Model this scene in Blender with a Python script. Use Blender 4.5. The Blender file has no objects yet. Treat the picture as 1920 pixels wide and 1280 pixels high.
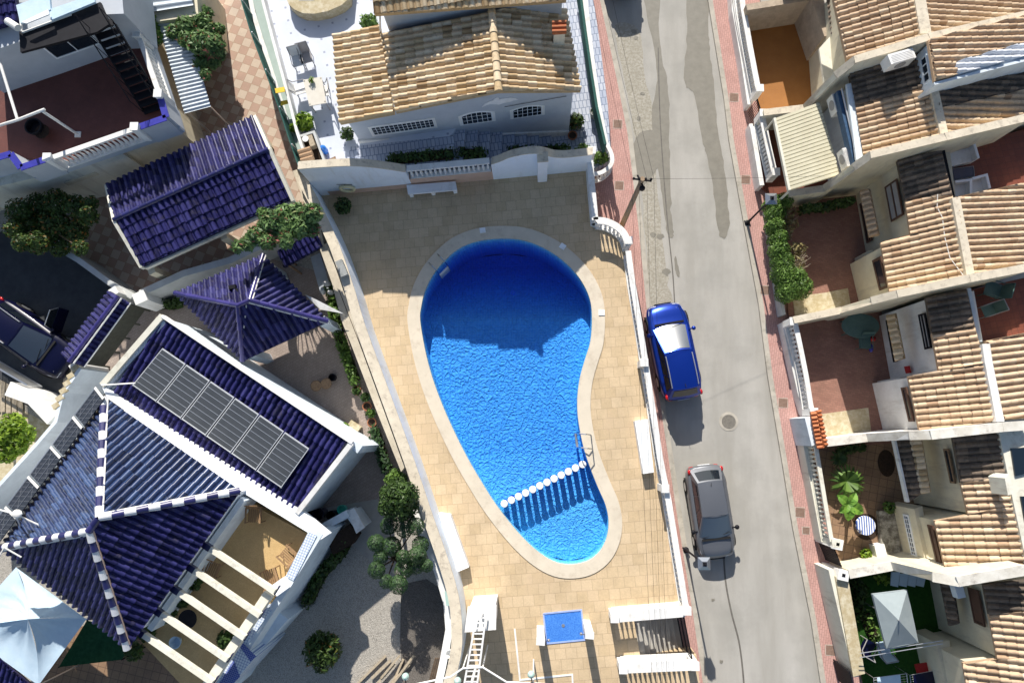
import bpy, math, random
from mathutils import Vector, Matrix
from mathutils.geometry import tessellate_polygon
R = math.radians
sc = bpy.context.scene
COL = sc.collection
rng = random.Random(7)

# ------------------------------------------------------------------ camera, sky, sun, exposure
F = 1280.0; CH = 31.0; NX, NY = 1005.0, 815.0      # focal length (photo px), height, nadir pixel
dn = Vector((NX-960, -(NY-640), -F)).normalized()
wz = -dn
wy = (Vector((0, 1, 0)) - wz*wz.y).normalized()
wx = wy.cross(wz)
RM = Matrix((wx, wy, wz))                           # camera -> world
cam = bpy.data.cameras.new("camera"); co = bpy.data.objects.new("camera", cam); COL.objects.link(co)
cam.sensor_width = 36; cam.lens = 36*F/1920; cam.clip_end = 500
co.matrix_world = Matrix.Translation((0, 0, CH)) @ RM.to_4x4()
sc.camera = co
SUN_EL = R(33); sd = Vector((-0.175, 1.0, 0)).normalized()
sv = Vector((sd.x*math.cos(SUN_EL), sd.y*math.cos(SUN_EL), math.sin(SUN_EL)))
w = bpy.data.worlds.new("World"); sc.world = w; w.use_nodes = True
nt = w.node_tree; bg = nt.nodes['Background']
sky = nt.nodes.new('ShaderNodeTexSky'); sky.sky_type = 'NISHITA'; sky.sun_disc = False
sky.sun_elevation = SUN_EL; sky.sun_rotation = math.atan2(sd.x, sd.y)
nt.links.new(sky.outputs[0], bg.inputs[0]); bg.inputs[1].default_value = 0.083
sl = bpy.data.lights.new("sun", 'SUN'); sl.energy = 4.8; sl.angle = R(0.5); sl.color = (1, .95, .87)
so = bpy.data.objects.new("sun", sl); COL.objects.link(so); so.rotation_euler = sv.to_track_quat('Z', 'Y').to_euler()
so.location = (0, 0, 40)
sc.view_settings.view_transform = 'Standard'; sc.view_settings.look = 'None'
sc.view_settings.gamma = 1; sc.view_settings.exposure = 0.55

# ------------------------------------------------------------------ geometry helpers
def ray(u, v): return RM @ Vector((u-960, -(v-640), -F))
def P(u, v, z=0.0):
    r = ray(u, v); t = (z-CH)/r.z
    return Vector((r.x*t, r.y*t, z))
def PS(pts, z): return [P(p[0], p[1], p[2] if len(p) > 2 else z) for p in pts]
def plane3(a, b, c):
    a, b, c = P(*a), P(*b), P(*c); n = (b-a).cross(c-a).normalized()
    if n.z < 0: n = -n
    return a, n
def PP(u, v, pl):
    r = ray(u, v); o = Vector((0, 0, CH)); t = (pl[0]-o).dot(pl[1])/r.dot(pl[1]); return o+r*t
def WP(u, v, A, B):                                  # pixel ray on the vertical plane through A, B
    d = Vector((B.x-A.x, B.y-A.y, 0)); n = Vector((-d.y, d.x, 0)).normalized()
    o = Vector((0, 0, CH)); r = ray(u, v); t = (A-o).dot(n)/r.dot(n); return o+r*t
def V(x, y, z=0): return Vector((x, y, z))

class MB:
    def __init__(s): s.v = []; s.f = []; s.r = []; s.sm = []
    def poly(s, pts, rv=0.0, sm=False):
        i = len(s.v); s.v += [tuple(p) for p in pts]; s.f.append(tuple(range(i, i+len(pts)))); s.r.append(rv); s.sm.append(sm)
    def prism(s, top, z0, rv=0.0):
        """top: points with z; z0: bottom height"""
        a = sum(top[i].x*top[(i+1) % len(top)].y-top[(i+1) % len(top)].x*top[i].y for i in range(len(top)))
        if a < 0: top = top[::-1]
        bot = [V(p.x, p.y, z0) for p in top]; n = len(top)
        s.poly(top, rv); s.poly(bot[::-1], rv)
        for i in range(n):
            j = (i+1) % n; s.poly([top[i], bot[i], bot[j], top[j]], rv)
    def slab(s, pts, th, rv=0.0):                     # any planar polygon, thickness downward in z
        a = sum(pts[i].x*pts[(i+1) % len(pts)].y-pts[(i+1) % len(pts)].x*pts[i].y for i in range(len(pts)))
        if a < 0: pts = pts[::-1]
        bot = [p-V(0, 0, th) for p in pts]; n = len(pts)
        s.poly(pts, rv); s.poly(bot[::-1], rv)
        for i in range(n):
            j = (i+1) % n; s.poly([pts[i], bot[i], bot[j], pts[j]], rv)
    def box(s, c, sx, sy, sz, ang=0.0, rv=0.0):       # c = centre of base
        ca, sa = math.cos(ang), math.sin(ang)
        t = [V(c.x+x*ca-y*sa, c.y+x*sa+y*ca, c.z+sz) for x, y in ((-sx/2, -sy/2), (sx/2, -sy/2), (sx/2, sy/2), (-sx/2, sy/2))]
        s.prism(t, c.z, rv)
    def bar(s, a, b, wd, ht, rv=0.0):                 # box beam from a to b (top centre line)
        d = (b-a); h = V(d.x, d.y, 0); h = h.normalized() if h.length > 1e-6 else V(1, 0, 0)
        n = V(-h.y, h.x, 0)*wd/2
        t = [a-n, b-n, b+n, a+n]; bt = [p-V(0, 0, ht) for p in t]
        s.poly(t, rv); s.poly(bt[::-1], rv)
        for i in range(4): j = (i+1) % 4; s.poly([t[i], bt[i], bt[j], t[j]], rv)
    def tube(s, a, b, r0, r1=None, n=8, rv=0.0, caps=True):
        r1 = r0 if r1 is None else r1
        d = (b-a).normalized(); x = d.cross(V(0, 0, 1))
        if x.length < 1e-3: x = V(1, 0, 0)
        x.normalize(); y = d.cross(x)
        A = [a+(x*math.cos(2*math.pi*k/n)+y*math.sin(2*math.pi*k/n))*r0 for k in range(n)]
        B = [b+(x*math.cos(2*math.pi*k/n)+y*math.sin(2*math.pi*k/n))*r1 for k in range(n)]
        for k in range(n): j = (k+1) % n; s.poly([A[k], B[k], B[j], A[j]], rv, True)
        if caps: s.poly(A, rv); s.poly(B[::-1], rv)
    def path(s, pts, r, n=6, rv=0.0):
        for a, b in zip(pts, pts[1:]): s.tube(a, b, r, r, n, rv)
    def lathe(s, c, prof, n=16, rv=0.0, cap=True):
        rings = [[V(c.x+r*math.cos(2*math.pi*k/n), c.y+r*math.sin(2*math.pi*k/n), c.z+z) for k in range(n)] for r, z in prof]
        for A, B in zip(rings, rings[1:]):
            for k in range(n): j = (k+1) % n; s.poly([A[k], A[j], B[j], B[k]], rv, True)
        if cap: s.poly(rings[0][::-1], rv); s.poly(rings[-1], rv)
    def wall(s, pts, th, z0, side=0, rv=0.0):         # polyline with tops; side 0 centred, +1 left, -1 right
        n = len(pts); L = []; Rr = []
        for i in range(n):
            a = pts[max(i-1, 0)]; b = pts[min(i+1, n-1)]
            d0 = V(pts[i].x-a.x, pts[i].y-a.y); d1 = V(b.x-pts[i].x, b.y-pts[i].y)
            d0 = d0.normalized() if d0.length > 1e-6 else d1.normalized(); d1 = d1.normalized() if d1.length > 1e-6 else d0
            d = (d0+d1); d = d.normalized() if d.length > 1e-3 else d0
            m = V(-d.y, d.x)/max(.4, d.dot(d0))
            l, r = {0: (.5, .5), 1: (1, 0), -1: (0, 1)}[side]
            L.append(pts[i]+m*th*l); Rr.append(pts[i]-m*th*r)
        g = lambda p: V(p.x, p.y, z0)
        for i in range(n-1):
            s.poly([Rr[i], Rr[i+1], L[i+1], L[i]], rv)
            s.poly([g(Rr[i]), g(Rr[i+1]), Rr[i+1], Rr[i]], rv)
            s.poly([L[i], L[i+1], g(L[i+1]), g(L[i])], rv)
        s.poly([g(L[0]), g(Rr[0]), Rr[0], L[0]], rv); s.poly([Rr[-1], g(Rr[-1]), g(L[-1]), L[-1]], rv)
    def patch(s, fn, nu, nv, rv=0.0, flip=False):
        i = len(s.v)
        for a in range(nu+1):
            for b in range(nv+1): s.v.append(tuple(fn(a/nu, b/nv)))
        for a in range(nu):
            for b in range(nv):
                q = (i+a*(nv+1)+b, i+(a+1)*(nv+1)+b, i+(a+1)*(nv+1)+b+1, i+a*(nv+1)+b+1)
                s.f.append(q[::-1] if flip else q); s.r.append(rv); s.sm.append(True)
    def blob(s, c, rx, ry, rz, n=10, rv=0.0, rot=0.0):
        ca, sa = math.cos(rot), math.sin(rot)
        def fn(a, b):
            t = a*2*math.pi; p = (b-.5)*math.pi; x = rx*math.cos(p)*math.cos(t); y = ry*math.cos(p)*math.sin(t)
            return c+V(x*ca-y*sa, x*sa+y*ca, rz*math.sin(p))
        s.patch(fn, n, n//2+1, rv)
    def leaves(s, c, rx, ry, rz, n, size, shell=.45, rg=rng, up=.35, long=1.8, flat=0.0, nj=1.0):
        for _ in range(n):
            while True:
                d = V(rg.uniform(-1, 1), rg.uniform(-1, 1), rg.uniform(-1, 1))
                if .05 < d.length < 1: break
            if d.length < shell and rg.random() < .75: d = d.normalized()*rg.uniform(shell, 1)
            p = V(c.x+d.x*rx, c.y+d.y*ry, c.z+d.z*rz)
            nrm = (V(d.x, d.y, d.z*.6+up)+V(rg.gauss(0, .5), rg.gauss(0, .5), rg.gauss(0, .4)+flat)*nj).normalized()
            t = nrm.cross(V(rg.gauss(0, 1), rg.gauss(0, 1), rg.gauss(0, 1)))
            if t.length < 1e-3: continue
            t.normalize(); b = nrm.cross(t); z = size*rg.uniform(.6, 1.3); t = t*z*long/2; b = b*z/2
            s.poly([p-t, p-b*.9, p+t, p+b*.9], rg.random())

LOC = {}
def finish(name, mb, m, origin, parent=None):
    me = bpy.data.meshes.new(name)
    o3 = origin
    me.from_pydata([(x-o3.x, y-o3.y, z-o3.z) for x, y, z in mb.v], [], mb.f)
    at = me.attributes.new('rnd', 'FLOAT', 'FACE'); at.data.foreach_set('value', mb.r)
    me.polygons.foreach_set('use_smooth', mb.sm)
    me.materials.append(m)
    o = bpy.data.objects.new(name, me); COL.objects.link(o)
    return o
def tag(o, label=None, cat=None, group=None, kind=None):
    for k, x in (('label', label), ('category', cat), ('group', group), ('kind', kind)):
        if x: o[k] = x
    return o
def thing(name, label, cat, loc, group=None):
    o = bpy.data.objects.new(name, None); COL.objects.link(o); o.empty_display_size = .3
    o.location = loc; LOC[o.name] = Vector(loc); tag(o, label, cat, group); return o
def part(name, mb, m, parent, label=None, local=False):
    org = V(0, 0, 0) if local else LOC[parent.name]
    o = finish(name, mb, m, org); o.parent = parent; LOC[o.name] = org
    if label: o['label'] = label
    return o
def base_of(mb):
    xs = [p[0] for p in mb.v]; ys = [p[1] for p in mb.v]; zs = [p[2] for p in mb.v]
    return V((min(xs)+max(xs))/2, (min(ys)+max(ys))/2, min(zs))
def solo(name, mb, m, label, cat, group=None):
    b = base_of(mb); o = finish(name, mb, m, b); o.location = b; LOC[o.name] = b
    return tag(o, label, cat, group)
def struct(name, mb, m, label=None):
    o = finish(name, mb, m, V(0, 0, 0)); LOC[o.name] = V(0, 0, 0); return tag(o, label, None, None, 'structure')

def smooth(pts, k=4, closed=False):
    n = len(pts); out = []
    rg = range(n if closed else n-1)
    for i in rg:
        g = (lambda j: pts[j % n]) if closed else (lambda j: pts[min(max(j, 0), n-1)])
        p0, p1, p2, p3 = [Vector(g(i+j)) for j in (-1, 0, 1, 2)]
        for a in range(k):
            t = a/k
            out.append(.5*((2*p1)+(p2-p0)*t+(2*p0-5*p1+4*p2-p3)*t*t+(3*p1-p0-3*p2+p3)*t**3))
    if not closed: out.append(Vector(pts[-1]))
    return out

# ------------------------------------------------------------------ materials
def newmat(name):
    m = bpy.data.materials.new(name); m.use_nodes = True
    t = m.node_tree; b = t.nodes['Principled BSDF']; tc = t.nodes.new('ShaderNodeTexCoord')
    return m, t, b, tc
def nd(t, k, **kw):
    n = t.nodes.new(k)
    for a, x in kw.items():
        if a.startswith('i_'):
            key = a[2:]; n.inputs[int(key) if key.isdigit() else key.replace('_', ' ')].default_value = x
        else: setattr(n, a, x)
    return n
def mixc(t, fac, a, b, bt='MIX'):
    n = t.nodes.new('ShaderNodeMix'); n.data_type = 'RGBA'; n.blend_type = bt
    for i, x in ((0, fac), (6, a), (7, b)):
        if isinstance(x, (int, float)): n.inputs[i].default_value = x
        elif isinstance(x, tuple): n.inputs[i].default_value = (*x[:3], 1)
        else: t.links.new(x, n.inputs[i])
    return n.outputs[2]
def noise(t, vec, scale, detail=6, rough=.6):
    n = nd(t, 'ShaderNodeTexNoise'); n.inputs['Scale'].default_value = scale; n.inputs['Detail'].default_value = detail
    n.inputs['Roughness'].default_value = rough; t.links.new(vec, n.inputs['Vector']); return n.outputs['Fac']
def ramp(t, fac, stops):
    n = nd(t, 'ShaderNodeValToRGB'); cr = n.color_ramp
    while len(cr.elements) < len(stops): cr.elements.new(.5)
    for e, (p, c) in zip(cr.elements, stops): e.position = p; e.color = (*c, 1) if len(c) == 3 else c
    t.links.new(fac, n.inputs[0]); return n.outputs[0]
def bump(t, b, h, strength=.4, dist=.02):
    n = nd(t, 'ShaderNodeBump'); n.inputs['Strength'].default_value = strength; n.inputs['Distance'].default_value = dist
    t.links.new(h, n.inputs['Height']); t.links.new(n.outputs[0], b.inputs['Normal'])
def mat(name, c, c2=None, scale=2.5, rough=.8, spec=.3, bmp=.15, bd=.02, metal=0, fine=None, stain=None, coat=0):
    m, t, b, tc = newmat(name); o = tc.outputs['Object']
    b.inputs['Roughness'].default_value = rough; b.inputs['Specular IOR Level'].default_value = spec
    b.inputs['Metallic'].default_value = metal; b.inputs['Coat Weight'].default_value = coat
    c2 = c2 or tuple(x*.82 for x in c)
    f = ramp(t, noise(t, o, scale, 8, .65), [(.35, (0, 0, 0)), (.65, (1, 1, 1))])
    col = mixc(t, f, c, c2)
    if fine: col = mixc(t, ramp(t, noise(t, o, fine[0], 4, .7), [(.4, (0, 0, 0)), (.6, (1, 1, 1))]), col, fine[1])
    if stain:
        sm = nd(t, 'ShaderNodeMapping'); sm.inputs['Scale'].default_value = (1.7, 1.7, .3); t.links.new(o, sm.inputs[0])
        col = mixc(t, ramp(t, noise(t, sm.outputs[0], stain[0], 9, .7), [(.52, (0, 0, 0)), (.72, (1, 1, 1))]), col, stain[1])
    t.links.new(col, b.inputs['Base Color'])
    if bmp: bump(t, b, noise(t, o, 22, 6, .7), bmp, bd)
    return m
def mat_rnd(name, stops, rough=.75, spec=.3, scale=9, dark=.75, coat=0, bmp=.25, moss=None):
    m, t, b, tc = newmat(name); a = nd(t, 'ShaderNodeAttribute'); a.attribute_name = 'rnd'
    col = ramp(t, a.outputs['Fac'], stops)
    n = ramp(t, noise(t, tc.outputs['Object'], scale, 8, .7), [(.3, (dark,)*3), (.6, (1, 1, 1))])
    col = mixc(t, 1.0, col, n, 'MULTIPLY')
    if moss: col = mixc(t, ramp(t, noise(t, tc.outputs['Object'], moss[0], 9, .75), [(.53, (0, 0, 0)), (.68, (1, 1, 1))]), col, moss[1])
    t.links.new(col, b.inputs['Base Color'])
    b.inputs['Roughness'].default_value = rough; b.inputs['Specular IOR Level'].default_value = spec; b.inputs['Coat Weight'].default_value = coat
    b.inputs['Coat Roughness'].default_value = .12
    if bmp: bump(t, b, noise(t, tc.outputs['Object'], 30, 5, .7), bmp, .01)
    return m
def mat_tiles(name, c1, c2, grout, bw, bh, ang=0, offset=.5, mortar=.012, rough=.6, spec=.35, stain=None, vary=.15, checker=False, bmp=.4):
    m, t, b, tc = newmat(name)
    mp = nd(t, 'ShaderNodeMapping'); mp.inputs['Rotation'].default_value = (0, 0, ang); t.links.new(tc.outputs['Object'], mp.inputs[0])
    br = nd(t, 'ShaderNodeTexBrick'); br.offset = offset; br.squash = 1
    br.inputs['Scale'].default_value = 1; br.inputs['Brick Width'].default_value = bw; br.inputs['Row Height'].default_value = bh
    br.inputs['Mortar Size'].default_value = mortar; br.inputs['Mortar Smooth'].default_value = .3; br.inputs['Bias'].default_value = 0
    br.inputs['Color1'].default_value = (*c1, 1); br.inputs['Color2'].default_value = (*c2, 1); br.inputs['Mortar'].default_value = (*grout, 1)
    t.links.new(mp.outputs[0], br.inputs['Vector'])
    col = br.outputs['Color']
    if checker:
        ck = nd(t, 'ShaderNodeTexChecker'); ck.inputs['Scale'].default_value = 1/bw; ck.inputs['Color1'].default_value = (*c1, 1); ck.inputs['Color2'].default_value = (*c2, 1)
        t.links.new(mp.outputs[0], ck.inputs['Vector']); col = mixc(t, br.outputs['Fac'], ck.outputs['Color'], grout)
    nz = ramp(t, noise(t, tc.outputs['Object'], 1.1, 9, .65), [(.3, (1-vary,)*3), (.7, (1+vary*.3,)*3)])
    col = mixc(t, 1.0, col, nz, 'MULTIPLY')
    nz2 = ramp(t, noise(t, tc.outputs['Object'], 14, 6, .7), [(.3, (1-vary*.8,)*3), (.7, (1, 1, 1))])
    col = mixc(t, 1.0, col, nz2, 'MULTIPLY')
    if stain:
        col = mixc(t, ramp(t, noise(t, tc.outputs['Object'], stain[0], 9, .7), [(.55, (0, 0, 0)), (.75, (.8, .8, .8))]), col, stain[1])
    t.links.new(col, b.inputs['Base Color']); b.inputs['Roughness'].default_value = rough; b.inputs['Specular IOR Level'].default_value = spec
    if bmp:
        iv = nd(t, 'ShaderNodeMath', operation='SUBTRACT'); iv.inputs[0].default_value = 1; t.links.new(br.outputs['Fac'], iv.inputs[1]); bump(t, b, iv.outputs[0], bmp, .006)
    return m
def mat_gloss(name, c, rough=.15, spec=.5, metal=0, coat=0, trans=0):
    m, t, b, tc = newmat(name); b.inputs['Base Color'].default_value = (*c, 1); b.inputs['Roughness'].default_value = rough
    b.inputs['Specular IOR Level'].default_value = spec; b.inputs['Metallic'].default_value = metal; b.inputs['Coat Weight'].default_value = coat
    b.inputs['Coat Roughness'].default_value = .05
    return m
def mat_leaf(name, dark, light, dry=None):
    m, t, b, tc = newmat(name); a = nd(t, 'ShaderNodeAttribute'); a.attribute_name = 'rnd'
    st = [(0, dark), (.75, light)]
    if dry: st = [(0, dark), (.7, light), (.93, light), (.96, dry)]
    col = ramp(t, a.outputs['Fac'], st)
    col = mixc(t, 1, col, ramp(t, noise(t, tc.outputs['Object'], 2.2, 4), [(.35, (.62, .66, .6)), (.65, (1.1, 1.1, 1))]), 'MULTIPLY')
    t.links.new(col, b.inputs['Base Color']); b.inputs['Roughness'].default_value = .5; b.inputs['Specular IOR Level'].default_value = .35
    tr = nd(t, 'ShaderNodeBsdfTranslucent'); t.links.new(col, tr.inputs[0]); mx = nd(t, 'ShaderNodeMixShader'); mx.inputs[0].default_value = .3
    t.links.new(b.outputs[0], mx.inputs[1]); t.links.new(tr.outputs[0], mx.inputs[2]); t.links.new(mx.outputs[0], t.nodes['Material Output'].inputs[0])
    return m

M = {}
M['white'] = mat('white_paint', (.84, .83, .80), (.70, .69, .66), 1.2, .7, .3, .12, stain=(1.6, (.60, .57, .52)))
M['whiteclean'] = mat('white_render', (.88, .90, .92), (.83, .85, .87), 2, .7, .3, .12, stain=(1.1, (.68, .68, .66)))
M['cream'] = mat('cream_render', (.72, .66, .50), (.62, .56, .42), 1.5, .85, .2, .25, stain=(1.2, (.48, .43, .34)))
M['creamlight'] = mat('light_cream_render', (.74, .72, .62), (.68, .65, .54), 1.2, .85, .2, .2, stain=(1.5, (.50, .46, .38)))
M['stucco'] = mat('rough_stucco', (.55, .45, .34), (.42, .34, .26), 3, .95, .1, .8, .05)
M['grey'] = mat('grey_render', (.55, .56, .55), (.45, .46, .45), 1.5, .85, .2, .2)
M['copingstone'] = mat('wall_coping', (.70, .62, .49), (.58, .51, .40), 2, .85, .2, .35, stain=(2.6, (.36, .31, .25)))
M['copingwhite'] = mat('white_coping', (.78, .75, .68), (.62, .58, .50), 2, .8, .2, .25, stain=(2.0, (.40, .36, .31)))
M['palewall'] = mat('pale_blue_wall', (.72, .79, .84), (.60, .66, .71), 1.5, .8, .25, .15, stain=(1.2, (.50, .54, .57)))
M['terra'] = mat_rnd('terracotta_tile', [(0, (.40, .26, .16)), (.06, (.53, .38, .25)), (.5, (.60, .44, .295)), (.92, (.66, .50, .34)), (1, (.72, .58, .42))], .85, .15, 9, .78, moss=(3.4, (.40, .29, .20)))
M['terragold'] = mat_rnd('golden_roof_tile', [(0, (.38, .25, .13)), (.08, (.60, .44, .25)), (.5, (.71, .55, .36)), (1, (.79, .66, .47))], .8, .2, 9, .8, moss=(2.8, (.34, .24, .14)))
M['terradark'] = mat_rnd('shaded_mossy_roof_tile', [(0, (.13, .105, .085)), (.5, (.20, .155, .12)), (1, (.28, .21, .155))], .95, .1, 7, .6, moss=(2.0, (.09, .08, .065)))  # dark copy of the roof tile: wall shade put into the colour, plus mossy blotches
M['terrared'] = mat_rnd('red_clay_tile', [(0, (.42, .13, .05)), (1, (.62, .23, .10))], .7, .3, 8, .8)
M['bluetile'] = mat_rnd('glazed_blue_tile', [(0, (.016, .015, .062)), (.5, (.027, .026, .12)), (1, (.052, .05, .18))], .27, .3, 8, .62, coat=0, moss=(3.0, (.05, .045, .075)), bmp=.1)
M['bluelit'] = mat_rnd('sunlit_glazed_blue_tile', [(0, (.015, .025, .075)), (.5, (.025, .045, .13)), (1, (.05, .09, .21))], .26, .6, 8, .65, coat=.5, bmp=.1, moss=(3.0, (.05, .06, .09)))  # copy of the blue tile with sun and sky tone painted in, for lit slopes
M['bluecap'] = mat_rnd('blue_ridge_tile', [(0, (.03, .024, .13)), (1, (.05, .04, .20))], .3, .5, 8, .8, coat=.4, bmp=.05)
M['navycap'] = mat_rnd('navy_ridge_tile', [(0, (.012, .012, .07)), (1, (.03, .03, .14))], .3, .5, 8, .8, coat=.4, bmp=.05)
M['whitecap'] = mat_rnd('white_ridge_tile', [(0, (.72, .72, .72)), (1, (.86, .86, .86))], .35, .5, 8, .85, coat=.3, bmp=.05)
M['glass'] = mat_gloss('dark_glass', (.012, .02, .03), .06, .6)
M['carglass'] = mat_gloss('car_glass', (.01, .014, .02), .04, .8)
M['black'] = mat('black_metal', (.007, .007, .010), (.012, .012, .016), 5, .6, .2, .05)
M['blackrub'] = mat('black_rubber', (.02, .02, .02), None, 5, .8, .2, .05)
M['steel'] = mat_gloss('polished_steel', (.6, .6, .6), .18, .5, 1)
M['alu'] = mat_gloss('brushed_aluminium', (.62, .63, .64), .35, .5, .8)
M['wood'] = mat('weathered_wood', (.30, .20, .12), (.17, .11, .07), 9, .8, .2, .4)
M['barewood'] = mat('pale_timber', (.50, .42, .31), (.34, .28, .20), 9, .85, .15, .4)
M['bark'] = mat('bark', (.16, .11, .07), (.08, .055, .035), 12, .95, .1, .8, .03)
M['trunkpole'] = mat('timber_pole', (.38, .28, .19), (.28, .20, .13), 14, .9, .1, .5)
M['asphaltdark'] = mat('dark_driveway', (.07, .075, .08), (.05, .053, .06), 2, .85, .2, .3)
M['greennet'] = mat('green_netting', (.05, .13, .11), (.03, .08, .07), 20, .9, .1, .5)
M['greencloth'] = mat('green_shade_cloth', (.012, .05, .022), (.02, .075, .035), 6, .9, .1, .3)
M['bluecloth'] = mat('pale_blue_canvas', (.55, .68, .78), (.48, .62, .73), 2.5, .8, .2, .3, .05)
M['yellow'] = mat('yellow_plastic', (.80, .55, .03), (.7, .46, .02), 4, .5, .4, .05)
M['green'] = mat('green_plastic', (.02, .14, .06), (.03, .18, .08), 4, .5, .4, .05)
M['greenchair'] = mat('grey_green_plastic', (.10, .17, .15), (.08, .14, .12), 4, .5, .4, .05)
M['turq'] = mat('turquoise_plastic', (.05, .55, .40), (.06, .62, .48), 4, .3, .5, .03)
M['bluep'] = mat('blue_plastic', (.02, .17, .6), (.03, .22, .7), 4, .3, .5, .03)
M['pinkp'] = mat('lilac_plastic', (.55, .38, .72), (.6, .42, .76), 4, .4, .4, .03)
M['redp'] = mat('red_fabric', (.5, .03, .03), (.35, .02, .02), 4, .7, .3, .1)
M['clay'] = mat('terracotta_pot', (.38, .16, .08), (.28, .11, .06), 6, .8, .2, .2)
M['greypot'] = mat('grey_pot', (.35, .36, .35), (.25, .26, .25), 6, .8, .2, .2)
M['soil'] = mat('soil', (.06, .04, .03), (.035, .025, .018), 12, .95, .1, .8, .04)
M['brownpaint'] = mat('brown_shutter', (.12, .065, .045), (.09, .05, .035), 8, .6, .3, .2)
M['copperblue'] = mat('blue_ceramic_trim', (.05, .05, .36), (.04, .04, .28), 5, .3, .5, .05)
M['deck'] = mat_tiles('sand_paving', (.70, .54, .35), (.62, .47, .29), (.48, .36, .23), .45, .44, R(-5), .5, .010, .75, .2, (.55, (.48, .36, .24)), .20)
M['coping'] = mat('pool_coping', (.68, .60, .48), (.60, .53, .42), 1.3, .8, .2, .15, stain=(1.3, (.52, .44, .34)))
M['mosaic'] = mat_tiles('pool_mosaic', (.016, .17, .60), (.012, .13, .50), (.05, .25, .62), .10, .10, R(10), 0, .006, .5, .3, None, .1, bmp=0)
M['orangefloor'] = mat('orange_terrace_floor', (.36, .165, .06), (.27, .12, .045), 2, .6, .3, .15, fine=(30, (.36, .15, .03)))
M['goldfloor'] = mat('golden_terrace_floor', (.64, .45, .22), (.54, .37, .17), 2.5, .75, .2, .3, fine=(26, (.50, .34, .16)))
M['redfloor'] = mat_tiles('red_clay_floor', (.24, .075, .045), (.20, .06, .038), (.13, .05, .035), .25, .25, R(-10), 0, .008, .6, .3, None, .2)
M['darkredfloor'] = mat_tiles('oxblood_floor', (.17, .062, .05), (.15, .055, .045), (.13, .05, .045), .22, .22, R(15), 0, .006, .6, .3, None, .2)
M['brickyard'] = mat_tiles('rose_brick_yard', (.38, .20, .15), (.32, .165, .125), (.24, .15, .12), .2, .1, R(12), .5, .006, .8, .15, (.7, (.22, .13, .10)), .2)
M['browntile'] = mat_tiles('brown_floor_tiles', (.34, .22, .13), (.30, .19, .12), (.16, .10, .07), .34, .34, R(12), 0, .012, .6, .3, None, .25)
M['stoneslab'] = mat('mottled_stone_paving', (.62, .56, .42), (.50, .43, .28), 2.2, .8, .2, .3, fine=(5, (.44, .36, .22)))
M['flagstone'] = mat('patterned_flagstone', (.44, .42, .36), (.36, .34, .29), 2.2, .8, .2, .2, fine=(4.5, (.15, .135, .11)))
M['checker'] = mat_tiles('checker_paving', (.46, .31, .235), (.57, .46, .36), (.35, .24, .16), .42, .42, R(20), 0, .01, .7, .25, None, .12, checker=True)
M['whitepatio'] = mat_tiles('white_patio_tiles', (.72, .75, .80), (.69, .72, .78), (.58, .62, .68), .6, .6, R(-10), 0, .01, .45, .4, None, .08)
M['patternpatio'] = mat_tiles('patterned_patio_tiles', (.40, .45, .56), (.54, .57, .64), (.20, .24, .34), .18, .36, R(-8), .5, .02, .5, .4, None, .12)
M['pavers'] = mat_tiles('garden_pavers', (.43, .35, .30), (.37, .30, .26), (.29, .24, .20), .16, .12, R(-30), .5, .008, .85, .15, (.8, (.30, .25, .21)), .2)
M['gravel'] = mat('garden_gravel', (.31, .285, .245), (.21, .195, .17), 5, .95, .1, .9, .05, fine=(38, (.56, .52, .46)))
M['grass'] = mat('lawn', (.03, .095, .016), (.02, .065, .012), 9, .9, .1, .6, .04)
M['awningtan'] = mat('tan_corrugated_sheet', (.63, .59, .44), (.56, .52, .38), 1.5, .7, .2, .05)
M['corrugated'] = mat('galvanised_sheet', (.55, .60, .64), (.44, .49, .54), 3, .4, .5, .05, metal=.3)
M['stonewall'] = mat('limewash', (.62, .55, .43), (.50, .44, .34), 2, .9, .15, .4, stain=(2, (.4, .34, .26)))
M['concrete'] = mat('concrete', (.42, .40, .36), (.34, .32, .29), 2, .9, .15, .3)
M['mesh'] = mat_tiles('diamond_mosaic', (.74, .80, .84), (.70, .77, .82), (.16, .24, .48), .10, .10, R(20), 0, .009, .4, .4, None, .05, bmp=0)
M['bluemosaic'] = mat_tiles('blue_mosaic', (.03, .06, .35), (.025, .05, .30), (.30, .36, .55), .07, .07, R(20), 0, .008, .3, .5, None, .05, bmp=0)
M['leaf_hedge'] = mat_leaf('hedge_leaf', (.05, .11, .02), (.18, .30, .065))
M['leaf_dark'] = mat_leaf('dark_leaf', (.025, .055, .014), (.08, .14, .035))
M['leaf_topiary'] = mat_leaf('topiary_leaf', (.025, .06, .025), (.085, .16, .06))
M['leaf_oleander'] = mat_leaf('oleander_leaf', (.06, .12, .045), (.20, .32, .12), (.45, .14, .13))
M['leaf_lime'] = mat_leaf('lime_leaf', (.10, .20, .015), (.28, .40, .04))
M['leaf_bronze'] = mat_leaf('bronze_green_leaf', (.03, .06, .015), (.09, .15, .035), (.35, .16, .04))
M['leaf_banana'] = mat_leaf('banana_leaf', (.10, .24, .03), (.22, .40, .06))
M['leaf_dry'] = mat_leaf('dry_leaf', (.20, .16, .07), (.34, .28, .13))

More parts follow.
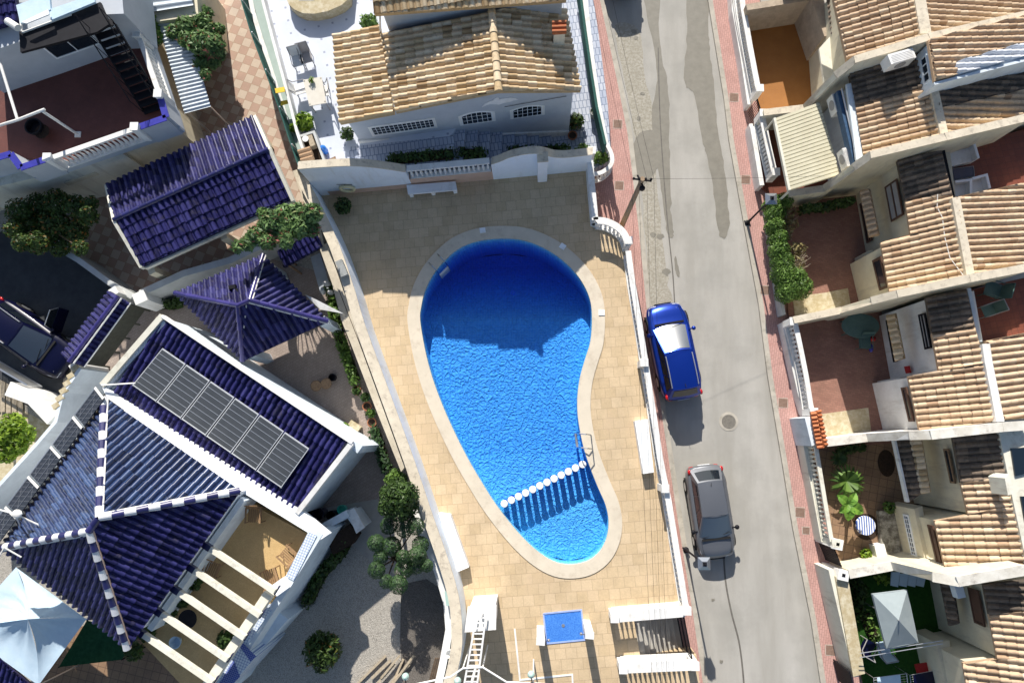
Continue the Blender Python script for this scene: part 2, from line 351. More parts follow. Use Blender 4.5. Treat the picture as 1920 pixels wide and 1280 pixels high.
m, t, b, tc = newmat('white_patio_tiles'); o = tc.outputs['Object']
mp = nd(t, 'ShaderNodeMapping'); mp.inputs['Rotation'].default_value = (0, 0, R(-14)); mp.inputs['Scale'].default_value = (1.55, 1.55, 1); t.links.new(o, mp.inputs[0])
fr_n = nd(t, 'ShaderNodeVectorMath', operation='FRACTION'); t.links.new(mp.outputs[0], fr_n.inputs[0]); sx_n = nd(t, 'ShaderNodeSeparateXYZ'); t.links.new(fr_n.outputs[0], sx_n.inputs[0])
lt = []
for k in (0, 1):
    q_ = nd(t, 'ShaderNodeMath', operation='LESS_THAN'); t.links.new(sx_n.outputs[k], q_.inputs[0]); q_.inputs[1].default_value = .15; lt.append(q_)
ml = nd(t, 'ShaderNodeMath', operation='MULTIPLY'); t.links.new(lt[0].outputs[0], ml.inputs[0]); t.links.new(lt[1].outputs[0], ml.inputs[1])
c = mixc(t, ramp(t, noise(t, o, 1.2, 6), [(.35, (0, 0, 0)), (.65, (1, 1, 1))]), (.60, .63, .70), (.54, .58, .66)); c = mixc(t, ml.outputs[0], c, (.30, .33, .42))
t.links.new(c, b.inputs['Base Color']); b.inputs['Roughness'].default_value = .4; M['whitepatio'] = m
M['hipcap'] = mat_rnd('white_and_navy_hip_tile', [(0, (.015, .015, .08)), (.49, (.03, .03, .14)), (.51, (.72, .72, .74)), (1, (.84, .84, .84))], .35, .5, 8, .85, coat=.3, bmp=.05)
# ------------------------------------------------------------------ builders used all over the scene
def clip_u(poly, u):
    ys = []
    n = len(poly)
    for i in range(n):
        a, b = poly[i], poly[(i+1) % n]
        if (a[0] <= u < b[0]) or (b[0] <= u < a[0]):
            ys.append(a[1]+(b[1]-a[1])*(u-a[0])/(b[0]-a[0]))
    return (min(ys), max(ys)) if len(ys) >= 2 else None
FR = [0, .10, .22, .35, .48, .60, .70, .85]; HT = [0, .62, .92, 1, .92, .62, 0, -.38]
def tiles_mb(pts, w=.24, L=.32, step=.040, amp=.075, seed=1, down=None, base=.14, jit=.012):
    """barrel tiles over a planar polygon (convex); columns run down the slope"""
    rg = random.Random(seed); mb = MB()
    n = V(0, 0, 0)
    for i in range(len(pts)):
        a, b = pts[i], pts[(i+1) % len(pts)]; n += a.cross(b)
    n.normalize()
    if n.z < 0: n = -n
    s = V(0, 0, -1)-n*(-n.z)
    s = (V(*down, 0)-n*V(*down, 0).dot(n)) if down else s
    s.normalize(); a = s.cross(n).normalized(); o = pts[0]
    P2 = [((p-o).dot(a), (p-o).dot(s)) for p in pts]
    u0 = min(p[0] for p in P2); u1 = max(p[0] for p in P2); v0 = min(p[1] for p in P2)
    nc = max(1, round((u1-u0)/w)); w = (u1-u0)/nc
    W3 = lambda u, v, h: o+a*u+s*v+n*h
    for c in range(nc):
        uc = u0+c*w; ju = rg.gauss(0, jit*.4)
        us = [uc+f*w for f in FR]+[uc+w]; hs = [h*amp for h in HT]+[0]
        rngs = [clip_u(P2, min(max(u, u0+1e-4), u1-1e-4)) for u in us]
        if not any(rngs): continue
        off = rg.uniform(0, .03); kk = 0
        lo = min(r[0] for r in rngs if r); hi = max(r[1] for r in rngs if r)
        v = v0+off+math.floor((lo-v0-off)/L)*L
        while v < hi:
            ve = v+L; rv = rg.random(); jz = rg.gauss(0, jit*.5); sj = step+abs(rg.gauss(0, jit*.4)); jv = rg.gauss(0, jit)
            for j in range(len(us)-1):
                ra, rb = rngs[j], rngs[j+1]
                if not ra or not rb: continue
                va0 = min(max(v, ra[0]), ra[1]); va1 = min(max(ve+jv, ra[0]), ra[1]); vb0 = min(max(v, rb[0]), rb[1]); vb1 = min(max(ve+jv, rb[0]), rb[1])
                if va1-va0 < 1e-4 and vb1-vb0 < 1e-4: continue
                f = lambda vv: (vv-v)/L*sj+jz
                A = W3(us[j]+ju, va0, hs[j]+f(va0)); B = W3(us[j+1]+ju, vb0, hs[j+1]+f(vb0))
                C = W3(us[j+1]+ju, vb1, hs[j+1]*1.06+f(vb1)); D = W3(us[j]+ju, va1, hs[j]*1.06+f(va1))
                mb.poly([A, D, C, B], rv, True)
                low = -.035
                mb.poly([D, W3(us[j]+ju, va1, min(low, hs[j])), W3(us[j+1]+ju, vb1, min(low, hs[j+1])), C], rv*.6)
            v = ve
    q = [p-n*.045 for p in pts]
    mb.slab(q, base, 0.05)
    return mb
def caps_mb(a, b, r=.12, L=.36, seed=1, sel=None, lift=.05):
    """half round ridge tiles from a (high) to b (low); sel picks which tiles"""
    rg = random.Random(seed); mb = MB(); d = b-a; n = max(1, round(d.length/L)); d.normalize()
    x = d.cross(V(0, 0, 1)).normalized(); y = x.cross(d).normalized(); L = (b-a).length/n
    for k in range(n):
        rv = (.55+.4*rg.random() if k % 2 == 0 else .4*rg.random()) if sel == 'alt' else rg.random(); p = a+d*L*k+V(0, 0, lift); q = p+d*(L+.02); r0 = r*.88; r1 = r*1.08
        for j in range(8):
            t0, t1 = math.pi*j/8, math.pi*(j+1)/8
            f = lambda c, rr, t: c+x*math.cos(t)*rr+y*(math.sin(t)*rr)
            mb.poly([f(p, r0, t0), f(p, r0, t1), f(q, r1, t1), f(q, r1, t0)], rv, True)
            mb.poly([f(q, r1, t0), f(q, r1, t1), q-y*.02], rv*.6)
    return mb
def roof_part(name, parent, pts, m, **k): return part(name, tiles_mb(pts, **k), m, parent)

def frame_on_wall(T, A, B, pa, pb, nx=2, ny=1, arch=False, frame='white', pane='glass', sill=None, fw=.07, name='window', out=.04, label=None, surround=None, barw=.03):
    """window between two photo points on the vertical plane A-B; pa = lower corner, pb = upper opposite corner"""
    a, b = WP(*pa, A, B), WP(*pb, A, B)
    d = V(b.x-a.x, b.y-a.y); Lh = d.length; d.normalize(); z0, z1 = sorted((a.z, b.z)); h = z1-z0
    n = V(-d.y, d.x)
    if n.dot(V(-a.x, -a.y)) < 0: n = -n                   # towards the camera side
    def Q(s, t, e): return V(a.x, a.y)+d*s+n*e+V(0, 0, z0+t)
    def top(s): return h-(0.22*h*((2*s/Lh-1)**2) if arch else 0)
    f = MB()
    def rect(mb, s0, s1, t0, t1, e0, e1):
        p = [Q(s0, t0, e1), Q(s1, t0, e1), Q(s1, t1, e1), Q(s0, t1, e1)]; q = [Q(s0, t0, e0), Q(s1, t0, e0), Q(s1, t1, e0), Q(s0, t1, e0)]
        mb.poly(p); mb.poly(q[::-1])
        for i in range(4): j = (i+1) % 4; mb.poly([p[i], q[i], q[j], p[j]])
    rect(f, -.0, Lh, 0, fw, -.02, out); rect(f, 0, fw, fw, top(0)-fw*.5, -.02, out); rect(f, Lh-fw, Lh, fw, top(Lh)-fw*.5, -.02, out)
    N = 10 if arch else 1
    for i in range(N):
        s0, s1 = Lh*i/N, Lh*(i+1)/N; q = [Q(s0, top(s0)-fw, out+.003), Q(s1, top(s1)-fw, out+.003), Q(s1, top(s1), out+.003), Q(s0, top(s0), out+.003)]
        f.poly(q)
        f.poly([Q(s0, top(s0), out+.003), Q(s1, top(s1), out+.003), Q(s1, top(s1), -.02), Q(s0, top(s0), -.02)])
        f.poly([Q(s0, top(s0)-fw, -.02), Q(s1, top(s1)-fw, -.02), Q(s1, top(s1)-fw, out+.003), Q(s0, top(s0)-fw, out+.003)])
    W = part(name, f, M[frame], T, label)
    g = MB(); g.poly([Q(fw*.5, fw*.5, .012)]+[Q(Lh-fw*.5, fw*.5, .012)]+[Q(fw*.5+(Lh-fw)*(N-i)/N, top(fw*.5+(Lh-fw)*(N-i)/N)-fw*.5, .012) for i in range(N+1)])
    part('pane', g, M[pane], W)
    bmb = MB()
    for i in range(1, nx): s = Lh*i/nx; rect(bmb, s-barw/2, s+barw/2, fw, top(s)-fw, .014, out+.01)
    for i in range(1, ny): t = h*i/ny; rect(bmb, fw, Lh-fw, t-barw/2, t+barw/2, .0145, out+.006)
    if nx > 1 or ny > 1: part('glazing_bars', bmb, M[frame], W)
    if surround:
        s_ = MB(); e = .1
        for (s0, s1, t0, t1) in ((-e, Lh+e, -e, -.002), (-e, -.002, 0, h), (Lh+.002, Lh+e, 0, h), (-e, Lh+e, h+.002, h+e)): rect(s_, s0, s1, t0, t1, -.02, .025)
        part('surround', s_, M[surround], W)
    return W

def link_copy(o, parent, loc, rotz=None):
    c = o.copy(); COL.objects.link(c); c.parent = parent; c.location = loc
    if rotz is not None: c.rotation_euler = (0, 0, rotz)
    LOC[c.name] = LOC[parent.name]+Vector(loc) if parent else Vector(loc)
    return c
def along(pts, step, start=.5):
    out = []; acc = step*start
    for a, b in zip(pts, pts[1:]):
        d = (b-a); L = d.length
        while acc < L: out.append((a+d*(acc/L), math.atan2(d.y, d.x))); acc += step
        acc -= L
    return out
BAL = {}
def baluster_mesh(h, r=.06):
    k = round(h, 2)
    if k not in BAL:
        mb = MB(); s = r/.06
        mb.box(V(0, 0, 0), .10*s, .10*s, .05)
        mb.lathe(V(0, 0, .05), [(.035*s, 0), (.045*s, .03*h), (.065*s, .2*h), (.06*s, .32*h), (.032*s, .55*h), (.028*s, .7*h), (.045*s, .78*h), (.032*s, .84*h), (.045*s, h-.05)], 10)
        BAL[k] = mb
    return BAL[k]
def balustrade(label, rail_pts, z_floor, group=None, rail_w=.2, rail_h=.10, step=.21, m='white', kerb=.12, posts=(), name='balustrade', r=.06, postw=.28):
    """rail_pts: world points on top of the hand rail"""
    zt = rail_pts[0].z; base = V(rail_pts[0].x, rail_pts[0].y, z_floor)
    T = thing(name, label, 'balustrade', base, group)
    a = MB(); pts = rail_pts
    for i, (p, q) in enumerate(zip(pts, pts[1:])): pass
    def strip(ws, z1, z0): mb = MB(); mb.wall([V(p.x, p.y, z1) for p in pts], ws, z0); return mb
    part('hand_rail', strip(rail_w, zt, zt-rail_h), M[m], T)
    part('kerb', strip(rail_w*.9, z_floor+kerb, z_floor-.02), M[m], T)
    h = zt-rail_h-z_floor-kerb
    spots = along([V(p.x, p.y, 0) for p in pts], step)[:98]
    o0 = None
    for p, an in spots:
        if any((V(p.x, p.y)-V(q.x, q.y)).length < .17 for q in posts): continue
        loc = V(p.x, p.y, z_floor+kerb)-base
        if o0 is None:
            o0 = finish('baluster', baluster_mesh(h, r), M[m], V(0, 0, 0)); o0.parent = T; o0.location = loc; o0.rotation_euler = (0, 0, an)
        else: link_copy(o0, T, loc, an)
    for q in posts:
        b = MB(); b.box(V(q.x, q.y, z_floor), postw, postw, zt-z_floor+.10); b.box(V(q.x, q.y, zt+.10), postw*1.2, postw*1.2, .06); part('post', b, M[m], T)
    return T

# ---- plants
def leafmb(clumps, n, size, **k):
    mb = MB()
    tot = sum(c[1]*c[2] for c in clumps)
    for c, rx, ry, rz in [(q[0], q[1], q[2], q[3]) for q in clumps]:
        mb.leaves(c, rx, ry, rz, max(20, int(n*rx*ry/tot)), size, **k)
    return mb
def tree(name, label, cat, base, ht, clumps, n, size, leafm, trunk_r=.08, group=None, limbs=True, **k):
    """clumps: list of (centre, rx, ry, rz) in world coordinates"""
    T = thing(name, label, cat, base, group)
    tr = MB(); top = base+V(0, 0, ht*.55)
    tr.tube(base-V(0, 0, .03), top, trunk_r, trunk_r*.7, 8)
    if limbs:
        for c, rx, ry, rz in clumps[:14]: tr.tube(top-V(0, 0, ht*.12), c, trunk_r*.5, trunk_r*.15, 5)
    part('trunk', tr, M['bark'], T)
    part('crown', leafmb(clumps, n, size, **k), leafm, T)
    return T
def pot_plant(label, base, r=.16, h=.28, pot='clay', leaf='leaf_dark', pr=.28, n=90, size=.09, name='potted_plant', group=None, up=.25, cat='plant'):
    T = thing(name, label, cat, base, group)
    mb = MB(); mb.lathe(base, [(r*.7, 0), (r, h*.9), (r*1.12, h*.9), (r*1.12, h), (r*.9, h), (r*.88, h*.86)], 16); part('pot', mb, M[pot], T)
    s = MB(); s.lathe(base+V(0, 0, h*.8), [(r*.85, 0), (r*.85, .02)], 12); part('soil', s, M['soil'], T)
    if n: part('foliage', leafmb([(base+V(0, 0, h+pr*up), pr, pr, pr*.8)], n, size), M[leaf], T)
    return T

# ---- cars
def car(label, centre, heading, L, W, H, paint, suv=False, doors_open=False, group=None, plate=True, dirty=None):
    T = thing('parked_car', label, 'car', centre, group); T.rotation_euler = (0, 0, heading)
    half = W/2
    zb = .98 if suv else .92                            # belt line
    def ztop(t):                                        # t 0 front .. 1 rear
        if t < .04: return .62+.10*t/.04
        if t < .27: return .74+(zb-.06-.74)*((t-.04)/.23)**.6
        if t < .9: return zb
        return zb-(.06)*(t-.9)/.1
    def wid(t):
        e = abs(2*t-1); f = 1-.20*e**7-.05*e**2.5
        return half*f
    x = lambda t: L*(.5-t)
    def ring(t):
        w = wid(t); z = ztop(t); end = 0
        c = [(-w*.86, .20), (-w*.97, .30), (-w, .50), (-w*.995, z-.22), (-w*.965, z-.10), (-w*.90, z-.03), (-w*.72, z+.005), (-w*.35, z+.03), (0, z+.038)]
        return c+[(-y, q) for y, q in c[-2::-1]]
    ts = [0, .006, .02, .045, .09, .14, .2, .27, .34, .42, .5, .58, .66, .74, .82, .88, .93, .965, .985, .996, 1]
    bd = MB(); rings = []
    for t in ts:
        rg_ = ring(t); k = 1; dz = 0
        if t in (0, 1): rg_ = [(y*.90, .34+(z-.34)*.62) for y, z in rg_]
        elif t in (.006, .996): rg_ = [(y*.965, .28+(z-.28)*.90) for y, z in rg_]
        # plan bow of the nose and the tail
        rings.append([V(x(t)-(.10*(y/half)**2*(1 if t < .5 else -1) if t < .1 or t > .93 else 0), y, z) for y, z in rg_])
    i0 = 0
    for A, B in zip(rings, rings[1:]):
        for j in range(len(A)-1): bd.poly([A[j], A[j+1], B[j+1], B[j]], 0, True)
    bd.poly(rings[0][::-1], 0, True); bd.poly(rings[-1], 0, True)
    bot = [r_[0] for r_ in rings]+[r_[-1] for r_ in rings[::-1]]; bd.poly(bot)
    # merge vertices for smooth shading
    key = {}; nv = []; remap = []
    for p in bd.v:
        kk = tuple(round(q, 4) for q in p)
        if kk not in key: key[kk] = len(nv); nv.append(p)
        remap.append(key[kk])
    bd.v = nv; bd.f = [tuple(dict.fromkeys(remap[i] for i in f)) for f in bd.f]
    keep = [i for i, f in enumerate(bd.f) if len(f) > 2]; bd.f = [bd.f[i] for i in keep]; bd.r = [bd.r[i] for i in keep]; bd.sm = [bd.sm[i] for i in keep]
    body = part('body', bd, paint, T, local=True)
    # cabin
    if suv: xa, xb, xc, xd = L*.25, -L*.03, -L*.40, -L*.475
    else: xa, xb, xc, xd = L*.255, L*.02, -L*.33, -L*.465
    wb_, wt = half*.88, half*.66
    zr = H-.06; zc = H
    A0 = [V(xa, s*wb_*.93, zb-.05) for s in (-1, 1)]; A1 = [V(xb, s*wt*.96, zr) for s in (-1, 1)]
    R1 = [V(xc, s*wt*.93, zr-.02) for s in (-1, 1)]; R0 = [V(xd, s*wb_*.90, zb-.03) for s in (-1, 1)]
    def bil(a, b, c, d, bow=0, bz=0, off=0, lo=0, hi=1, lo2=0, hi2=1):
        nn = (b-a).cross(c-a).normalized()
        def fn(s, t):
            s_ = lo+(hi-lo)*s; t_ = lo2+(hi2-lo2)*t
            p = (a*(1-s_)+b*s_)*(1-t_)+(d*(1-s_)+c*s_)*t_
            return p+V(bow*4*s_*(1-s_), 0, bz*4*s_*(1-s_))+nn*off
        return fn
    cb = MB()
    fr = (A0[0], A0[1], A1[1], A1[0]); rr = (R0[1], R0[0], R1[0], R1[1]); rf = (A1[0], A1[1], R1[1], R1[0])
    lf = (R0[1], A0[1], A1[1], R1[1]); rt = (A0[0], R0[0], R1[0], A1[0])
    def ffn(fa, bowA, off, l=0, h=1, l2=0, h2=1, bzz=0):
        a, b, c, d = fa; nn = (b-a).cross(d-a).normalized()
        if nn.z < 0: nn = -nn
        def fn(s, t):
            s_ = l+(h-l)*s; t_ = l2+(h2-l2)*t; k = 4*s_*(1-s_)
            p = (a*(1-s_)+b*s_)*(1-t_)+(d*(1-s_)+c*s_)*t_
            return p+V(bowA*k*(1-.6*t_), 0, bzz*k*(t_ if bzz else 0))+nn*off
        return fn
    cb.patch(ffn(fr, .14, 0, bzz=.05), 12, 6); cb.patch(ffn(rr, -.08, 0, bzz=.05), 12, 6)
    def roof(off, m0=0.0):
        def fn(s, t):
            s_ = m0+(1-2*m0)*s; t_ = m0+(1-2*m0)*t
            p = (A1[0]*(1-s_)+A1[1]*s_)*(1-t_)+(R1[0]*(1-s_)+R1[1]*s_)*t_; k = 4*s_*(1-s_)
            return p+V(.14*.4*k*(1-t_)-.08*.4*k*t_, 0, .05*k+.045*4*t_*(1-t_)*(.4+.6*k)+off)
        return fn
    cb.patch(roof(0), 12, 10); cb.patch(ffn(lf, 0, 0), 10, 4); cb.patch(ffn(rt, 0, 0), 10, 4)
    part('cabin', cb, paint, T, local=True)
    g = MB(); g.patch(ffn(fr, .14, .012, .05, .95, .07, .95, .05), 12, 6); part('windscreen', g, M['windscreen'], T, local=True)
    g = MB(); g.patch(ffn(rr, -.08, .012, .09, .91, .28, .90, .05), 12, 6); part('rear_window', g, M['carglass'], T, local=True)
    for fa in (lf, rt):
        for l, h in ((.10, .34), (.365, .62), (.645, .86)) if suv else ((.09, .30), (.325, .60), (.625, .88)):
            g = MB(); a, b, c, d = fa; nn = (b-a).cross(d-a).normalized()
            out = V(0, 1, 0) if fa is lf else V(0, -1, 0)
            if nn.dot(out) < 0: nn = -nn
            f0 = lambda s, t, l=l, h=h, a=a, b=b, c=c, d=d, nn=nn: ((a*(1-(l+(h-l)*s))+b*(l+(h-l)*s))*(1-(.14+.72*t))+(d*(1-(l+(h-l)*s))+c*(l+(h-l)*s))*(.14+.72*t))+nn*.012
            g.patch(f0, 3, 3); part('side_window', g, M['carglass'], T, local=True)
    # wheels
    for sx in (L*.305, -L*.285):
        for sy in (-1, 1):
            y = sy*(half-.11); rr_ = .345 if suv else .31
            wm = MB(); c = V(sx, y, rr_); wm.tube(c-V(0, .105*sy, 0), c+V(0, .105*sy, 0), rr_, rr_, 20); wh = part('wheel', wm, M['blackrub'], T, local=True)
            rm_ = MB(); rm_.tube(c+V(0, .107*sy, 0), c+V(0, .112*sy, 0), rr_*.62, rr_*.58, 14); part('rim', rm_, M['alu'], wh, local=True)
            ar = MB()
            for k in range(10):
                t0, t1 = math.pi*k/10, math.pi*(k+1)/10; q = half*.985*sy
                f = lambda t, rr2, yy: V(sx+math.cos(t)*rr2, yy, rr_+math.sin(t)*rr2)
                ar.poly([f(t0, rr_*1.0, q), f(t1, rr_*1.0, q), f(t1, rr_*1.2, q+.02*sy), f(t0, rr_*1.2, q+.02*sy)]); ar.poly([f(t0, rr_*1.2, q+.02*sy), f(t1, rr_*1.2, q+.02*sy), f(t1, rr_*1.24, q-.05*sy), f(t0, rr_*1.24, q-.05*sy)])
            part('wheel_arch', ar, M['blackrub'], T, local=True)
    for sy in (-1, 1):
        mm = MB(); c = V(xa-.28, sy*(half+.07), zb+.05); mm.blob(c, .10, .10, .075, 10); mm.tube(V(xa-.28, sy*(half-.12), zb-.02), c, .03, .03, 6); part('wing_mirror', mm, paint if suv else M['black'], T, local=True)
        hl = MB()
        def hf(s, t, sy=sy):
            tt = .012+.085*t; w_ = wid(tt); y = sy*w_*(.50+.42*s); xx = x(tt)-.10*(y/half)**2
            return V(xx, y, ztop(tt)-.02-.07*max(0, s-.3)+.028)
        hl.patch(hf, 5, 5); part('headlight', hl, M['lamp'], T, local=True)
        tl = MB()
        def tf(s, t, sy=sy):
            tt = .999-.07*t; w_ = wid(tt); y = sy*w_*(.70+.25*s); xx = x(tt)+.10*(y/half)**2-.01
            return V(xx-.012, y, zb-.32+.34*t-.05*s*s)
        tl.patch(tf, 4, 5); tl.blob(V(xd+.08, sy*half*.80, zb-.03), .13, .085, .05, 8); part('tail_light', tl, M['redlamp'], T, local=True)
    if suv:
        for sy in (-1, 1):
            rl = MB(); ps = [V(xb-.15-(xb-xc-.25)*k/8, sy*(wt*.93), zr+.045+.035*math.sin(math.pi*k/8)) for k in range(9)]; rl.path(ps, .022, 6); rl.tube(ps[0], ps[0]-V(0, 0, .07), .025); rl.tube(ps[-1], ps[-1]-V(0, 0, .07), .025)
            part('roof_rail', rl, M['alu'], T, local=True)
    wp = MB()
    for y0, y1 in ((-.55, .05), (.02, .6)): wp.tube(V(xa+.02, y0, zb), V(xa-.12, y1, zb+.10), .012, .012, 5)
    part('wiper', wp, M['blackrub'], T, local=True)
    sc_ = MB(); sc_.bar(V(xa+.12, -half*.7, zb-.005), V(xa+.12, half*.7, zb-.005), .09, .03); part('scuttle', sc_, M['blackrub'], T, local=True)
    sp = MB(); sp.bar(V(x(.03), -half*.45, .52), V(x(.03), half*.45, .52), .2, .16); sp.bar(V(x(.0)+.03, -half*.4, .50), V(x(.0)+.03, half*.4, .50), .03, .15); part('grille', sp, M['blackrub'], T, local=True)
    an = MB(); an.tube(V(xc+.18, 0, zc+.0), V(xc+.02, 0, zc+.13), .014, .006, 5); part('aerial', an, M['blackrub'], T, local=True)
    pl = MB(); pl.bar(V(-L/2-.015, -.26, .72), V(-L/2-.015, .26, .72), .02, .11); part('number_plate', pl, M['whiteclean'], T, local=True)
    sm_ = MB()
    for sy in (-1, 1):
        for t0 in (.43, .66): sm_.tube(V(x(t0), sy*(wid(t0)+.004), .42), V(x(t0), sy*(wid(t0)*.97+.004), zb-.06), .007, .007, 4)
    part('door_seam', sm_, M['blackrub'], T, local=True)
    gp = MB()
    for sy in (-1, 1): gp.path([V(x(t), sy*wid(t)*.74, ztop(t)+.006) for t in (.05, .1, .15, .2, .25)], .006, 4)
    gp.path([V(x(.045)-.08*(q/5)**2, q/5*half*.74, ztop(.045)+.016-.012*(q/5)**2) for q in range(-5, 6)], .006, 4)
    for t0 in (.43,): gp.tube(V(xb+.02, -wt*.8, zr+.05), V(xb+.02, wt*.8, zr+.05), .004, .004, 4)
    part('panel_gap', gp, M['blackrub'], T, local=True)
    if doors_open:
        dm = MB(); hx, hy = L*.17, half
        a0 = V(hx, hy, .28); dr = V(-.34, .94, 0)
        q = lambda s, z: V(hx, hy, z)+dr*s*1.05
        dm.prism([q(0, .95)+V(.03, 0, 0), q(1, .95)+V(.03, 0, 0), q(1, .95)-V(.06, 0, 0), q(0, .95)-V(.06, 0, 0)], .30); d_ = part('open_door', dm, paint, T, local=True)
        gm = MB(); gm.poly([q(.05, .955), q(.97, .955), q(.9, 1.35)-V(0, .12, 0), q(.25, 1.36)-V(0, .12, 0)]); part('side_window', gm, M['carglass'], d_, local=True)
        fm = MB(); fm.path([q(.03, .955), q(.25, 1.37)-V(0, .12, 0), q(.91, 1.37)-V(0, .12, 0), q(.99, .955)], .022, 6); part('window_frame', fm, M['alu'], d_, local=True)
    return T
M['lamp'] = mat_gloss('headlight_lens', (.55, .57, .60), .08, .8)
M['redlamp'] = mat_gloss('tail_light_lens', (.45, .012, .012), .12, .8)
M['carblue'] = mat_gloss('metallic_blue_paint', (.004, .036, .32), .3, .5, .6, .5)
M['cargrey'] = mat_gloss('metallic_grey_paint', (.15, .158, .175), .36, .5, .35, .5)
M['carnavy'] = mat_gloss('navy_paint', (.0015, .002, .022), .35, .3, 0, .2)
M['windscreen'] = mat_gloss('windscreen_glass', (.02, .03, .045), .24, 1.0, 0, 1.0)
M['windscreen'].node_tree.nodes['Principled BSDF'].inputs['Coat Roughness'].default_value = .33; M['windscreen'].node_tree.nodes['Principled BSDF'].inputs['Coat IOR'].default_value = 2.0
# ------------------------------------------------------------------ ground, road, pavements
ZD = 1.2                                              # pool deck height
# road: pale worn asphalt
m, t, b, tc = newmat('worn_pale_asphalt'); o = tc.outputs['Object']
mp = nd(t, 'ShaderNodeMapping'); mp.inputs['Rotation'].default_value = (0, 0, R(-8)); mp.inputs['Scale'].default_value = (1, .16, 1); t.links.new(o, mp.inputs[0])
c = mixc(t, ramp(t, noise(t, mp.outputs[0], .9, 6, .6), [(.3, (0, 0, 0)), (.7, (1, 1, 1))]), (.37, .35, .31), (.54, .515, .475))
c = mixc(t, ramp(t, noise(t, o, .45, 8, .65), [(.45, (0, 0, 0)), (.75, (.8, .8, .8))]), c, (.31, .30, .27))
c = mixc(t, ramp(t, noise(t, o, 60, 4, .8), [(.35, (0, 0, 0)), (.7, (.75, .75, .75))]), c, (.25, .24, .215))
c = mixc(t, ramp(t, noise(t, o, 1.7, 9, .75), [(.62, (0, 0, 0)), (.74, (.7, .7, .7))]), c, (.29, .275, .24))
t.links.new(c, b.inputs['Base Color']); b.inputs['Roughness'].default_value = .9; b.inputs['Specular IOR Level'].default_value = .15
bump(t, b, noise(t, o, 70, 6, .8), .35, .01); M['road'] = m
kl = [(1112, -300), (1135, -60), (1136, 0), (1168, 150), (1188, 250), (1209, 429), (1223, 569), (1250, 760), (1283, 977), (1311, 1149), (1330, 1280), (1372, 1560)]
kr = [(1280, -300), (1313, -60), (1325, 0), (1355, 185), (1364, 260), (1395, 434), (1420, 569), (1437, 703), (1463, 857), (1484, 987), (1519, 1163), (1537, 1280), (1580, 1560)]
rd = MB(); rd.poly(PS([(u-16, v) for u, v in kl], 0)+PS([(u+14, v) for u, v in kr], 0)[::-1]); struct('road', rd, M['road'])
KL = [P(u-7, v, .12) for u, v in kl]; KR = [P(u+7, v, .12) for u, v in kr]
kb = MB(); kb.wall(KL, .22, -.03); kb.wall(KR, .22, -.03)
M['kerb'] = mat('kerb_concrete', (.50, .46, .39), (.38, .35, .30), 1.5, .9, .15, .3, stain=(1.4, (.27, .25, .20))); struct('kerb', kb, M['kerb'])
M['pink'] = mat_tiles('pink_pavement', (.59, .35, .305), (.53, .31, .27), (.36, .22, .19), .2, .1, R(-80), .5, .008, .85, .15, (.9, (.42, .20, .17)), .14)
pl_ = MB(); L = [V(p.x-.11, p.y, .118) for p in KL]; pl_.prism(L+[V(p.x-1.95, p.y, .118) for p in KL][::-1], -.05); struct('pavement', pl_, M['pink'])
pr_ = MB(); L = [V(p.x+.11, p.y, .118) for p in KR]; pr_.prism(L+[V(p.x+2.6, p.y, .118) for p in KR][::-1], -.05); struct('pavement', pr_, M['pink'])
# wet trails, tar patches and stains on the asphalt
M['wet'] = mat('damp_asphalt', (.235, .218, .18), (.195, .18, .147), 3, .6, .4, .2)
M['patch'] = mat('old_asphalt_repair', (.46, .43, .37), (.36, .335, .28), 1.6, .9, .15, .3, fine=(9, (.30, .275, .22)))
M['crack'] = mat('tar_line', (.16, .15, .13), (.12, .11, .10), 4, .7, .2, .2)
def decal(name, pts, z, m, wob=.03, seed=3, k=5):
    rg = random.Random(seed); q = smooth([P(u, v, z) for u, v in pts], k, True)
    q = [p+V(rg.gauss(0, wob), rg.gauss(0, wob), 0) for p in q]; mb = MB(); mb.poly([V(p.x, p.y, z) for p in q]); return struct(name, mb, m)
decal('asphalt_patch', [(1153, 50), (1180, 45), (1200, 60), (1208, 130), (1222, 200), (1226, 250), (1230, 330), (1240, 430), (1252, 520), (1262, 580), (1220, 590), (1212, 470), (1200, 330), (1185, 220), (1165, 120)], .004, M['patch'])
decal('damp_stain', [(1205, -20), (1236, -20), (1236, 60), (1242, 110), (1250, 145), (1254, 180), (1254, 260), (1256, 300), (1258, 380), (1262, 430), (1262, 445), (1252, 440), (1246, 400), (1238, 340), (1226, 262), (1222, 210), (1232, 150), (1226, 90), (1215, 40)], .008, M['wet'], .02)
decal('damp_stain', [(1290, -20), (1326, -20), (1328, 50), (1330, 90), (1338, 150), (1344, 230), (1354, 290), (1362, 350), (1367, 410), (1364, 440), (1354, 446), (1346, 430), (1340, 380), (1328, 300), (1316, 260), (1303, 180), (1285, 160), (1284, 120), (1288, 60)], .008, M['wet'], .02, 5)
decal('damp_stain', [(1188, 270), (1200, 250), (1225, 246), (1234, 280), (1236, 310), (1222, 330), (1205, 350), (1190, 360), (1200, 400), (1190, 330), (1183, 300)], .009, M['wet'], .02, 8)
decal('damp_stain', [(1266, 480), (1272, 500), (1275, 518), (1269, 516), (1265, 500)], .008, M['wet'], .01, 9)
for i, (u, v, r_) in enumerate([(1250, 510, 8), (1225, 440, 6), (1238, 443, 7), (1198, 222, 5), (1188, 60, 6), (1192, 72, 5), (1336, 1124, 3), (1352, 1240, 4), (1205, 176, 4)]):
    rg = random.Random(i+40); decal('oil_stain', [(u+r_*rg.uniform(.6, 1.3)*math.cos(a), v+r_*rg.uniform(.5, 1.1)*math.sin(a)) for a in [k*math.pi/4 for k in range(8)]], .010+i*.0006, M['wet'], .01, i)
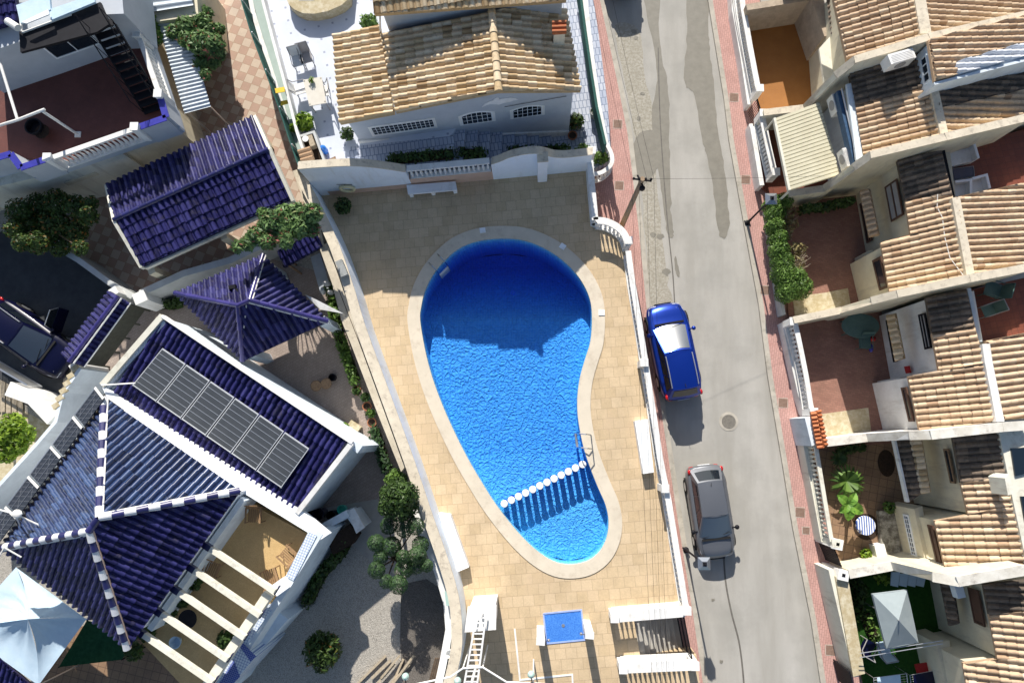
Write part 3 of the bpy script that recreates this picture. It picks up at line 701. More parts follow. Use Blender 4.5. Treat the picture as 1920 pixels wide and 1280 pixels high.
ck = MB(); cp = [(1234, 90), (1238, 230), (1250, 400), (1262, 520), (1268, 640)]; ck.wall([V(p.x, p.y, .0125) for p in smooth(PS(cp, 0), 6)], .05, -.01)
cp = [(1356, 1000), (1358, 1060), (1362, 1100), (1372, 1150), (1385, 1200), (1392, 1250), (1396, 1300)]; ck.wall([V(p.x, p.y, .0135) for p in smooth(PS(cp, 0), 6)], .07, -.01)
struct('tar_line', ck, M['crack'])
# manhole
T = thing('manhole_cover', 'round iron manhole cover with a ring of old mortar in the road', 'manhole', P(1366, 790, 0))
mb = MB(); mb.lathe(P(1366, 790, -.02), [(.42, 0), (.42, .032), (.34, .036)], 28); part('surround', mb, M['kerb'], T)
M['iron'] = mat('cast_iron', (.22, .20, .17), (.15, .14, .12), 14, .7, .3, .5); mb = MB(); mb.lathe(P(1366, 790, -.02), [(.31, 0), (.31, .042), (.26, .045), (.25, .040)], 28); mb.lathe(P(1366, 790, .018), [(.10, 0), (.10, .008)], 14); part('cover', mb, M['iron'], T)
M['cover'] = mat('brown_service_cover', (.25, .17, .13), (.20, .13, .10), 9, .8, .2, .3)
cv = [(1158, 233, 'service cover in the pink pavement, nearest the upper house corner'), (1161, 348, 'service cover in the pink pavement beside the foot of the utility pole'), (1376, 183, 'service cover at the upper end of the right pavement'), (1398, 337, 'service cover just above the lamp post on the right pavement'), (1434, 544, 'service cover under the shade edge of the green hedge'), (1468, 755, 'service cover outside the yard with the white balustrade'), (1500, 960, 'large service cover outside the banana plant yard'), (1511, 994, 'small service cover below the large one outside the banana plant yard'), (1557, 1218, 'faded service cover at the foot of the right pavement')]
for i, (u, v, lb) in enumerate(cv):
    mb = MB(); s_ = .38 if u != 1511 else .28; mb.box(P(u, v, .10), s_, s_, .024, R(-6)); o_ = thing('service_cover', 'brown square '+lb, 'cover', P(u, v, .1), 'square service covers in the pavement'); part('lid', mb, M['cover'], o_)
    q = MB(); q.wall([P(u, v, .121)+V(a*s_*.54, b_*s_*.54, 0) for a, b_ in ((-1, -1), (1, -1), (1, 1), (-1, 1), (-1, -1))], .025, .09); part('frame', q, M['kerb'], o_)

# ------------------------------------------------------------------ pool deck with the pool cut into it
rail_px = [(1106, 298), (1110, 350), (1116, 412)]
curve_px = [(1120, 413), (1140, 416), (1160, 427), (1172, 441), (1178, 460)]
east_px = [(1178, 470), (1186, 530), (1198, 600), (1212, 690), (1226, 780), (1238, 860), (1254, 940), (1271, 1045), (1287, 1143)]
E = [P(u, v, ZD+.95) for u, v in rail_px+curve_px+east_px]
ES = [V(p.x+.12, p.y, ZD) for p in E]
stN = [P(1152, 1157, ZD+.95), P(1284, 1146, ZD+.95)]; stS = [P(1168, 1252, ZD+.95), P(1302, 1246, ZD+.95)]
west_px = [(602, 367), (620, 400), (655, 475), (685, 562), (702, 620), (745, 737), (790, 860), (823, 958), (845, 1020), (862, 1073), (872, 1120), (875, 1181), (868, 1225), (859, 1260), (842, 1320), (820, 1420)]
Wd = PS(west_px, ZD)
outer = [V(Wd[0].x, Wd[0].y, ZD)]+ES+[V(stN[0].x, stN[0].y-.1, ZD), V(stS[0].x, stS[0].y+.1, ZD), V(stS[1].x+.3, stS[1].y+.1, ZD), P(1330, 1430, ZD)]+Wd[::-1][:-1]
outer.insert(len(ES)+1, V(ES[-1].x, stN[1].y-.1, ZD))
pool_px = [(788, 600), (790, 575), (797, 545), (812, 515), (832, 490), (860, 466), (895, 452), (935, 447), (975, 449), (1010, 460), (1045, 480), (1075, 507), (1095, 535), (1107, 565), (1110, 600), (1107, 640), (1098, 670), (1088, 705), (1083, 740), (1083, 775), (1088, 810), (1096, 845), (1108, 880), (1122, 915), (1135, 945), (1141, 975), (1138, 1005), (1125, 1032), (1103, 1050), (1075, 1057), (1045, 1054), (1015, 1038), (985, 1012), (955, 978), (925, 938), (900, 898), (875, 855), (850, 805), (828, 755), (810, 705), (797, 655)]
pool = [V(p.x, p.y, ZD) for p in smooth(PS(pool_px, ZD), 4, True)]
n = len(pool); area = sum(pool[i].x*pool[(i+1) % n].y-pool[(i+1) % n].x*pool[i].y for i in range(n))
sg = 1 if area < 0 else -1
def offs(pl, d):
    o = []
    for i in range(len(pl)):
        a, c_ = pl[i-2], pl[(i+2) % len(pl)]; t_ = V(c_.x-a.x, c_.y-a.y).normalized(); o.append(V(pl[i].x-t_.y*d*sg, pl[i].y+t_.x*d*sg, pl[i].z))
    return o
cop = offs(pool, .57)
def holed(outer_, hole, z, z0, mb):
    o2 = [V(p.x, p.y, 0) for p in outer_]; h2 = [V(p.x, p.y, 0) for p in hole]; allp = o2+h2
    for tri in tessellate_polygon([o2, h2]):
        a, b_, c_ = [V(allp[i].x, allp[i].y, z) for i in tri]
        if (b_-a).cross(c_-a).z < 0: b_, c_ = c_, b_
        mb.poly([a, b_, c_])
    for i in range(len(o2)):
        j = (i+1) % len(o2); mb.poly([V(o2[i].x, o2[i].y, z), V(o2[i].x, o2[i].y, z0), V(o2[j].x, o2[j].y, z0), V(o2[j].x, o2[j].y, z)])
dk = MB(); holed(outer, offs(pool, .5), ZD, -.1, dk); struct('pool_deck', dk, M['deck'])
cm = MB(); n = len(pool)
for i in range(n):
    j = (i+1) % n; a, b_, c_, d_ = cop[i], cop[j], pool[j], pool[i]; up = V(0, 0, .035)
    cm.poly([a+up, b_+up, c_+up, d_+up], 0, False); cm.poly([a+up, a-V(0, 0, .05), b_-V(0, 0, .05), b_+up]); cm.poly([d_+up, c_+up, c_-V(0, 0, .10), d_-V(0, 0, .10)])
struct('pool_coping', cm, M['coping'])
ZW = ZD-.14; ZF = ZD-1.1
g = MB(); holed([V(-120, -120, 0), V(120, -120, 0), V(120, 120, 0), V(-120, 120, 0)], offs(pool, .3), -.06, -.4, g); struct('ground', g, M['gravel'])
# pool basin: rippled light reads through the uneven mosaic relief
m, t, b, tc = newmat('pool_basin_mosaic'); o = tc.outputs['Object']
wn = nd(t, 'ShaderNodeTexNoise'); wn.inputs['Scale'].default_value = 1.6; wn.inputs['Detail'].default_value = 3; t.links.new(o, wn.inputs['Vector'])
wv = nd(t, 'ShaderNodeVectorMath', operation='MULTIPLY_ADD'); t.links.new(wn.outputs['Color'], wv.inputs[0]); wv.inputs[1].default_value = (.55, .55, 0); t.links.new(o, wv.inputs[2])
hs_ = []
for sc_v, th_v in ((4.4, .22), (8.2, .26)):
    vo = nd(t, 'ShaderNodeTexVoronoi'); vo.feature = 'DISTANCE_TO_EDGE'; vo.inputs['Scale'].default_value = sc_v; t.links.new(wv.outputs[0], vo.inputs['Vector'])
    mr = nd(t, 'ShaderNodeMapRange'); mr.interpolation_type = 'SMOOTHSTEP'; mr.inputs[1].default_value = 0; mr.inputs[2].default_value = th_v; mr.inputs[3].default_value = 1; mr.inputs[4].default_value = 0; t.links.new(vo.outputs['Distance'], mr.inputs[0]); hs_.append(mr.outputs[0])
ad = nd(t, 'ShaderNodeMath', operation='MULTIPLY_ADD'); t.links.new(hs_[1], ad.inputs[0]); ad.inputs[1].default_value = .55; t.links.new(hs_[0], ad.inputs[2])
ad2 = nd(t, 'ShaderNodeMath', operation='MULTIPLY_ADD'); t.links.new(noise(t, o, 8, 3, .55), ad2.inputs[0]); ad2.inputs[1].default_value = 3.0; t.links.new(ad.outputs[0], ad2.inputs[2])
bump(t, b, ad2.outputs[0], 1.0, .032)
br = nd(t, 'ShaderNodeTexBrick'); br.offset = 0
for k_, x_ in (('Scale', 1), ('Brick Width', .12), ('Row Height', .12), ('Mortar Size', .006), ('Bias', 0)): br.inputs[k_].default_value = x_
br.inputs['Color1'].default_value = (.27, .82, .93, 1); br.inputs['Color2'].default_value = (.22, .75, .90, 1); br.inputs['Mortar'].default_value = (.38, .86, .95, 1); t.links.new(o, br.inputs['Vector'])
t.links.new(br.outputs['Color'], b.inputs['Base Color']); b.inputs['Roughness'].default_value = .55; b.inputs['Specular IOR Level'].default_value = .2; M['basin'] = m
yb = P(950, 600, ZF).y; yt = P(950, 447, ZF).y
ysh = P(950, 850, ZF).y
def zf(y): return ZF-1.6*min(1, max(0, (y-yb)/(yt-yb-.9)))+.22*min(1, max(0, (ysh-y)/2.2))
bs = MB(); hp = [V(p.x, p.y, 0) for p in pool]
def rowcut(y):
    xs = []
    for i in range(n):
        a_, c_ = hp[i], hp[(i+1) % n]
        if (a_.y <= y < c_.y) or (c_.y <= y < a_.y): xs.append(a_.x+(c_.x-a_.x)*(y-a_.y)/(c_.y-a_.y))
    return (min(xs), max(xs)) if len(xs) > 1 else None
y0_, y1_ = min(p.y for p in hp)+.001, max(p.y for p in hp)-.001; NR = 90; prev = None
for k in range(NR+1):
    y = y0_+(y1_-y0_)*k/NR; rc = rowcut(y)
    if rc and prev: bs.poly([V(prev[1][0], prev[0], zf(prev[0])), V(prev[1][1], prev[0], zf(prev[0])), V(rc[1], y, zf(y)), V(rc[0], y, zf(y))], 0, True)
    if rc: prev = (y, rc)
for i in range(n): j = (i+1) % n; bs.poly([pool[i]-V(0, 0, .05), pool[j]-V(0, 0, .05), V(pool[j].x, pool[j].y, zf(pool[j].y)-.05), V(pool[i].x, pool[i].y, zf(pool[i].y)-.05)])
struct('pool_basin', bs, M['basin'])
# water: clear tinted sheet with ripples that mirror the sky
m, t, b, tc = newmat('pool_water'); o = tc.outputs['Object']; nt_ = t.nodes
trn = nd(t, 'ShaderNodeBsdfTransparent'); trn.inputs[0].default_value = (1, 1, 1, 1)
gl = nd(t, 'ShaderNodeBsdfGlossy'); gl.inputs['Roughness'].default_value = .03
fr = nd(t, 'ShaderNodeFresnel'); fr.inputs['IOR'].default_value = 1.33
bp = nd(t, 'ShaderNodeBump'); bp.inputs['Strength'].default_value = .25; bp.inputs['Distance'].default_value = .02; t.links.new(noise(t, o, 4.5, 5, .6), bp.inputs['Height'])
t.links.new(bp.outputs[0], gl.inputs['Normal']); t.links.new(bp.outputs[0], fr.inputs['Normal'])
ge = nd(t, 'ShaderNodeNewGeometry'); iv = nd(t, 'ShaderNodeMath', operation='SUBTRACT'); iv.inputs[0].default_value = 1; t.links.new(ge.outputs['Backfacing'], iv.inputs[1]); fm_ = nd(t, 'ShaderNodeMath', operation='MULTIPLY'); t.links.new(fr.outputs[0], fm_.inputs[0]); t.links.new(iv.outputs[0], fm_.inputs[1])
mx = nd(t, 'ShaderNodeMixShader'); t.links.new(fm_.outputs[0], mx.inputs[0]); t.links.new(trn.outputs[0], mx.inputs[1]); t.links.new(gl.outputs[0], mx.inputs[2]); t.links.new(mx.outputs[0], nt_['Material Output'].inputs[0]); va = nd(t, 'ShaderNodeVolumeAbsorption'); va.inputs['Color'].default_value = (.38, .635, .966, 1); va.inputs['Density'].default_value = 1.0; t.links.new(va.outputs[0], nt_['Material Output'].inputs['Volume']); M['water'] = m
wt_ = MB(); wt_.prism([V(p.x, p.y, ZW) for p in offs(pool, .012)], ZF-2.3); struct('pool_water', wt_, M['water'])
# round posts between deep and shallow part
ordn = ['first', 'second', 'third', 'fourth', 'fifth', 'sixth', 'seventh', 'eighth', 'ninth', 'tenth', 'eleventh', 'twelfth']
M['bluepost'] = mat('blue_post', (.01, .08, .45), (.01, .07, .38), 4, .5, .3, .05)
for i in range(12):
    u, v = 945.5+(1092.5-945.5)*i/11, 944+(870.5-944)*i/11; c0 = P(u, v, ZD+.05)
    T = thing('pool_post', 'round white topped post in the pool, %s from the left end of the row' % ordn[i], 'post', V(c0.x, c0.y, ZF), 'row of round posts across the pool')
    mb = MB(); mb.lathe(V(c0.x, c0.y, ZF), [(.115, 0), (.115, ZD-ZF-.03)], 18); part('shaft', mb, M['bluepost'], T)
    mb = MB(); mb.lathe(V(c0.x, c0.y, ZD-.03), [(.15, 0), (.158, .03), (.158, .06), (.14, .08)], 22); part('cap', mb, M['white'], T)
# ladders
def ladder(label, a, b_, w, drop):
    """a, b_: deck feet of the two rails; w: unit vector towards the water"""
    T = thing('pool_ladder', label, 'ladder', (a+b_)/2)
    for q in (a, b_):
        mb = MB(); mb.path([q, q+V(0, 0, .45)+w*.05, q+V(0, 0, .60)+w*.25, q+V(0, 0, .50)+w*.52, q+w*.62+V(0, 0, .1), q+w*.64-V(0, 0, drop)], .026, 8); part('rail', mb, M['steel'], T)
    for k in range(3):
        z = -.12-.28*k; mb = MB(); mb.bar(a+w*.64+V(0, 0, z), b_+w*.64+V(0, 0, z), .09, .03); part('step', mb, M['alu'], T)
la, lb = P(822, 480, ZD+.04), P(806, 496, ZD+.04); nrm = V(1, -1, 0).normalized()
ladder('steel pool ladder at the deep end of the pool, in the shade', la, lb, V(.68, -.73, 0), 1.0)
la, lb = P(1108, 815, ZD+.04), P(1111, 841, ZD+.04)
ladder('steel pool ladder beside the row of white posts', la, lb, V(-.99, .1, 0), 1.0)
mb = MB(); mb.lathe(P(962, 549, ZF), [(.12, 0), (.12, .02), (.09, .022)], 20); solo('floor_drain', mb, M['bluep'], 'small round drain on the blue floor of the deep end', 'drain')
for (u, v, an, lb) in ((905, 432, .15, 'top edge'), (1055, 462, -.6, 'upper right edge'), (1128, 586, 0, 'right edge')):
    mb = MB(); mb.box(P(u, v, ZD+.036), .26, .24, .03, an); solo('skimmer_lid', mb, M['whiteclean'], 'small white square skimmer lid on the %s of the pool rim' % lb, 'lid', 'white skimmer lids on the pool rim')
# footbath and its two shower columns
T = thing('footbath', 'square blue tiled footbath with a drain in the sand coloured deck', 'footbath', P(1056, 1174, ZD))
M['fbath'] = mat('light_blue_mosaic', (.06, .22, .66), (.10, .30, .74), 5, .4, .4, .1, fine=(18, (.04, .17, .58)))
fp = [(1019, 1150), (1090, 1143), (1096, 1199), (1025, 1206)]
mb = MB(); mb.poly(PS(fp, ZD+.006)); part('basin', mb, M['fbath'], T)
mb = MB(); q = PS(fp, ZD+.03); mb.wall(q+[q[0]], .06, ZD-.01); M['fedge'] = mat('pale_blue_edge', (.35, .45, .75), None, 4, .5, .3, .1); part('edge', mb, M['fedge'], T)
mb = MB(); mb.lathe(P(1056, 1172, ZD+.007), [(.07, 0), (.07, .012)], 14); part('drain', mb, M['alu'], T)
for (u, v, lb) in ((1013, 1177, 'left'), (1099, 1166, 'right')):
    c0 = P(u, v, ZD); T = thing('shower_column', 'white shower column on the %s side of the blue footbath' % lb, 'shower', c0, 'two shower columns')
    mb = MB(); mb.box(c0, .30, .22, 1.85, R(-4)); mb.box(c0+V(0, 0, 1.85), .34, .26, .05, R(-4)); part('column', mb, M['white'], T)
    mb = MB(); s_ = 1 if u < 1050 else -1; mb.tube(c0+V(0, 0, 1.75), c0+V(.32*s_, 0, 1.75), .018, .018, 6); part('shower_arm', mb, M['steel'], T)
    mb = MB(); mb.lathe(c0+V(.32*s_, 0, 1.68), [(.06, 0), (.05, .04), (.015, .07)], 10); part('shower_head', mb, M['steel'], T)
# benches
def bench(label, px, z, legs=None):
    q = PS(px, z); T = thing('bench', label, 'bench', (q[0]+q[2])/2-V(0, 0, z-ZD)); mb = MB()
    mb.slab(q, .12 if legs else z-ZD); part('seat', mb, M['whiteclean'], T)
    if legs:
        for k in legs:
            a = q[0]+(q[1]-q[0])*k; b2 = q[3]+(q[2]-q[3])*k; mb = MB(); mb.bar(a*.94+b2*.06-V(0, 0, .12), b2*.97+a*.03-V(0, 0, .12), .16, z-ZD-.12); part('leg', mb, M['whiteclean'], T)
    return T
bench('long white masonry bench against the left wall of the pool deck', [(822, 962), (844, 965), (879, 1063), (857, 1072)], ZD+.47)
bench('white masonry bench beside the street balustrade in the sun', [(1190, 789), (1215, 785), (1226, 885), (1206, 888)], ZD+.47)
bench('shaded white bench with three legs along the upper wall of the deck', [(762, 347), (854, 340), (857, 356), (765, 364)], ZD+.47, (.05, .5, .95))
# pool walls
M['bluewhite'] = mat('bluish_white_render', (.84, .90, .96), (.78, .84, .90), 1.5, .75, .3, .12, stain=(1.0, (.66, .68, .68)))
DW = [P(602, 367, ZD), P(1105, 320, ZD)]; dd = (DW[1]-DW[0])
def on_north(u):                                       # plan position below photo column u
    best = min((abs(WPu(t_)-u), t_) for t_ in [k/400 for k in range(401)]); return DW[0]+dd*best[1]
def px_of(p):
    q = RM.transposed() @ (p-V(0, 0, CH)); return (960-F*q.x/q.z, 640+F*q.y/q.z)
def WPu(t_): return px_of(DW[0]+dd*t_)[0]
nw = [(603, 4.35), (640, 4.32), (680, 4.22), (705, 4.05), (730, 3.75), (755, 3.35), (775, 3.0)]
ne = [(925, 2.95), (940, 3.15), (960, 3.5), (985, 3.68), (1005, 3.66), (1020, 3.45), (1035, 3.12), (1055, 2.95), (1080, 2.95), (1106, 3.0)]
T = thing('garden_wall', 'wavy white wall along the upper side of the pool deck', 'wall', on_north(850))
for k_, seg in enumerate((nw, ne)):
    pts = [V(*on_north(u).xy, z) for u, z in seg]; pts = [V(p.x, p.y, p.z) for p in smooth(pts, 3)]
    mb = MB(); mb.wall(pts, .28, 0, 1); part('rendered_wall', mb, M['bluewhite'], T)
    mb = MB(); mb.wall([p+V(0, 0, .05) for p in pts], .34, 2.0, 1) if 0 else [mb.slab([a, b2, b2+V(.02, .33, 0), a+V(.02, .33, 0)], .05) for a, b2 in zip([p+V(0, -.02, .055) for p in pts], [p+V(0, -.02, .055) for p in pts][1:])]
    part('coping', mb, M['copingstone'], T)
M['pinkrender'] = mat('pink_render', (.62, .44, .34), (.55, .38, .29), 2, .85, .2, .2)
a, b2 = on_north(775), on_north(925); mb = MB(); mb.wall([V(a.x, a.y, 2.15), V(b2.x, b2.y, 2.15)], .27, 0, 1); part('plinth', mb, M['pinkrender'], T)
a, b2 = on_north(620), on_north(775); mb = MB(); mb.wall([V(a.x, a.y-.02, ZD+.42), V(b2.x, b2.y-.02, ZD+.42)], .02, ZD-.02, 1); part('skirting', mb, M['pinkrender'], T)
a, b2 = on_north(1016)+V(0, -.12, 0), 0; mb = MB(); mb.box(V(a.x, a.y, ZD), .42, .42, 2.3, R(4)); pl2 = part('pillar', mb, M['whiteclean'], T); mb = MB(); mb.box(V(a.x, a.y, ZD+2.3), .46, .46, .06, R(4)); part('cap', mb, M['copingstone'], pl2)
a, b2 = on_north(777), on_north(923); balustrade('white balustrade set into the wavy wall above the pool', [V(a.x, a.y+.13, 3.1), V(b2.x, b2.y+.13, 3.1)], 2.15, kerb=.05, rail_w=.26)
# west wall of the deck
wl = [V(p.x, p.y, ZD+1.65) for p in smooth([Wd[0]+V(-.02, .25, 0)]+Wd, 2)]
T = thing('garden_wall', 'long white wall with a sandy coping between the pool deck and the blue roofed house', 'wall', V(wl[8].x, wl[8].y, ZD))
mb = MB(); mb.wall(wl, .42, 0, -1); part('rendered_wall', mb, M['bluewhite'], T)
mb = MB(); mb.wall([p+V(-.0, 0, .05) for p in wl], .43, ZD+1.64, -1); part('coping', mb, M['copingstone'], T)
T = thing('wall_ledge', 'broad sandy ledge with a long crack on top of the left pool wall', 'ledge', P(650, 600, 2.3))
mb = MB(); q = [(598, 462, 2.45), (614, 455, 2.45), (642, 540, 2.45), (669, 612, 2.45), (722, 760, 2.45), (766, 866, 2.45), (752, 884, 2.45), (706, 770, 2.45), (660, 650, 2.45), (640, 600, 2.45), (622, 530, 2.45)]
mb.slab([P(*x_) for x_ in q], .35); part('slab', mb, M['stonewall'], T)
mb = MB(); mb.path([P(u, v, 2.456) for u, v in ((636, 545), (662, 612), (685, 672), (692, 690), (716, 756), (756, 866))], .012, 4); part('crack', mb, M['soil'], T)
mb = MB(); c0 = P(643, 505, 2.9); mb.box(c0, .30, .72, .25, R(24)); solo('vent_box', mb, M['greypot'], 'low grey box with a sloping lid on the sandy ledge of the pool wall', 'box')
mb = MB(); wpt = P(690, 500, 2.2)
# balustrades of the deck
pc = P(1178, 452, ZD+.95)
balustrade('short white balustrade in the shade beside the paved niche', [P(u, v, ZD+.95) for u, v in rail_px], ZD, rail_w=.28, posts=(P(1106, 300, ZD),))
balustrade('curved white balustrade around the paved niche', [V(p.x, p.y, ZD+.95) for p in smooth([P(u, v, ZD+.95) for u, v in [(1116, 414)]+curve_px], 3)], ZD, rail_w=.30, posts=(), r=.07)
ep = [P(u, v, ZD+.95) for u, v in east_px]
balustrade('long white street balustrade on the right side of the pool deck', ep, ZD, rail_w=.24, step=.215, posts=(pc, P(1207, 680, ZD+.95), P(1246, 915, ZD+.95), ep[-1]))
balustrade('white balustrade above the entrance steps', [stN[0], stN[1]], ZD, rail_w=.40, step=.2, posts=(stN[0],))
balustrade('white balustrade below the entrance steps', [stS[0], stS[1]], ZD, rail_w=.40, step=.2, posts=(stS[0], stS[1]))
# niche and steps
st = thing('entrance_steps', 'concrete steps from the deck down to the street gate', 'steps', P(1220, 1200, 0))
a = V(stN[0].x, stN[0].y-.05, 0); b2 = V(stN[1].x, stN[1].y-.05, 0); c_ = V(stS[0].x, stS[0].y+.05, 0); d_ = V(stS[1].x, stS[1].y+.05, 0)
for k in range(8):
    f0, f1 = .30+.70*k/8, .30+.70*(k+1)/8
    mb = MB(); z = ZD-.135*(k+1); q = [a+(b2-a)*f0, a+(b2-a)*f1, c_+(d_-c_)*f1, c_+(d_-c_)*f0]; mb.prism([V(p.x, p.y, z) for p in q], -.05); part('step', mb, M['concrete'], st)
q = [a, a+(b2-a)*.30, c_+(d_-c_)*.30, c_]; mb = MB(); mb.prism([V(p.x, p.y, ZD-.006) for p in q], -.05); part('landing', mb, M['deck'], st)
T = thing('street_gate', 'black barred street gate at the foot of the entrance steps', 'gate', V(b2.x, b2.y, .12))
g0, g1 = V(b2.x-.03, b2.y-.05, 0), V(d_.x-.03, d_.y+.05, 0)
mb = MB()
for zz in (.25, 1.1, 1.95): mb.bar(V(g0.x, g0.y, zz), V(g1.x, g1.y, zz), .05, .05)
part('frame', mb, M['black'], T); mb = MB()
for k in range(17): p = g0+(g1-g0)*(k+.5)/17; mb.tube(V(p.x, p.y, .2), V(p.x, p.y, 2.05), .014, .014, 5)
part('bars', mb, M['black'], T)
# kiosk block and ladder frame at the lower edge
T = thing('pump_house', 'tall white block beside the pool wall with a sandy shadow', 'shed', P(905, 1130, ZD))
mb = MB(); q = [(880, 1140, 3.3), (928, 1137, 3.3), (927, 1178, 3.3), (874, 1182, 3.3)]; mb.prism([P(*x_) for x_ in q], ZD-.02); part('walls', mb, M['white'], T)
q = [(877, 1137, 3.37), (931, 1134, 3.37), (930, 1180, 3.37), (871, 1185, 3.37)]; mb = MB(); mb.slab([P(*x_) for x_ in q], .067); part('roof_slab', mb, M['white'], T)
T = thing('ladder_frame', 'narrow white truss frame of rungs running down from the white block', 'frame', P(890, 1200, ZD))
A1, B1, A2, B2 = P(893, 1155, 3.9), P(911, 1155, 3.9), P(868, 1295, 3.9), P(893, 1295, 3.9)
mb = MB()
for p_, q_ in ((A1, A2), (B1, B2)): mb.bar(p_, q_, .07, .07); mb.bar(p_-V(0, 0, .3), q_-V(0, 0, .3), .05, .05)
part('side_rails', mb, M['white'], T); mb = MB()
for k in range(14): f = (k+.3)/14; mb.bar(A1.lerp(A2, f)-V(0, 0, .01), B1.lerp(B2, f)-V(0, 0, .01), .045, .045)
part('rungs', mb, M['white'], T)
mb = MB(); mb.tube(V((A1.x+B1.x)/2, (A1.y+B1.y)/2, 3.3), (A1+B1)/2, .05); mb.tube(V(*(A2.xy+B2.xy)/2, ZD), (A2+B2)/2, .06); part('post', mb, M['white'], T)
T = thing('white_handrail', 'thin white tubular rail with a bend at the lower edge of the deck', 'rail', P(900, 1270, ZD))
mb = MB(); rp = [P(780, 1282, 3.9), P(845, 1268, 3.9), P(868, 1252, 3.9), P(905, 1250, 3.9), P(950, 1278, 3.9), P(1000, 1280, 3.9), P(1040, 1283, 3.9)]; mb.path(rp, .035, 6); part('tube', mb, M['white'], T)
mb = MB(); [mb.tube(V(p.x, p.y, ZD), p, .03) for p in (rp[2], rp[3], rp[5])]; part('upright', mb, M['white'], T)
for i, (u, v, lb) in enumerate(((996, 1264, 'over the sunny deck'), (760, 1268, 'over the gravel garden'), (858, 1276, 'beside the white truss frame'))):
    c0 = P(u, v, 4.0); T = thing('globe_lamp', 'pale green glass lamp hanging %s' % lb, 'lamp', c0-V(0, 0, .2), 'pale green lamps at the lower edge')
    M['lampglass'] = mat_gloss('pale_green_glass', (.42, .58, .52), .15, .6); mb = MB(); mb.lathe(c0-V(0, 0, .2), [(.04, 0), (.12, .08), (.14, .2), (.09, .3), (.03, .34)], 14); part('globe', mb, M['lampglass'], T)
    mb = MB(); mb.tube(c0+V(0, 0, .1), c0+V(.05, -.5, -.2), .02, .02, 6); part('bracket', mb, M['black'], T)
for px_ in ([(965, 1178), (973, 1275)], [(975, 1271), (1073, 1265), (1075, 1300)]):
    pass
T = thing('floor_channel', 'thin white drain channel bending across the lower deck', 'channel', P(970, 1230, ZD)); mb = MB(); mb.wall([P(965, 1178, ZD+.02), P(975, 1274, ZD+.02), P(1073, 1264, ZD+.02), P(1076, 1320, ZD+.02)], .07, ZD-.01); part('strip', mb, M['white'], T)
# life ring and plant in the shaded corner
T = thing('life_ring', 'pale yellow life ring hanging on a hook on the shaded white wall', 'life ring', on_north(652)-V(0, .12, 0)+V(0, 0, 1.25))
c0 = WP(651, 351, DW[0], DW[1])-V(0, .10, 0)
mb = MB()
def tor(a_, b_): a1, b1 = a_*2*math.pi, b_*2*math.pi; r1 = .30+.07*math.cos(b1); return c0+V(r1*math.cos(a1), -.08-.07*math.sin(b1)+.1, r1*math.sin(a1))
mb.patch(tor, 24, 10); M['ring'] = mat('cream_plastic', (.75, .68, .42), (.7, .62, .38), 4, .5, .4, .05); part('ring', mb, M['ring'], T)
mb = MB(); mb.tube(c0+V(-.35, .05, .45), c0+V(.35, .05, .45), .012, .012, 5); mb.tube(c0+V(0, .05, .45), c0+V(0, .05, .3), .012, .012, 5); part('hook', mb, M['black'], T)
pot_plant('dark potted shrub in a black pot in the shaded corner of the pool deck', P(648, 392, ZD), .22, .35, 'blackrub', 'leaf_dark', .42, 260, .10, 'potted_shrub')
# ------------------------------------------------------------------ street furniture
def lamp_post(label, u, v):
    b0 = P(u, v, .12); T = thing('street_lamp', label, 'street lamp', b0, 'street lamps with square lanterns'); h = 2.85
    mb = MB(); mb.lathe(b0, [(.13, 0), (.13, .04), (.07, .08), (.055, .5), (.045, .55), (.038, h)], 10); mb.tube(b0+V(-.14, .1, 0), b0+V(.14, -.1, .0)+V(0, 0, .03), .03); part('post', mb, M['black'], T)
    z = h; mb = MB(); mb.lathe(b0+V(0, 0, z), [(.05, 0), (.12, .05)], 4); part('collar', mb, M['black'], T)
    mb = MB(); c0 = b0+V(0, 0, z+.05); q = lambda s, zz: [c0+V(s*a_, s*b_, zz) for a_, b_ in ((-1, -1), (1, -1), (1, 1), (-1, 1))]
    lo, hi = q(.12, 0), q(.21, .34)
    for i in range(4): mb.tube(lo[i], hi[i], .016, .016, 5); mb.tube(hi[i], hi[(i+1) % 4], .022, .022, 5)
    ln = part('lantern', mb, M['black'], T)
    mb = MB(); lo, hi = q(.115, .01), q(.2, .335)
    for i in range(4): j = (i+1) % 4; mb.poly([lo[i], lo[j], hi[j], hi[i]])
    part('glass', mb, M['frost'], ln)
    mb = MB(); b4, tp = q(.24, .345), q(.10, .45)
    for i in range(4): j = (i+1) % 4; mb.poly([b4[i], b4[j], tp[j], tp[i]])
    mb.poly(tp); mb.poly(b4[::-1]); part('hood', mb, M['hood'], ln)
    mb = MB(); mb.box(c0+V(0, 0, .45), .14, .14, .05); mb.lathe(c0+V(0, 0, .5), [(.03, 0), (.035, .03), (.0, .09)], 8); part('finial', mb, M['black'], ln)
M['frost'] = mat_gloss('frosted_glass', (.7, .72, .72), .3, .5); M['hood'] = mat_gloss('lamp_hood', (.28, .30, .33), .25, .6, .6)
lamp_post('black street lamp with square lantern standing beside the green hedge', 1401, 418)
lamp_post('black street lamp with square lantern beside the front of the grey car', 1286, 1030)
b0 = P(1165, 425, .12); H0 = 6.0; ptop = V(b0.x+.08, b0.y+.05, H0)
T = thing('utility_pole', 'leaning timber utility pole with insulators at the pavement edge', 'utility pole', b0)
mb = MB(); mb.tube(b0-V(0, 0, .1), ptop, .13, .09, 12); part('pole', mb, M['trunkpole'], T)
mb = MB(); mb.bar(ptop+V(-.36, .05, -.1), ptop+V(.36, -.05, -.1), .06, .06); mb.bar(ptop+V(-.15, .25, -.25), ptop+V(.1, -.3, -.25), .06, .06); part('crossarm', mb, M['black'], T)
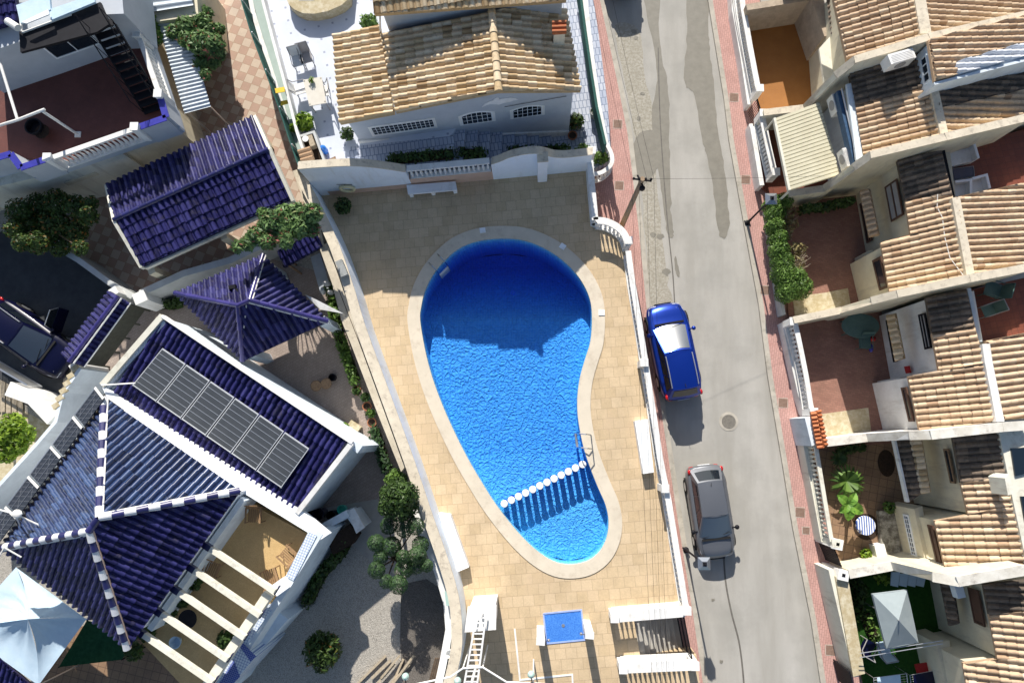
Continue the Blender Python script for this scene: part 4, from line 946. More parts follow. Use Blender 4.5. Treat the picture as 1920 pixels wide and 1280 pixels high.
for k, dx in enumerate((-.33, -.12, .12, .33)):
    mb = MB(); mb.lathe(ptop+V(dx, -.05*dx, -.1), [(.03, 0), (.05, .03), (.03, .07), (.05, .1), (.02, .14)], 8); part('insulator', mb, M['black'], T)
mb = MB(); mb.blob(ptop+V(.05, -.22, -.45), .12, .1, .18); part('junction_box', mb, M['black'], T)
def sag(a_, b_, s, n_=14): return [a_.lerp(b_, k/n_)-V(0, 0, s*4*(k/n_)*(1-k/n_)) for k in range(n_+1)]
for k, (dx, tgt, tz) in enumerate(((-.42, (1238, 1340), 6.0), (-.15, (1246, 1340), 6.0), (.15, (1252, 1340), 6.0), (.42, (1258, 1340), 6.0))):
    a_ = ptop+V(dx, 0, .03); e_ = P(*tgt, tz); mb = MB(); mb.path(sag(a_, e_+V(0, -8, 0), .35), .005, 4)
    solo('overhead_cable', mb, M['black'], 'thin dark cable from the utility pole down along the street, %s from the left' % ordn[k], 'cable', 'cables running down the street')
for k, (dx, tgt) in enumerate(((-.42, (1100, -60)), (.15, (1120, -60)), (.42, (1136, -60)))):
    a_ = ptop+V(dx, 0, .03); e_ = P(*tgt, 6.2); mb = MB(); mb.path(sag(a_, e_, .15), .005, 4)
    solo('overhead_cable', mb, M['black'], 'thin dark cable from the utility pole up the street, %s from the left' % ordn[k], 'cable', 'cables running up the street')
mb = MB(); mb.path(sag(ptop, P(1540, 330, 4.4), .1), .005, 4); solo('overhead_cable', mb, M['black'], 'single thin cable crossing the road from the pole to the terraced houses', 'cable')
# cars
cB = P(1257, 661, 0); car('shiny blue estate car with silver roof rails parked by the pool wall', V(cB.x, cB.y, .02), math.atan2(173, -31), 4.35, 1.86, 1.60, M['carblue'], True)
cG = P(1325, 955, 0); car('grey hatchback parked on the street with its rear to the blue car', V(cG.x, cG.y, .02), math.atan2(-165, 21), 3.95, 1.72, 1.47, M['cargrey'])
cT = P(1150, -76, 0); car('dark car just above the photo edge casting its shadow on the road', V(cT.x, cT.y, .02), R(101), 4.3, 1.8, 1.6, M['carnavy'], True)
cL = P(52, 634, 1.5); car('navy blue car in the shaded driveway with its door open', V(cL.x, cL.y, .715), R(-34), 4.5, 1.86, 1.50, M['carnavy'], True, True)
# ------------------------------------------------------------------ upper house with the golden tile roof
PATL = [(470, -80, 2.7), (700, -80, 2.7), (700, 300, 2.7), (600, 330, 2.7), (560, 300, 2.7), (500, 120, 2.7)]
mb = MB(); mb.prism([P(470, -80, 2.7), P(1000, -80, 2.7), P(850, 250, 2.7), on_north(775)+V(0, .3, 1.5), on_north(600)+V(0, .3, 1.5), P(556, 290, 2.7), P(515, 180, 2.7)], -.05); struct('patio', mb, M['whitepatio'])
mb = MB(); sa = on_north(775); mb.prism([P(850, 200, .62), P(1100, -80, .62), P(1122, 60, .62), P(1140, 200, .62), P(1146, 300, .62), P(1112, 318, .62), on_north(1100)+V(0, .3, -.58), V(sa.x, sa.y+.3, .62)], -.05); struct('yard', mb, M['patternpatio'])
def onl(a, b_, f): return a+(b_-a)*f
mb = MB(); q = [P(658, 275, 2.71), P(850, 255, 2.71), V(*on_north(862).xy, 2.71)+V(0, .3, 0), V(*on_north(660).xy, 2.71)+V(0, .3, 0)]; mb.prism(q, 1.0); struct('patio_walk', mb, M['patternpatio'])
st = thing('garden_steps', 'shaded patterned steps going down along the white house front', 'steps', P(950, 285, .6))
for k in range(9):
    u0, u1 = 850+23*k, 850+23*(k+1); z = 2.71-.235*(k+1); a, b2 = on_north(min(u0, 1104)), on_north(min(u1, 1104)); h0, h1 = P(u0, 262, z), P(u1, 260, z)
    mb = MB(); mb.prism([V(h0.x, h0.y+.7, z), V(h1.x, h1.y+.7, z), V(b2.x, b2.y+.3, z), V(a.x, a.y+.3, z)], .3); part('step', mb, M['patternpatio'], st)
rA, rB = (921, 20, 6.15), (934, 171, 6.15)
plL = plane3(rA, rB, (636, 226, 5.1)); plR = plane3(rA, rB, (1089, 172, 4.95))
SW, SE, RS, RN = P(675, 266, 2.7), P(1066, 250, .62), P(934, 171, 6.15), P(921, 20, 6.15)
T = thing('terrace_house', 'white house with a golden barrel tile gable roof above the pool', 'house', V((SW.x+SE.x)/2, SW.y+2, .6))
H_top = T
def zon(pl, x, y): return pl[0].z-((x-pl[0].x)*pl[1].x+(y-pl[0].y)*pl[1].y)/pl[1].z
dv = V(RN.x-RS.x, RN.y-RS.y)
sx = SW.lerp(SE, .62); fr_ = (RS.x-SW.x)/(SE.x-SW.x); mid = V(SW.x+(SE.x-SW.x)*fr_, SW.y+(SE.y-SW.y)*fr_)
tops = [V(SW.x, SW.y, zon(plL, SW.x, SW.y)-.16), V(mid.x, mid.y, 5.98), V(SE.x, SE.y, zon(plR, SE.x, SE.y)-.16)]
N3 = [V(p.x, p.y, p.z)+V(dv.x, dv.y, 0)*.97 for p in tops]
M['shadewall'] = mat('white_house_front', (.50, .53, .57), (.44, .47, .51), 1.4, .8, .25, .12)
mb = MB()
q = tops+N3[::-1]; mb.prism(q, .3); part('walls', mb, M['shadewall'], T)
Lp = [PP(921, 20, plL), PP(934, 171, plL), PP(637, 231, plL), PP(624, 66, plL)]
Lp2 = [PP(921, 20, plL), PP(934, 171, plL), PP(742, 210, plL), PP(714, 62, plL)]
roof_part('roof', T, Lp2, M['terragold'], w=.262, L=.40, seed=3, amp=.09)
roof_part('roof', T, [PP(712, 44, plL)-V(0, 0, .03), PP(739, 211, plL)-V(0, 0, .03), PP(637, 231, plL), PP(624, 66, plL)], M['terragold'], w=.262, L=.40, seed=4, amp=.09)
Rp = [PP(921, 20, plR), PP(934, 171, plR), PP(1089, 170, plR), PP(1062, 18, plR)]
roof_part('roof', T, Rp, M['terragold'], w=.262, L=.40, seed=5, amp=.09)
part('ridge_caps', caps_mb(P(921, 10, 6.2), P(935, 172, 6.2), .15, .42), M['terragold'], T)
mb = MB(); mb.wall([V(SW.x-.02, SW.y-.05, 2.98), V(SE.x, SE.y-.05, 1.0)], .08, .5); part('base_course', mb, M['white'], T)
mb = MB(); c0 = PP(1048, 78, plR); z0 = c0.z-.3
mb.box(V(c0.x-.02, c0.y, z0), .44, .40, 1.15, R(4)); ch = part('chimney', mb, M['creamlight'], T)
mb = MB()
for k in range(3):
    p_ = V(c0.x-.02, c0.y+.19-.19*k, z0+1.27); mb.tube(p_-V(.28, 0, 0), p_+V(.28, 0, .02), .085, .085, 10)
mb.box(V(c0.x-.02, c0.y, z0+1.15), .5, .46, .06, R(4)); part('chimney_cap', mb, M['terrared'], ch)
frame_on_wall(T, SW, SE, (702, 253), (811, 223), 14, 3, False, 'whiteclean', 'glass', surround='white', fw=.05, out=.01, barw=.022)
frame_on_wall(T, SW, SE, (868, 234), (922, 206), 6, 3, True, 'whiteclean', 'glass', fw=.05, out=.012, barw=.022)
frame_on_wall(T, SW, SE, (962, 222), (1017, 195), 6, 3, True, 'whiteclean', 'glass', fw=.05, out=.012, barw=.022)
for (pa, pb) in (((863, 236), (927, 204)), ((957, 224), (1022, 193))):
    a, b2 = WP(*pa, SW, SE), WP(*pb, SW, SE); s_ = MB(); d_ = (V(b2.x-a.x, b2.y-a.y)); L_ = d_.length; d_.normalize(); z0_, z1_ = min(a.z, b2.z), max(a.z, b2.z); hh = z1_-z0_
    tp = lambda s: z1_-.22*hh*((2*s/L_-1)**2); q = [V(a.x, a.y, z0_)-V(0, .006, 0), V(a.x, a.y, z0_)+d_*L_-V(0, .006, 0)]+[V(a.x, a.y, tp(L_*(10-i)/10))+d_*(L_*(10-i)/10)-V(0, .006, 0) for i in range(11)]
    s_.poly(q); s_.poly([p+V(0, .03, 0) for p in q]); part('window_surround', s_, M['white'], T)
dol = [(903, 201), (909, 194), (917, 190), (924, 188), (928, 184), (934, 182), (936, 186), (947, 184), (958, 183), (967, 184), (972, 187), (964, 188), (955, 191), (944, 193), (936, 196), (927, 195), (919, 195), (912, 197)]
q = [WP(u, v, SW, SE)-V(0, .02, 0) for u, v in dol]; mb = MB(); mb.poly(q); [mb.poly([q[i], q[(i+1) % len(q)], q[(i+1) % len(q)]+V(0, .03, 0), q[i]+V(0, .03, 0)]) for i in range(len(q))]; M['relief'] = mat('pale_plaster_relief', (.80, .80, .80), None, 3, .8, .2, .1); part('dolphin_relief', mb, M['relief'], T)
a, b2 = WP(946, 199, SW, SE), WP(1062, 179, SW, SE); mb = MB(); mb.tube(a-V(0, .04, 0), b2-V(0, .04, 0), .012, .012, 4); part('facade_cable', mb, M['black'], T)
# upper storey
e0, e1 = P(702, 27, 6.78), P(1062, 1, 6.58); dn_ = V(-(e1.y-e0.y), e1.x-e0.x).normalized()
q = [e0+dn_*.3+V(.25, 0, -.2), e1+dn_*.3+V(-.12, 0, -.2), e1+dn_*3.1+V(-.12, 0, 0), e0+dn_*3.1+V(.25, 0, 0)]
for p_ in q: p_.z = 6.45
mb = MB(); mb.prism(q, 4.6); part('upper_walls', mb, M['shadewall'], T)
q = [e0, e1, e1+dn_*2.2+V(0, 0, 1.0), e0+dn_*2.2+V(0, 0, 1.0)]
roof_part('upper_roof', T, q, M['terragold'], w=.262, L=.40, seed=9, amp=.09)
q = [e0+dn_*4.4, e1+dn_*4.4, e1+dn_*2.2+V(0, 0, 1.0), e0+dn_*2.2+V(0, 0, 1.0)]
roof_part('upper_roof', T, q, M['terragold'], w=.262, L=.40, seed=10, amp=.09)
mb = MB(); p_ = P(716, 60, 5.45); mb.tube(V(p_.x-.08, p_.y, 5.35), V(e0.x+.12, e0.y+.2, 6.4), .04, .04, 6); part('downpipe', mb, M['white'], T)
# patio things
T = thing('raised_spa', 'round cornered sandy raised plunge pool on the white patio', 'spa', P(595, -10, 2.7))
q = [(533, -60), (534, -10), (541, 8), (552, 18), (568, 25), (590, 26), (615, 21), (640, 10), (654, -2), (660, -60)]
mb = MB(); Q = PS(q, 3.25); mb.prism(Q, 2.68); part('surround', mb, M['stoneslab'], T)
mb = MB(); mb.prism(PS([(558, -60), (560, 1), (588, 1), (594, -8), (600, -60)], 3.262), 3.0); part('liner', mb, M['white'], T); mb = MB(); mb.prism(PS([(562, -60), (564, -2), (585, -3), (592, -60)], 3.268), 3.0); part('water', mb, M['fbath'], T)
def chair(name, label, c, ang, m1, m2, cat='chair', group=None, w=.5, recl=.15):
    T = thing(name, label, cat, c, group); T.rotation_euler = (0, 0, ang)
    mb = MB(); mb.box(V(0, 0, .40), w, w, .04); part('seat', mb, m2, T, local=True)
    mb = MB(); bt = [V(-w/2, -w/2, .42), V(-w/2, w/2, .42), V(-w/2-recl, w/2, .95), V(-w/2-recl, -w/2, .95)]; mb.poly(bt); mb.poly([p-V(.04, 0, 0) for p in bt]); part('backrest', mb, m2, T, local=True)
    for sx_, sy_ in ((-1, -1), (-1, 1), (1, -1), (1, 1)):
        mb = MB(); mb.tube(V(sx_*w*.46, sy_*w*.46, 0), V(sx_*w*.46, sy_*w*.46, .42), .018, .018, 6); part('leg', mb, m1, T, local=True)
    for s_ in (-1, 1):
        mb = MB(); mb.path([V(w*.46, s_*w*.5, .4), V(w*.46, s_*w*.5, .64), V(-w*.5, s_*w*.5, .66), V(-w*.5-recl, s_*w*.5, .97)], .02, 6); part('arm', mb, m1, T, local=True)
    mb = MB(); mb.tube(V(-w/2-recl, -w/2, .97), V(-w/2-recl, w/2, .97), .02, .02, 6); part('top_rail', mb, m1, T, local=True)
    return T
M['taupe'] = mat('taupe_mesh_fabric', (.50, .45, .42), (.46, .41, .38), 8, .8, .2, .1); M['greyfr'] = mat('grey_frame', (.34, .33, .33), None, 4, .5, .4, .05)
chair('patio_chair', 'grey framed chair with a white seat by the patio table, left one', P(565, 124, 2.7), R(-75), M['greyfr'], M['white'], group='chairs at the head of the patio table')
chair('patio_chair', 'grey framed chair with a taupe seat by the patio table, right one', P(580, 118, 2.7), R(-75), M['greyfr'], M['taupe'], group='chairs at the head of the patio table')
chair('patio_chair', 'grey framed chair half hidden under the left side of the patio table', P(570, 175, 2.7), R(15), M['greyfr'], M['white'])
chair('patio_chair', 'grey framed chair pushed in on the right side of the patio table', P(610, 180, 2.7), R(190), M['greyfr'], M['white'])
T = thing('patio_table', 'long pale beige table on the white patio beside the tiled roof', 'table', P(592, 172, 2.7)); tz = 3.45
q = PS([(568, 150), (603, 144), (612, 193), (580, 199)], tz); mb = MB(); mb.slab(q, .04); M['ttop'] = mat('beige_table_top', (.66, .62, .54), (.6, .56, .48), 3, .6, .3, .05); part('tabletop', mb, M['ttop'], T)
for p_ in q: c_ = (q[0]+q[2])/2; e_ = p_.lerp(c_, .12); mb = MB(); mb.tube(V(e_.x, e_.y, 2.7), e_, .03, .03, 6); part('leg', mb, M['greyfr'], T)
pot_plant('small green plant standing on the pale patio table', P(585, 153, tz), .08, .1, 'white', 'leaf_lime', .14, 60, .06, 'table_plant')
pot_plant('bushy lime green plant in a white pot at the end of the white patio', P(575, 236, 2.7), .2, .3, 'white', 'leaf_lime', .42, 420, .14, 'potted_plant')
q = PS([(560, 202), (590, 195), (605, 260), (578, 270)], 3.5)
pot_plant('smaller lime green plant beside the green netting fence', P(553, 245, 2.7), .12, .2, 'greypot', 'leaf_lime', .2, 110, .09)
pot_plant('dark flowering plant in a pot at the left corner of the white house', P(655, 258, 2.7), .18, .3, 'greypot', 'leaf_dark', .33, 220, .10)
pot_plant('tall dark shrub at the right corner of the white house', P(1078, 235, .62), .22, .3, 'clay', 'leaf_bronze', .42, 300, .11)
pot_plant('empty dark red pot at the right corner of the white house', P(1073, 258, .62), .2, .25, 'clay', 'leaf_dark', .2, 0, .1)
pot_plant('mint green pot with a few leaves in the bright side yard', P(1112, 218, .62), .18, .5, 'greypot', 'leaf_lime', .12, 20, .08)
def bed(label, px, z, n, size, leaf, name='flower_bed', hgt=.35, cat='plants'):
    mb = MB(); pts = smooth([P(u, v, z) for u, v in px], 4)
    for p in pts: mb.leaves(p+V(0, 0, hgt*.4), .28, .28, hgt, int(n/len(pts)), size)
    T = thing(name, label, cat, pts[0]); part('foliage', mb, M[leaf], T); s_ = MB(); s_.wall([V(p.x, p.y, z+.06) for p in pts], .45, z-.2); part('planting_soil', s_, M['soil'], T); return T
bed('row of shaded plants at the foot of the wavy wall, on the flat walk', [(735, 300), (770, 297), (810, 293), (850, 290)], 2.72, 700, .10, 'leaf_dark')
bed('shaded plants on the steps above the white balustrade', [(862, 290), (885, 289), (905, 289)], 2.3, 400, .10, 'leaf_dark')
bed('shaded plants between the steps and the pillar', [(960, 286), (985, 285), (1040, 283), (1062, 283)], 1.3, 500, .11, 'leaf_dark')
T = thing('shrub', 'bright green shrub at the inner corner above the wavy wall', 'shrub', P(1094, 288, .62)); mb = MB(); mb.leaves(P(1094, 284, 1.2), .42, .35, .4, 420, .10); part('foliage', mb, M['leaf_hedge'], T)
T = thing('shrub', 'bright green shrub in the rounded corner beside the street', 'shrub', P(1126, 296, .62)); mb = MB(); mb.leaves(P(1126, 296, 1.0), .40, .30, .35, 380, .10); part('foliage', mb, M['leaf_hedge'], T)
T = thing('shrub', 'green bush between the raised spa and the golden roof', 'shrub', P(692, 42, 2.7)); mb = MB(); mb.leaves(P(692, 42, 3.3), .42, .35, .45, 380, .12); part('foliage', mb, M['leaf_hedge'], T)
# side fence towards the street
T = thing('street_fence', 'white wall with a dark green net hedge between side yard and street', 'fence', P(1115, 100, .1))
wp_ = [(1088, -60), (1097, 0), (1103, 60), (1112, 130), (1122, 200), (1137, 275)]
mb = MB(); mb.wall([P(u, v, 1.35) for u, v in wp_], .25, 0); part('wall', mb, M['white'], T)
mb = MB(); mb.wall([P(u, v, 2.3)+V(.0, 0, 0) for u, v in [(1080, -60), (1090, 0), (1098, 60), (1108, 130), (1119, 200), (1135, 270)]], .12, 1.34); part('netting', mb, M['greennet'], T)
nc_ = smooth([P(u, v, 1.6) for u, v in ((1137, 268), (1147, 290), (1146, 308), (1130, 322), (1114, 326))], 4)
balustrade('low curved white balustrade around the green corner bed', nc_, .62, rail_w=.18, kerb=.1)
# left boundary: net fence and low wall along the checker path
fw_ = [(486, -60), (500, 0), (520, 75), (545, 150), (562, 225), (580, 290), (586, 316)]
T = thing('patio_wall', 'low whitish wall with mint coloured floor strip along the patio', 'wall', P(530, 100, 2.7)); mb = MB(); mb.wall([P(u, v, 3.35) for u, v in [(478, -60), (492, 0), (513, 80), (536, 165), (556, 245), (580, 318)]], .12, 0.2); part('wall', mb, M['white'], T)
M['mint'] = mat('mint_floor', (.42, .50, .46), (.36, .44, .40), 2, .8, .2, .1); mb = MB(); mb.prism(PS([(458, -60), (474, -60), (500, 40), (528, 130), (552, 210), (574, 300), (562, 300), (540, 220), (512, 130), (484, 40)], 2.74), 2.0); part('strip', mb, M['mint'], T)
T = thing('net_fence', 'dark green netting fence along the checkered garden path', 'fence', P(500, 150, 1.0)); npx = [(440, -60), (452, 0), (470, 60), (496, 130), (522, 200), (545, 270), (562, 318)]
mb = MB(); mb.wall([P(u, v, 3.6) for u, v in npx], .05, 2.2); part('net', mb, M['greennet'], T)
mb = MB(); mb.wall([P(u, v, 3.62)+V(.16, 0, -.9) for u, v in npx], .2, .5); part('wall', mb, M['white'], T)
for k in range(6):
    p_ = P(*npx[k], 3.75); mb = MB(); mb.tube(V(p_.x+.05, p_.y, 2.4), V(p_.x+.05, p_.y, 3.75), .03, .03, 6); part('post', mb, M['alu'], T)
# clutter by the corner
T = thing('yellow_chair', 'folding chair with bright yellow slats beside the green netting', 'chair', P(523, 178, 2.7))
mb = MB(); mb.slab(PS([(515, 166), (533, 163), (534, 172), (517, 175)], 3.5), .03); part('slat', mb, M['yellow'], T); mb = MB(); mb.slab(PS([(525, 190), (541, 187), (541, 194), (527, 198)], 3.2), .03); part('slat', mb, M['yellow'], T)
mb = MB(); mb.path([P(516, 170, 3.5), P(526, 192, 3.2), P(527, 196, 2.72)], .015, 5); mb.path([P(534, 167, 3.5), P(540, 190, 3.2), P(542, 194, 2.72)], .015, 5); part('legs', mb, M['greyfr'], T)
T = thing('planter_trough', 'cluttered trough of pots and boards in the patio corner', 'planter', P(580, 270, 2.7)); q = PS([(560, 256), (588, 247), (607, 300), (585, 312), (572, 300)], 3.2); mb = MB(); mb.wall(q+[q[0]], .1, 2.7); part('rim', mb, M['grey'], T); mb = MB(); mb.prism([V(p.x, p.y, 2.9) for p in q], 2.7); part('soil', mb, M['soil'], T)
for i, (u, v) in enumerate(((575, 283), (578, 291), (580, 299))):
    p0, p1 = P(u-15, v+3, 3.35), P(u+8, v-4, 3.4); mb = MB(); mb.tube(p0, p1, .12, .12, 8); solo('roof_tile', mb, M['terra'], 'loose clay roof tile on the cluttered trough, %s from the top' % ordn[i], 'tile', 'loose clay tiles in the patio corner')
mb = MB(); mb.lathe(P(610, 285, 2.7), [(.13, 0), (.16, .1), (.15, .4), (.06, .5), (.05, .58)], 12); solo('water_bottle', mb, M['bluep'], 'bright blue water container in the patio corner', 'container')
mb = MB(); mb.lathe(P(628, 308, 2.7), [(.14, 0), (.2, .22), (.19, .22), (.13, .05)], 14); solo('basin', mb, M['pinkp'], 'lilac plastic basin at the foot of the wavy wall', 'basin')
mb = MB(); a, b2 = P(607, 308, 3.3), P(630, 297, 3.4); mb.bar(a, b2, .22, .04); solo('board', mb, M['wood'], 'short wooden board leaning beside the blue container', 'board')
mb = MB(); mb.lathe(P(574, 262, 3.2), [(.1, 0), (.14, .1), (.12, .1)], 12); solo('bowl', mb, M['white'], 'white bowl on the cluttered trough', 'bowl')
mb = MB(); mb.box(P(588, 270, 2.9), .22, .5, .35, R(20)); solo('crate', mb, M['barewood'], 'tan wooden crate inside the cluttered trough', 'crate')
# ------------------------------------------------------------------ terraced houses on the right side of the street
ZY = .30
mb = MB(); Lr = [V(p.x+2.35, p.y, ZY-.08) for p in KR]; mb.prism(Lr+[V(p.x+40, p.y, ZY-.08) for p in KR][::-1], -.05); struct('house_plots', mb, M['concrete'])
def floor_(name, px, m, z, label=None): mb = MB(); mb.prism(PS(px, z), ZY-.1); return struct(name, mb, m)
floor_('yard_floor', [(1392, 20), (1540, 15), (1570, 160), (1506, 204), (1425, 214)], M['orangefloor'], ZY)
floor_('yard_floor', [(1425, 214), (1506, 202), (1570, 160), (1580, 340), (1445, 366), (1420, 345)], M['redfloor'], ZY+.005)
floor_('yard_floor', [(1455, 375), (1610, 330), (1640, 480), (1660, 565), (1480, 600)], M['brickyard'], ZY)
floor_('yard_floor', [(1480, 600), (1650, 565), (1670, 700), (1700, 830), (1535, 838)], M['brickyard'], ZY+.003)
floor_('yard_floor', [(1520, 838), (1720, 815), (1760, 1060), (1575, 1070)], M['browntile'], ZY)
floor_('yard_floor', [(1575, 1075), (1760, 1060), (1830, 1320), (1630, 1330)], M['grass'], ZY+.004)
floor_('stone_path', [(1486, 556), (1545, 549), (1590, 540), (1595, 572), (1492, 602)], M['stoneslab'], ZY+.02)
floor_('stone_path', [(1540, 776), (1628, 764), (1634, 812), (1550, 828)], M['stoneslab'], ZY+.02)
floor_('stone_path', [(1648, 958), (1678, 956), (1692, 1046), (1655, 1052)], M['flagstone'], ZY+.25)
def p3(*a): return plane3(*[(u, v, z-.2) for u, v, z in a])
def house(label, loc): return thing('terraced_house', label, 'house', loc, 'terraced houses on the right side of the street')
def wallp(T, pts, m='cream', th=.24, z0=-.03, coping=True, name='party_wall', cm='copingstone', side=0):
    q = [P(u, v, z+(.38 if z > 3 else 0)) for u, v, z in pts]; mb = MB(); mb.wall(q, th, z0, side); w_ = part(name, mb, M[m], T)
    if coping:
        mb = MB(); 
        for a, b2 in zip(q, q[1:]):
            d = V(b2.x-a.x, b2.y-a.y).normalized(); n_ = V(-d.y, d.x)*(th/2+.03); o_ = d*.02
            mb.slab([a-n_+V(0, 0, .06)-o_, b2-n_+V(0, 0, .06)+o_, b2+n_+V(0, 0, .06)+o_, a+n_+V(0, 0, .06)-o_], .06)
        part('coping', mb, M[cm], w_)
    return w_
def body(T, px, zs, z0, m, name='walls'):
    q = [P(u, v, z-(.2 if 3.9 < z < 4.7 and name == 'walls' else 0)) for (u, v), z in zip(px, zs)]; mb = MB(); mb.prism(q, z0); return part(name, mb, M[m], T)
def sl(T, polys, pl, m, seed, name='front_roof', **k):
    for i, px in enumerate(polys):
        roof_part(name, T, [PP(u, v, pl) for u, v in px], M[m], seed=seed+i, w=k.get('w', .245), L=k.get('L', .34), amp=.082)
def cop(T, px, z, wd=.35, m='copingstone', th=.16, name='ridge_coping'):
    z -= 0 if z > 5.8 else .2; q = [P(u, v, z) for u, v in px]; mb = MB(); mb.wall([p+V(0, 0, .12) for p in q], wd, z-th); return part(name, mb, M[m], T)
# House A -------------------------------------------------
T = house('terraced house with the orange yard, at the upper right', P(1600, 60, ZY)); TA = T
plf = plane3((1571, 23, 4.9), (1588, 113, 4.9), (1715, 0, 5.9)); plr = plane3((1715, 0, 5.9), (1725, 71, 5.9), (1910, 30, 5.0))
body(T, [(1592, -60), (1606, 108), (1735, 66), (1722, -60)], [4.75]*4, 0, 'cream'); body(T, [(1722, -60), (1735, 66), (1990, 0), (1980, -60)], [4.5]*4, 0, 'cream')
sl(T, [[(1548, -70), (1700, -105), (1725, 71), (1588, 113)]], plf, 'terra', 21); sl(T, [[(1712, -70), (1742, 70), (1990, 12), (1960, -70)]], plr, 'terra', 25, 'rear_roof')
cop(T, [(1704, -70), (1722, 0), (1733, 66)], 5.9, .42, 'copingstone')
wallp(T, [(1400, 14, 2.1), (1524, -6, 2.1)], 'stucco', .3, name='yard_wall', coping=False)
wallp(T, [(1487, -44, 3.1), (1580, -62, 3.1)], 'stucco', .3, name='yard_wall', coping=False)  # taller wall added with its top out of view, to shade the orange yard
wallp(T, [(1530, -10, 2.3), (1556, 66, 2.3)], 'stucco', .5, coping=False, name='facade')
mb = MB(); mb.slab(PS([(1536, 91), (1556, 69), (1566, 139), (1545, 155)], 2.6), .12); part('porch_roof', mb, M['creamlight'], T)
sl(T, [[(1549, -20), (1566, -20), (1575, 60), (1560, 66)]], plane3((1549, -20, 2.7), (1560, 66, 2.7), (1572, 30, 3.0)), 'terradark', 29, 'canopy')
# party wall A/B
wallp(T, [(1432, 212, 2.0), (1508, 203, 2.05), (1566, 142, 4.2), (1602, 113, 4.85), (1742, 70, 5.9), (1925, 28, 5.2)], 'creamlight', .24, cm='copingstone')
# House B -------------------------------------------------
T = house('terraced house with the tan corrugated canopy over its yard', P(1650, 200, ZY)); TB = T
plf = p3((1592, 136, 4.5), (1618, 290, 4.5), (1767, 257, 5.7)); plr = p3((1754, 166, 5.7), (1769, 257, 5.7), (1920, 218, 4.9))
body(T, [(1600, 150), (1626, 285), (1775, 250), (1745, 110)], [4.2]*4, 0, 'palewall'); body(T, [(1745, 120), (1775, 250), (1990, 205), (1960, 80)], [4.6]*4, 0, 'cream')
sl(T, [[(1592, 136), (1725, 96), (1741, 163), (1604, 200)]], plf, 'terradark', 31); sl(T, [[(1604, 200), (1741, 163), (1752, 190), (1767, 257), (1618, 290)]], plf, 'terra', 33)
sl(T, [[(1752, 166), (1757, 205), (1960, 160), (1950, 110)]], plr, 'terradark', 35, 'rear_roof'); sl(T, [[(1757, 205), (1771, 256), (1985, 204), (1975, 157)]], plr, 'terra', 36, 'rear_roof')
cop(T, [(1748, 166), (1768, 256)], 5.7, .3, 'copingstone')
plu = plane3((1739, 72, 6.5), (1754, 151, 6.5), (1920, 82, 5.9))
sl(T, [[(1742, 74), (1750, 128), (1960, 70), (1950, 22)]], plu, 'terra', 38, 'upper_roof'); 
M['whitetile'] = mat_rnd('white_painted_tile', [(0, (.66, .68, .72)), (1, (.80, .82, .86))], .5, .3, 8, .85); sl(T, [[(1788, 117), (1794, 140), (1962, 95), (1956, 71)], ], plu, 'whitetile', 39, 'upper_roof')
sl(T, [[(1750, 128), (1788, 117), (1794, 140), (1754, 151)]], plu, 'terra', 40, 'upper_roof')
body(T, [(1743, 80), (1757, 156), (1965, 105), (1955, 40)], [6.3, 6.3, 5.8, 5.8], 4.6, 'palewall', 'dormer')
q = [P(1742, 74, 6.3), P(1756, 155, 6.3)]; frame_on_wall(T, q[0], q[1], (1734, 160), (1738, 100), 3, 1, False, 'palewall', 'glass', name='dormer_window')
mb = MB(); mb.wall([P(1752, 157, 6.45), P(1925, 112, 5.95)], .1, 5.3); part('gutter_wall', mb, M['palewall'], T)
mb = MB(); qa = PS([(1587, 158), (1600, 155), (1619, 292), (1606, 300)], 4.3); mb.slab(qa, .12); part('eave_ledge', mb, M['palewall'], T)
M['bluepipe'] = mat('dark_blue_awning', (.03, .07, .14), (.05, .11, .2), 9, .6, .3, .1); mb = MB(); mb.wall([P(1573, 170, 4.0), P(1604, 304, 4.0)], .16, 3.6); part('rolled_awning', mb, M['bluepipe'], T); mb = MB(); mb.tube(P(1578, 166, 4.1), P(1608, 300, 4.1), .04); part('awning_bar', mb, M['alu'], T)
def ac(label, u, v, z, ang, sx_=.85, sy_=.4, h=.6):
    c0 = P(u, v, z); T_ = thing('air_conditioner', label, 'air conditioner', c0, 'white air conditioning units'); T_.rotation_euler = (0, 0, ang)
    mb = MB(); mb.box(V(0, 0, .04), sx_, sy_, h); part('casing', mb, M['white'], T_, local=True)
    mb = MB(); mb.lathe(V(0, 0, 0), [(.21, 0), (.21, .02)], 18); mb.v = [(x, -sy_/2-.001-zz, y+.35) for x, y, zz in mb.v]; part('fan_guard', mb, M['greyfr'], T_, local=True)
    mb = MB(); [mb.bar(V(-sx_*.42, -sy_*.45, .646)+V(0, .06*k, 0), V(sx_*.42, -sy_*.45, .646)+V(0, .06*k, 0), .012, .01) for k in range(6)]; part('louvre', mb, M['greyfr'], T_, local=True)
    mb = MB(); mb.tube(V(-sx_*.35, 0, -.25), V(-sx_*.35, 0, .05), .03); mb.tube(V(sx_*.35, 0, -.25), V(sx_*.35, 0, .05), .03); part('bracket', mb, M['greyfr'], T_, local=True)
ac('white air conditioner standing on the shaded mossy roof of the canopy house', 1675, 122, 5.35, R(16), 1.0, .42, .6)
ac('white air conditioner on the wall above the tan canopy, upper one', 1561, 204, 3.1, R(-79), .8, .36, .55)
ac('white air conditioner on the wall above the tan canopy, lower one', 1580, 304, 3.1, R(-79), .8, .36, .55)
T2 = thing('corrugated_canopy', 'tan corrugated sheet canopy over the red tiled yard', 'canopy', P(1510, 270, ZY)); q = PS([(1453, 222), (1536, 192), (1575, 328), (1481, 357)], 2.9)
mb = MB(); nr = 20
